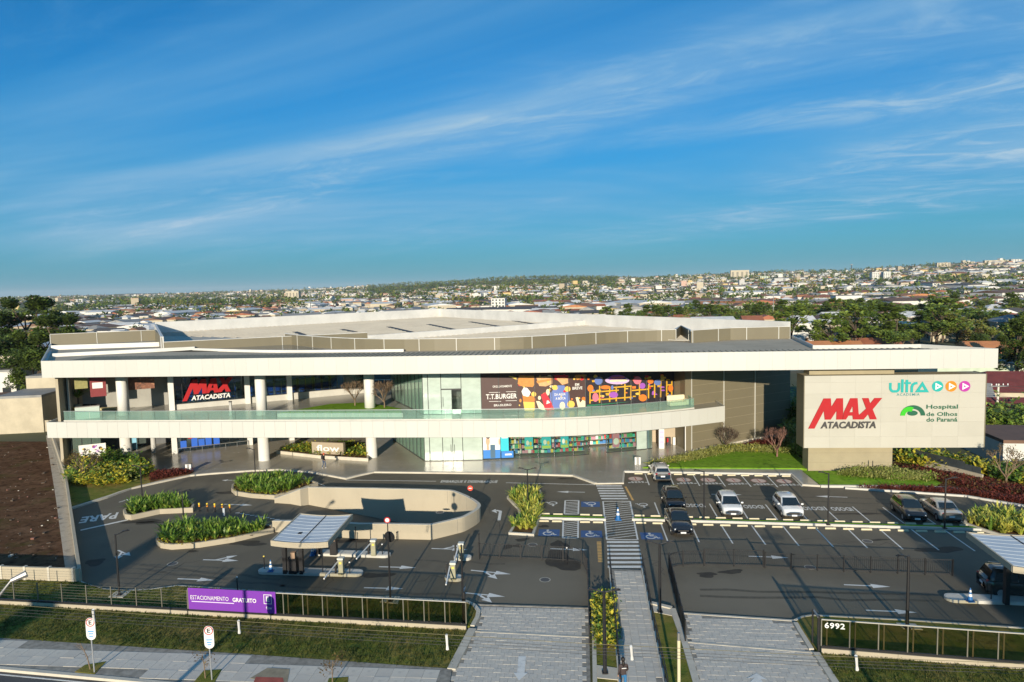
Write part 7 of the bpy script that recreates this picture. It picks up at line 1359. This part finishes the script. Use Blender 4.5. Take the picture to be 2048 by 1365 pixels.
# potted palm on the upper balcony
q = P(152, 832, 5.58); t = thing('potted_palm', 'tall palm in a beige pot at the left end of the balcony', 'palm', tuple(q)); MB().lathe((q.x, q.y + .6, 5.58), [(.3, 0), (.38, .1), (.42, 1.3), (.36, 1.32)], 14).build('pot', mat('pot_beige', (.42, .36, .25), .7), t, smooth=True); MB().tube([(q.x, q.y + .6, 6.8), (q.x, q.y + .6, 7.9)], [.12, .08], 7).build('trunk', TIMBERG, t)
V, F = blades(np.array([(q.x, q.y + .6)] * 3), 7.7, 16, 1.9, .22, 1.0); inst('fronds', np_mesh('fronds', V - np.array([q.x, q.y, 5.58]), F, [STRAP]), t)
# lawn tufts
TUFT = leafmat('grass_tuft', (.05, .075, .014), (.13, .13, .035), .7, .3, .8)
for lb, px, n in (('sparse tufts on the street lawn left of the driveway', LAWN_OUT, 5000), ('sparse tufts on the lawn outside fence 6992', LAWN_R, 2500), ('sparse tufts on the dark lawn behind the fences', LAWN_IN, 2500)):
    poly = [P2(*q) for q in px]; pos = rand_in(poly, n); V, F = blades(pos, .09, 5, .16, .03, .7); stuff('grass_tufts', lb, 'grass', V, F, TUFT)
# ------------------------------------------------------------------ trees
def crown_pts(g, kind):
    """leaf positions of a crown of unit height (trunk foot at 0)"""
    cl = []
    if kind == 'round':
        for k in range(26): v = g.normal(0, 1, 3); v /= np.linalg.norm(v); r = g.uniform(.55, 1) ; cl.append((v[0] * .36 * r, v[1] * .36 * r, .62 + v[2] * .33 * r, g.uniform(.09, .15)))
    elif kind == 'spread':
        for k in range(30): a = g.uniform(0, 6.28); r = math.sqrt(g.uniform(0, 1)) * .52; cl.append((math.cos(a) * r, math.sin(a) * r, .70 + g.uniform(-.12, .2) * (1 - r), g.uniform(.08, .14)))
    elif kind == 'tall':
        for k in range(26): z = g.uniform(.28, .98); r = .24 * math.sin(min(1, (1.02 - z) / .55) * 1.57) + .02; a = g.uniform(0, 6.28); cl.append((math.cos(a) * r * g.uniform(.3, 1), math.sin(a) * r * g.uniform(.3, 1), z, g.uniform(.06, .11)))
    elif kind == 'pine':                     # tiered umbrella clumps
        for k in range(34):
            tier = g.integers(0, 4); z = .52 + tier * .14; r = (.36, .42, .34, .20)[tier]; a = g.uniform(0, 6.28); rr = r * g.uniform(.45, 1); cl.append((math.cos(a) * rr, math.sin(a) * rr, z + g.uniform(-.03, .03), g.uniform(.055, .085)))
    return cl
def tree_meshes(name, kind, seed, per, size, mats, bark):
    g = np.random.default_rng(seed); cl = crown_pts(g, kind); ps = []; mi = []
    for (x, y, z, r) in cl:
        v = g.normal(0, 1, (per, 3)); v /= np.linalg.norm(v, axis=1)[:, None]; rr = r * g.uniform(.45, 1.0, per) ** .5; p = np.array([x, y, z]) + v * rr[:, None] * [1, 1, .75]; ps.append(p); mi.append(np.where(g.random(per) < .25, g.integers(0, len(mats), per), g.integers(0, len(mats))))
    pos = np.concatenate(ps); V, F = leaves(pos, size, g, up=.5, aspect=.8); cm = np_mesh('crown', V, F, mats, None, np.concatenate(mi)); tr = MB(); zt_ = max(.35, min(c[2] for c in cl))
    tr.tube([(0, 0, 0), (.005, 0, .2), (0, .004, zt_), (0, 0, .8)], [.030, .022, .017, .006], 7)
    for (x, y, z, r) in cl[::2]: zz = max(.18, z - .22 - .25 * math.hypot(x, y)); tr.tube([(0, 0, zz), (x * .55, y * .55, (zz + z) / 2 - .01), (x, y, z)], [.010, .007, .003], 4, cap=False)
    tm = bpy.data.meshes.new('trunk'); tm.from_pydata(tr.v, [], tr.f); tm.materials.append(bark); tm.update(); return tm, cm
T1 = leafmat('foliage_deep', (.06, .115, .022), (.22, .285, .05), .9, .15); T2 = leafmat('foliage_mid', (.12, .205, .032), (.34, .40, .075), .9, .15); T3 = leafmat('foliage_olive', (.15, .165, .034), (.33, .31, .08), .9, .18); T4 = leafmat('foliage_yellow', (.25, .17, .015), (.45, .30, .02), 1.2, .3); T5 = leafmat('foliage_rusty', (.09, .06, .025), (.16, .11, .04), 1.2, .25)
def place_tree(me, label, x, y, z, h, wscale=1.0, rz=0.0, group=None, tilt=None):
    t = thing('tree', label, 'tree', (x, y, z), rz, group); t.scale = (h * wscale, h * wscale, h)
    for nm, m in (('trunk', me[0]), ('crown', me[1])): inst(nm, m, t)
    return t
T0 = leafmat('foliage_pine', (.032, .062, .016), (.12, .165, .036), .9, .18)
big1 = tree_meshes('tree', 'pine', 31, 330, .030, [T0, T0, T1], TIMBERG); big2 = tree_meshes('tree', 'tall', 32, 330, .032, [T0, T1], TIMBERG); big3 = tree_meshes('tree', 'round', 33, 330, .035, [T0, T1], TIMBERG)
def tree_at(me, label, px, ytop, D, base_z, wscale=1.0, rz=0.0, group=None):
    q = P(px, 900, 0); f = D / q.y; x, y = q.x * f, D; x = (px - 1024) / FPX * D * 1.0; h = zat((x, y), ytop) - base_z; return place_tree(me, label, x, y, base_z, h, wscale, rz, group)
tree_at(big1, 'tall tiered pine above the left end of the roof', 52, 597, 132, -.5, .95, .4); tree_at(big1, 'wide pine leaning over the left parapet', 112, 632, 120, -.5, .95, 2.0); tree_at(big3, 'dense dark tree at the left picture edge below the pine', 8, 664, 118, -.5, .9, 1.0); tree_at(big3, 'dark broad tree behind the white flat roofs at the left', 60, 690, 112, -.5, .8, 2.5)
tree_at(big2, 'tall dark pine at the right picture edge', 2040, 640, 118, 0, 1.15, 1.0); tree_at(big2, 'slimmer dark pine beside the right end of the roof', 2010, 672, 128, 0, .9, 2.0); tree_at(big3, 'rounded dark tree behind the right roof tip', 1962, 664, 150, -1, .8, 3.0)
# ------------------------------------------------------------------ neighbouring buildings
WCOL = {'white': (.66, .65, .60), 'cream': (.52, .46, .34), 'beige': (.42, .35, .25), 'pale grey': (.50, .50, .48), 'pink': (.56, .38, .30), 'yellow': (.60, .46, .20), 'pale green': (.52, .60, .46)}
RCOL = {'terracotta': (.34, .12, .06), 'brown': (.17, .095, .06), 'grey': (.27, .27, .26), 'white metal': (.66, .66, .64), 'dark': (.085, .08, .078), 'maroon': (.16, .035, .03), 'orange': (.46, .19, .075)}
WM = {k: mat('house_wall_' + k.replace(' ', '_'), c, .85, var=.18, scale=.6) for k, c in WCOL.items()}
def roofmat(k, c):
    m = layered('house_roof_' + k.replace(' ', '_'), c, [(tuple(q * .65 for q in c), .5, .45, .68, (1, 1, 1), .8), (tuple(min(1, q * 1.3) for q in c), 1.3, .58, .75, (1, 1, 1), .5)], rough=.75, bump=.1, bscale=6); return m
RM = {k: roofmat(k, c) for k, c in RCOL.items()}; WIN = mat('house_window', (.03, .035, .04), .15); DOOR = mat('house_door', (.16, .09, .05), .6)
def roof_geo(kind, w, d, h, rise, ov=.35):
    a, b_ = w / 2 + ov, d / 2 + ov; z0 = h - .02
    if kind == 'gable': return [(-a, -b_, z0), (a, -b_, z0), (a, b_, z0), (-a, b_, z0), (-a, 0, h + rise), (a, 0, h + rise)], [(0, 1, 5, 4), (2, 3, 4, 5), (3, 0, 4), (1, 2, 5), (3, 2, 1, 0)]
    if kind == 'hip': k = max(.1, a - b_) if a > b_ else .1; return [(-a, -b_, z0), (a, -b_, z0), (a, b_, z0), (-a, b_, z0), (-k, 0, h + rise), (k, 0, h + rise)], [(0, 1, 5, 4), (2, 3, 4, 5), (3, 0, 4), (1, 2, 5), (3, 2, 1, 0)]
    return [(-a + ov, -b_ + ov, h), (a - ov, -b_ + ov, h), (a - ov, b_ - ov, h), (-a + ov, b_ - ov, h), (-a + ov, -b_ + ov, h + .35), (a - ov, -b_ + ov, h + .35), (a - ov, b_ - ov, h + .35), (-a + ov, b_ - ov, h + .35)], [(0, 1, 5, 4), (1, 2, 6, 5), (2, 3, 7, 6), (3, 0, 4, 7), (4, 5, 6, 7)]
HM = {}
def house_meshes(kind, w, d, h, rise):
    key = (kind, w, d, h, rise)
    if key not in HM:
        mb = MB().box((0, 0, h / 2 - .5), (w, d, h + 1)); wm_ = bpy.data.meshes.new('wall'); wm_.from_pydata(mb.v, [], mb.f); wm_.update(); v, f = roof_geo(kind, w, d, h, rise); rm_ = bpy.data.meshes.new('roof'); rm_.from_pydata(v, [], f); rm_.update(); HM[key] = (wm_, rm_)
    return HM[key]
HMM = {}
def coloured(me, m, tagk):
    k = (me.name, m.name)
    if k not in HMM: c = me.copy(); c.materials.append(m); HMM[k] = c
    return HMM[k]
WME = {}
def winmesh(w, h, m=WIN):
    k = (w, h, m.name)
    if k not in WME: mb = MB().box((0, 0, 0), (w, .08, h)); me = bpy.data.meshes.new('window'); me.from_pydata(mb.v, [], mb.f); me.materials.append(m); me.update(); WME[k] = me
    return WME[k]
def house(label, x, y, z, kind, w, d, h, rise, rz, wc, rc, windows=True, group=None, name='house', cat='house'):
    t = thing(name, label, cat, (x, y, z), rz, group); wm_, rm_ = house_meshes(kind, w, d, h, rise); inst('wall', coloured(wm_, WM[wc], 0), t); inst('roof', coloured(rm_, RM[rc], 0), t)
    if windows:
        fl = max(1, int(h / 2.9)); n = max(2, int(w / 3)); m_ = max(1, int(d / 3.5))
        for f_ in range(fl):
            zc = 1.5 + f_ * 2.9
            for k in range(n):
                o = inst('door' if (f_ == 0 and k == n // 2) else 'window', winmesh(1.0, 2.1, DOOR) if (f_ == 0 and k == n // 2) else winmesh(1.3, 1.2), t); o.location = (-w / 2 + (k + .5) * w / n, -d / 2 - .03, 1.05 if (f_ == 0 and k == n // 2) else zc)
            for sd in (-1, 1):
                for k in range(m_): o = inst('window', winmesh(1.3, 1.2), t); o.location = (sd * (w / 2 + .03), -d / 2 + (k + .5) * d / m_, zc); o.rotation_euler = (0, 0, math.pi / 2)
    return t
house('cream blank-walled block against the left end of the mall', -73.5, 104, 0, 'flat', 6.5, 9, 5.2, 0, R(8), 'cream', 'grey', False); house('cream upper block with a band of windows behind the left end of the mall', -71, 112, 0, 'flat', 13, 8, 7.2, 0, R(8), 'cream', 'grey', True)
house('white flat-roofed house at the far left edge', -88, 118, 0, 'flat', 9, 10, 7.6, 0, R(5), 'white', 'grey', True); house('low beige house with flat roof at the left picture edge', -83, 104, 0, 'flat', 10, 8, 4.6, 0, R(4), 'cream', 'brown', True); house('blue-grey roofed house behind the cream blocks', -80, 124, 0, 'gable', 10, 9, 6.2, 1.6, R(10), 'white', 'grey', True)
lw = thing('concrete_wall', 'weathered concrete wall behind the soil plot', 'wall', (-78, 100, 0)); 
for k in range(9): MB().box((-96 + k * 3.6, 99.6 + .1 * k, .85), (3.5, .2, 1.7), R(1.6)).build('wall_panel', WALLW, lw)
house('maroon-roofed house right of the sign board', 75.5, 103, 0, 'hip', 17, 11, 3.0, 2.4, R(-12), 'cream', 'maroon', True); house('lower maroon-roofed house behind the palms', 66, 89, 0, 'gable', 15, 8, 2.4, 1.5, R(-10), 'white', 'maroon', True); house('grey-roofed shed between the maroon houses', 64, 98, 0, 'gable', 8, 7, 3.0, 1.7, R(-25), 'cream', 'grey', True)
house('pale green house row under the right roof tip', 88, 123, 0, 'flat', 24, 7, 4.0, 0, R(-6), 'pale green', 'grey', True); house('orange-roofed house beside the dark pine', 98, 138, -1, 'gable', 12, 9, 5.5, 2.2, R(-10), 'yellow', 'orange', True); house('brown-roofed carport with a white edge at the right', 57.5, 73, 0, 'flat', 12, 8, 2.5, 0, R(-9), 'white', 'brown', False)
# hipped red roof houses just behind the mall's right shoulder
for px, yy, D, lb, rc, w in ((1745, 676, 175, 'red gable-roofed house peeking over the roof edge', 'terracotta', 12), (1690, 682, 165, 'small orange roof behind the right roof edge', 'orange', 7), (1634, 682, 150, 'orange block at the corner of the taupe parapet', 'orange', 5)):
    x = (px - 1024) / FPX * D; zt_ = zat((x, D), yy); house(lb, x, D, zt_ - 8, 'gable', w, 9, 6.0, 2.0, R(-8), 'white', rc, True)
hd_ = MB(); 
up = thing('utility_pole', 'pale utility pole with crossarm right of the sign board', 'utility pole', (64.5, 88, 0)); ux, uy = 63.0, 88.0; hz_ = zat((ux, uy), 768); MB().tube([(ux, uy, 0), (ux + .15, uy, hz_)], [.17, .12], 10).build('shaft', mat('pole_concrete', (.62, .60, .52), .7), up); MB().box((ux + .15, uy - .15, hz_ - .3), (2.4, .12, .14)).build('crossarm', GREYM, up)
for dx in (-1, -.4, .5, 1.1): MB().lathe((ux + .15 + dx, uy - .15, hz_ - .2), [(.05, 0), (.08, .1), (.03, .25)], 8).build('insulator', SIGNW, up)
for k in range(3): tag(MB().tube([(ux, uy, hz_ - .2 - k * .35), (ux + 12, uy - 6, hz_ - .6 - k * .35), (ux + 30, uy - 12, hz_ - k * .35)], .02, 4).build('overhead_wire', WIRE), ['upper', 'middle', 'lower'][k] + ' wire running right from the pale utility pole', 'wire', 'wires at the right utility pole')
q = P(1962, 905); cpz = zat(q, 826); t = thing('cream_pole', 'cream post between the sign board and the palms', 'pole', tuple(q)); MB().tube([(q.x, q.y, 0), (q.x, q.y, cpz)], .14, 8).build('shaft', MATS['cream_paint'], t); MB().box((q.x, q.y, .3), (.5, .5, .6)).build('base', CONC, t)
sf = thing('side_fence', 'dark boarded fence above the beige wall right of the totem', 'fence', (46, 80, 0)); a, c = P(1786, 920), P(1965, 968); MB().wall([(a.x, a.y), (c.x, c.y)], .2, 0, .9).build('plinth', WALLW, sf)
for k in range(12): p0, p1 = a.lerp(c, k / 12), a.lerp(c, (k + .97) / 12); MB().wall([(p0.x, p0.y + .25), (p1.x, p1.y + .25)], .06, .0, 1.7 if k < 10 else 1.5).build('board', mat('fence_dark', (.05, .06, .065), .6, var=.3, scale=1), sf)
bushy('leafy_shrubs', 'dark hedge and palms behind the right neighbour roof', [(1945, 880), (2100, 890), (2100, 860), (1945, 855)], 0, 3.2, 320, .7, [T1, T2, STRAP], [.5, .3, .2], clump=1.2, k=30)
bushy('leafy_shrubs', 'dark shrubs between the taupe wall and the totem', [(1570, 905), (1612, 925), (1612, 880), (1572, 868)], 0, 2.2, 160, .5, [T1, T2], [.6, .4], clump=.8, k=24)
bushy('leafy_shrubs', 'dark hedge behind the mall seen left of the totem', [(1570, 868), (1640, 875), (1640, 850), (1572, 850)], 0, 4.5, 200, .6, [T1, T2], [.6, .4], clump=1.0, k=24)
flatpoly('lawn', [(1568, 862), (1680, 870), (1680, 835), (1568, 835)], .05, GRASSB, 'bright green turf glimpsed between mall and totem')
# ------------------------------------------------------------------ the city
LIM = [(-80, 745), (0, 735), (95, 700), (102, 672), (310, 655), (312, 648), (880, 622), (1200, 634), (1560, 652), (1575, 690), (2000, 700), (2010, 770), (2200, 790)]
g8 = random.Random(77)
def n2(x, y, s): return math.sin(x / s + 1.7 * math.sin(y / (s * 1.3))) * math.sin(y / (s * .9) + 1.1 * math.sin(x / (s * 1.7) + 2))
def treeness(px, d, x, y):
    v = (.30 if d < 700 else .42) + .28 * n2(x, y, 55) + .22 * n2(x + 300, y, 140) + (.25 * n2(x, y + 90, 420) if d > 900 else 0)
    if px > 1540 and d < 330: v += .26 * sst((430 - d) / 120)
    if 1480 < px < 2048 and 330 < d < 620: v += .22
    if 1120 < px < 1540 and 330 < d < 560: v += .35
    if 740 < px < 1240 and d > 2300: v += 1.0
    if px < 330 and d < 330: v += .1
    if d > 5200: v += .8
    return v
houses, trees, cells = [], [], set()
def city_points():
    tries = 0
    while tries < 90000 and len(houses) + len(trees) < 16500:
        tries += 1
        px = g8.uniform(-70, 2120); d = 165 * (5200 / 165) ** (g8.random() ** .92)
        if d > interp(px, DSK) + 250: continue
        x = (px - 1024) / FPX * d; y = d; z = T(x, y); u, v = proj((x, y, z + 7))
        if v > interp(u, LIM) or v < 500: continue
        tr_ = treeness(px, d, x, y) > g8.uniform(.12, .88)
        s = (7.5 if d < 500 else 9 if d < 1200 else 13) if tr_ else (13.5 if d < 900 else 16 if d < 2000 else 22)
        if not tr_ and px > 1540 and (d < 215 or (d < 300 and g8.random() < .5)): continue
        key = (int(x / s), int(y / s)); 
        if key in cells or (not tr_ and ((key[0] + 1, key[1]) in cells and (key[0], key[1] + 1) in cells and d < 700)): continue
        cells.add(key); (trees if tr_ else houses).append((d, px, x, y, z))
city_points(); houses.sort(); trees.sort()
WHR = [(100, 'beyond the left roof corner'), (310, 'above the left parapet'), (560, 'above the red store sign'), (850, 'above the balcony trees'), (1170, 'above the burger hoarding'), (1350, 'above the play hoarding'), (1560, 'above the taupe wall'), (1780, 'above the MAX board'), (1960, 'above the clinic logo'), (9999, 'beyond the right roof tip')]
def where(px): return next(w for a, w in WHR if px < a)
KINDS_ = [('gable', 9, 8, 3.4, 1.8, 'low'), ('hip', 11, 9, 3.2, 2.0, 'hipped'), ('gable', 8, 10, 6.2, 1.9, 'two-storey'), ('flat', 10, 9, 6.4, 0, 'boxy'), ('gable', 22, 14, 6.0, 1.8, 'long'), ('flat', 12, 10, 3.6, 0, 'squat'), ('hip', 13, 10, 6.0, 2.1, 'large hipped')]
for i, (d, px, x, y, z) in enumerate(houses[:300]):
    kd = g8.choices(KINDS_, (5, 4, 4, 2, 1.2, 2, 2))[0]; wc = g8.choices(list(WCOL), (8, 6, 2, 2.5, 1, 1, .3))[0]; rc = g8.choices(['terracotta', 'brown', 'grey', 'white metal', 'dark', 'orange'], (3, 3, 3.5, 3.5, 1, 1.5))[0]
    if kd[0] == 'flat': rc = g8.choice(('grey', 'white metal'))
    dist = 'nearby' if d < 330 else ('midway' if d < 520 else 'distant'); lb = '%s %s %s house, %s roof, %s' % (dist, kd[5], wc, rc, where(px))
    house(lb, x, y, z, *kd[:5], R(g8.choice((0, 0, 90)) + g8.uniform(-18, 8)), wc, rc, d < 420, '%s %s %s houses with %s roofs %s' % (dist, kd[5], wc, rc, where(px)))
# the rest of the town, too far and too many to tell apart
def merged_town():
    wk, rk = list(WCOL)[:6], ['terracotta', 'brown', 'grey', 'white metal', 'dark', 'orange']; mb = MB(); mats = [WM[k] for k in wk] + [RM[k] for k in rk]
    for (d, px, x, y, z) in houses[300:]:
        kd = g8.choices(KINDS_, (5, 4, 4, 3, 3.0, 3, 2))[0]; s = g8.uniform(.8, 1.25) * (1.15 if d > 1500 else 1); w, dd, h, ri = kd[1] * s, kd[2] * s, kd[3] * g8.uniform(.85, 1.3), kd[4] * s
        if g8.random() < .07: w, dd, h, ri = g8.uniform(28, 65), g8.uniform(18, 34), g8.uniform(6, 9), 2.0; kd = ('gable',)
        if d > 1100 and g8.random() < .012: w, dd, h, ri = 12, 12, g8.uniform(10, 22), 0; kd = ('flat',)
        M = Matrix.Translation((x, y, z)) @ Matrix.Rotation(R(g8.choice((0, 90)) + g8.uniform(-25, 15)), 4, 'Z'); wi = g8.choices(range(6), (8, 6, 2, 2, 1, 1))[0]; ri_ = 6 + g8.choices(range(6), (1.6, 2, 3.5, 4.5, 1.2, 1.2))[0]
        a, e = w / 2, dd / 2; vs = [(-a, -e, -2), (a, -e, -2), (a, e, -2), (-a, e, -2), (-a, -e, h), (a, -e, h), (a, e, h), (-a, e, h)]; mb.add([M @ Vector(v) for v in vs], [(0, 1, 5, 4), (1, 2, 6, 5), (2, 3, 7, 6), (3, 0, 4, 7)], wi)
        v, f = roof_geo(kd[0], w, dd, h, ri, .3); mb.add([M @ Vector(q) for q in v], f, ri_)
    o = mb.build('far_town', mats); tag(o, 'mass of small pale houses covering the far slopes', 'houses', kind='stuff')
merged_town()
PROT = [(tree_meshes('tree', 'round', 41, 46, .085, [T1, T2], TIMBERG), 'round dark green', .9), (tree_meshes('tree', 'round', 42, 46, .085, [T2, T3], TIMBERG), 'round mid green', 1.0), (tree_meshes('tree', 'spread', 43, 46, .08, [T1, T2], TIMBERG), 'spreading dark green', 1.0), (tree_meshes('tree', 'tall', 44, 46, .085, [T1], TIMBERG), 'tall dark', 1.1), (tree_meshes('tree', 'pine', 45, 46, .075, [T1, T2], TIMBERG), 'flat-topped tiered', 1.0), (tree_meshes('tree', 'spread', 46, 46, .08, [T3, T2], TIMBERG), 'spreading olive', 1.0), (tree_meshes('tree', 'round', 47, 46, .085, [T5, T3], TIMBERG), 'round rusty', .9), (tree_meshes('tree', 'round', 48, 46, .085, [T4], TIMBERG), 'round golden yellow', .9)]
for i, (d, px, x, y, z) in enumerate(trees[:300]):
    k = g8.choices(range(7), (6, 5, 5, 3, 2, 3, 1.2))[0]; me, nm, ws = PROT[k]; h = g8.uniform(6, 11) if k not in (3, 4) else g8.uniform(10, 15); dist = 'nearby' if d < 260 else 'midway'
    sz = 'small' if h < 8 else 'larger'; place_tree(me, '%s %s %s tree %s' % (dist, sz, nm, where(px)), x, y, z - .3, h, ws * g8.uniform(.85, 1.2), g8.uniform(0, 6.28), '%s %s %s trees %s' % (dist, sz, nm, where(px)))
x = (1888 - 1024) / FPX * 420; place_tree(PROT[7][0], 'golden yellow tree glowing among the dark trees at the right', x, 420, T(x, 420) - .5, zat((x, 420), 598) - T(x, 420), 1.1, .5)
def far_woods():
    pos, siz, mi = [], [], []
    for (d, px, x, y, z) in trees[300:]:
        n = 46 if d < 600 else (30 if d < 1200 else 16); h = g8.uniform(6, 11) * (1.05 if d < 900 else 1.5); p = NR_.normal(0, 1, (n, 3)); p /= np.linalg.norm(p, axis=1)[:, None]; rr = NR_.uniform(.3, 1, n) ** .5; p = p * rr[:, None] * [h * .42, h * .42, h * .42] + [x, y, z + h * .52]; pos.append(p); siz.append(np.full(n, h * (.30 if d < 600 else .38 if d < 1200 else .5))); mi.append(np.full(n, g8.choices((0, 1, 2), (5, 4, 2))[0]))
    pos = np.concatenate(pos); siz = np.concatenate(siz); V, F = leaves(pos, 1.0); V = V.reshape(-1, 4, 3); V = V[:, :1] + (V - V[:, :1]) * siz[:, None, None]; stuff('far_woods', 'scattered dark trees and woods between the far houses', 'trees', V.reshape(-1, 3), F, [T0, T1, T3], np.concatenate(mi))
far_woods()
# landmark towers on the far slopes
for k, (px, y0, D, w, hh, lb, wc) in enumerate(((1749, 545, 1400, 14, 24, 'left of the twin pale apartment towers on the far slope', 'white'), (1772, 544, 1400, 14, 24, 'right of the twin pale apartment towers on the far slope', 'white'), (1693, 592, 560, 20, 10, 'white boxy block with small windows in the mid distance', 'white'), (1885, 526, 2500, 45, 26, 'pale apartment blocks on the ridge at the right', 'cream'), (1935, 524, 2500, 38, 26, 'cream tower on the ridge left of the long row', 'cream'), (1990, 521, 2500, 80, 24, 'long pale apartment row on the right ridge', 'cream'), (2030, 519, 2500, 36, 26, 'end block of the apartment row on the right ridge', 'white'), (1480, 541, 2400, 62, 16, 'pale block on the ridge behind the mall', 'cream'), (1530, 553, 2200, 30, 12, 'turquoise hall on the far slope', 'pale green'), (232, 629, 900, 75, 10, 'long concrete hall on the plain at the left', 'pale grey'), (590, 583, 1700, 34, 10, 'pale office block on the plain above the store sign', 'cream'), (1000, 597, 700, 14, 10, 'white cube building behind the roof centre', 'white'))):
    x = (px - 1024) / FPX * D; z = T(x, D); h = max(8, zat((x, D), y0) - z); t = house(lb, x, D, z, 'flat', w, 14, h, 0, R(-8), wc, 'grey', False, None, 'apartment_block', 'apartment block')
    for f_ in range(min(8, int(h / 3))):
        for j in range(4): o = inst('window', winmesh(round(w / 9, 1), 1.5), t); o.location = (-w / 2 + (j + .5) * w / 4, -7.05, 2 + f_ * 3)
for px, y0, y1, D, lb in ((1703, 529, 545, 3000, 'thin dark mast on the right horizon'), (623, 575, 620, 900, 'slim pale mast above the town at the left'), (1548, 590, 640, 330, 'slim lamp mast among the trees behind the mall')):
    x = (px - 1024) / FPX * D; z = T(x, D); zt_ = zat((x, D), y0); tt = thing('mast', lb, 'mast', (x, D, z)); r_ = D * .0006; MB().tube([(x, D, z - 1), (x, D, zt_)], [r_ * 1.3, r_ * .7], 6).build('shaft', GREYM if D < 2000 else BLACK, tt); MB().box((x, D, zt_), (r_ * 5, r_ * 2, r_ * 2)).build('head', GREYM, tt)
def single_out():                            # alike houses and trees are told apart by their order across the picture
    d = {}
    for o in bpy.data.objects:
        if o.parent is None and o.name.split('.')[0] in ('house', 'tree') and 'label' in o.keys(): d.setdefault(o['label'], []).append(o)
    for lb, os_ in d.items():
        if len(os_) > 1:
            os_.sort(key=lambda o: proj(o.location)[0])
            for k, o in enumerate(os_): o['label'] = '%s, %s from left' % (lb.replace('white metal', 'white'), ORD[min(k, 24)])
single_out()
# ------------------------------------------------------------------ unseen blocks added behind the viewpoint, sized to throw shadows on the car park
ta, te = math.tan(SUN_AZ), math.tan(SUN_EL) / math.cos(SUN_AZ)
def back_x(px, py, Y=-25): q = P(px, py); return q.x - (q.y - Y) * ta
xl = back_x(262, 1100); xr = back_x(2021, 1246)
for x0, x1, h, lb, wc in ((back_x(163, 1165), xl, (62 + 25) * te, 'unseen cream block added across the street to shade the left lane', 'cream'), (xr, xr + 30, (50 + 25) * te, 'unseen grey block added across the street to shade the right lane', 'pale grey')):
    house(lb, (x0 + x1) / 2, -31, 0, 'flat', x1 - x0, 12, h - .35, 0, 0, wc, 'grey', False, None, 'building', 'building')
for px, py, lb in ((1600, 1160, 'right'), (450, 1280, 'left')):
    q = P(px, py); Y = 16.5; x = q.x - (q.y - Y) * ta; t = thing('utility_pole', 'concrete utility pole at the street kerb, %s one' % lb, 'utility pole', (x, Y, 0)); MB().tube([(x, Y, 0), (x, Y, 8.6)], [.17, .11], 10).build('shaft', MATS['pole_concrete'], t); MB().box((x, Y, 8.1), (1.8, .1, .12)).build('crossarm', GREYM, t)
# ------------------------------------------------------------------ air
def haze():
    hm = bpy.data.materials.new('haze_air'); hm.use_nodes = True; nt = hm.node_tree; nt.nodes.clear(); out = nt.nodes.new('ShaderNodeOutputMaterial'); pv = nt.nodes.new('ShaderNodeVolumePrincipled')
    pv.inputs['Color'].default_value = (.86, .93, 1, 1); pv.inputs['Density'].default_value = HAZE; pv.inputs['Anisotropy'].default_value = 0.0; nt.links.new(pv.outputs[0], out.inputs['Volume'])
    o = MB().box((0, 7400, 47), (36000, 15800, 186)).build('haze', hm); o['kind'] = 'stuff'; o['label'] = 'thin bluish air over the far town'
HAZE = 5.0e-5
haze()
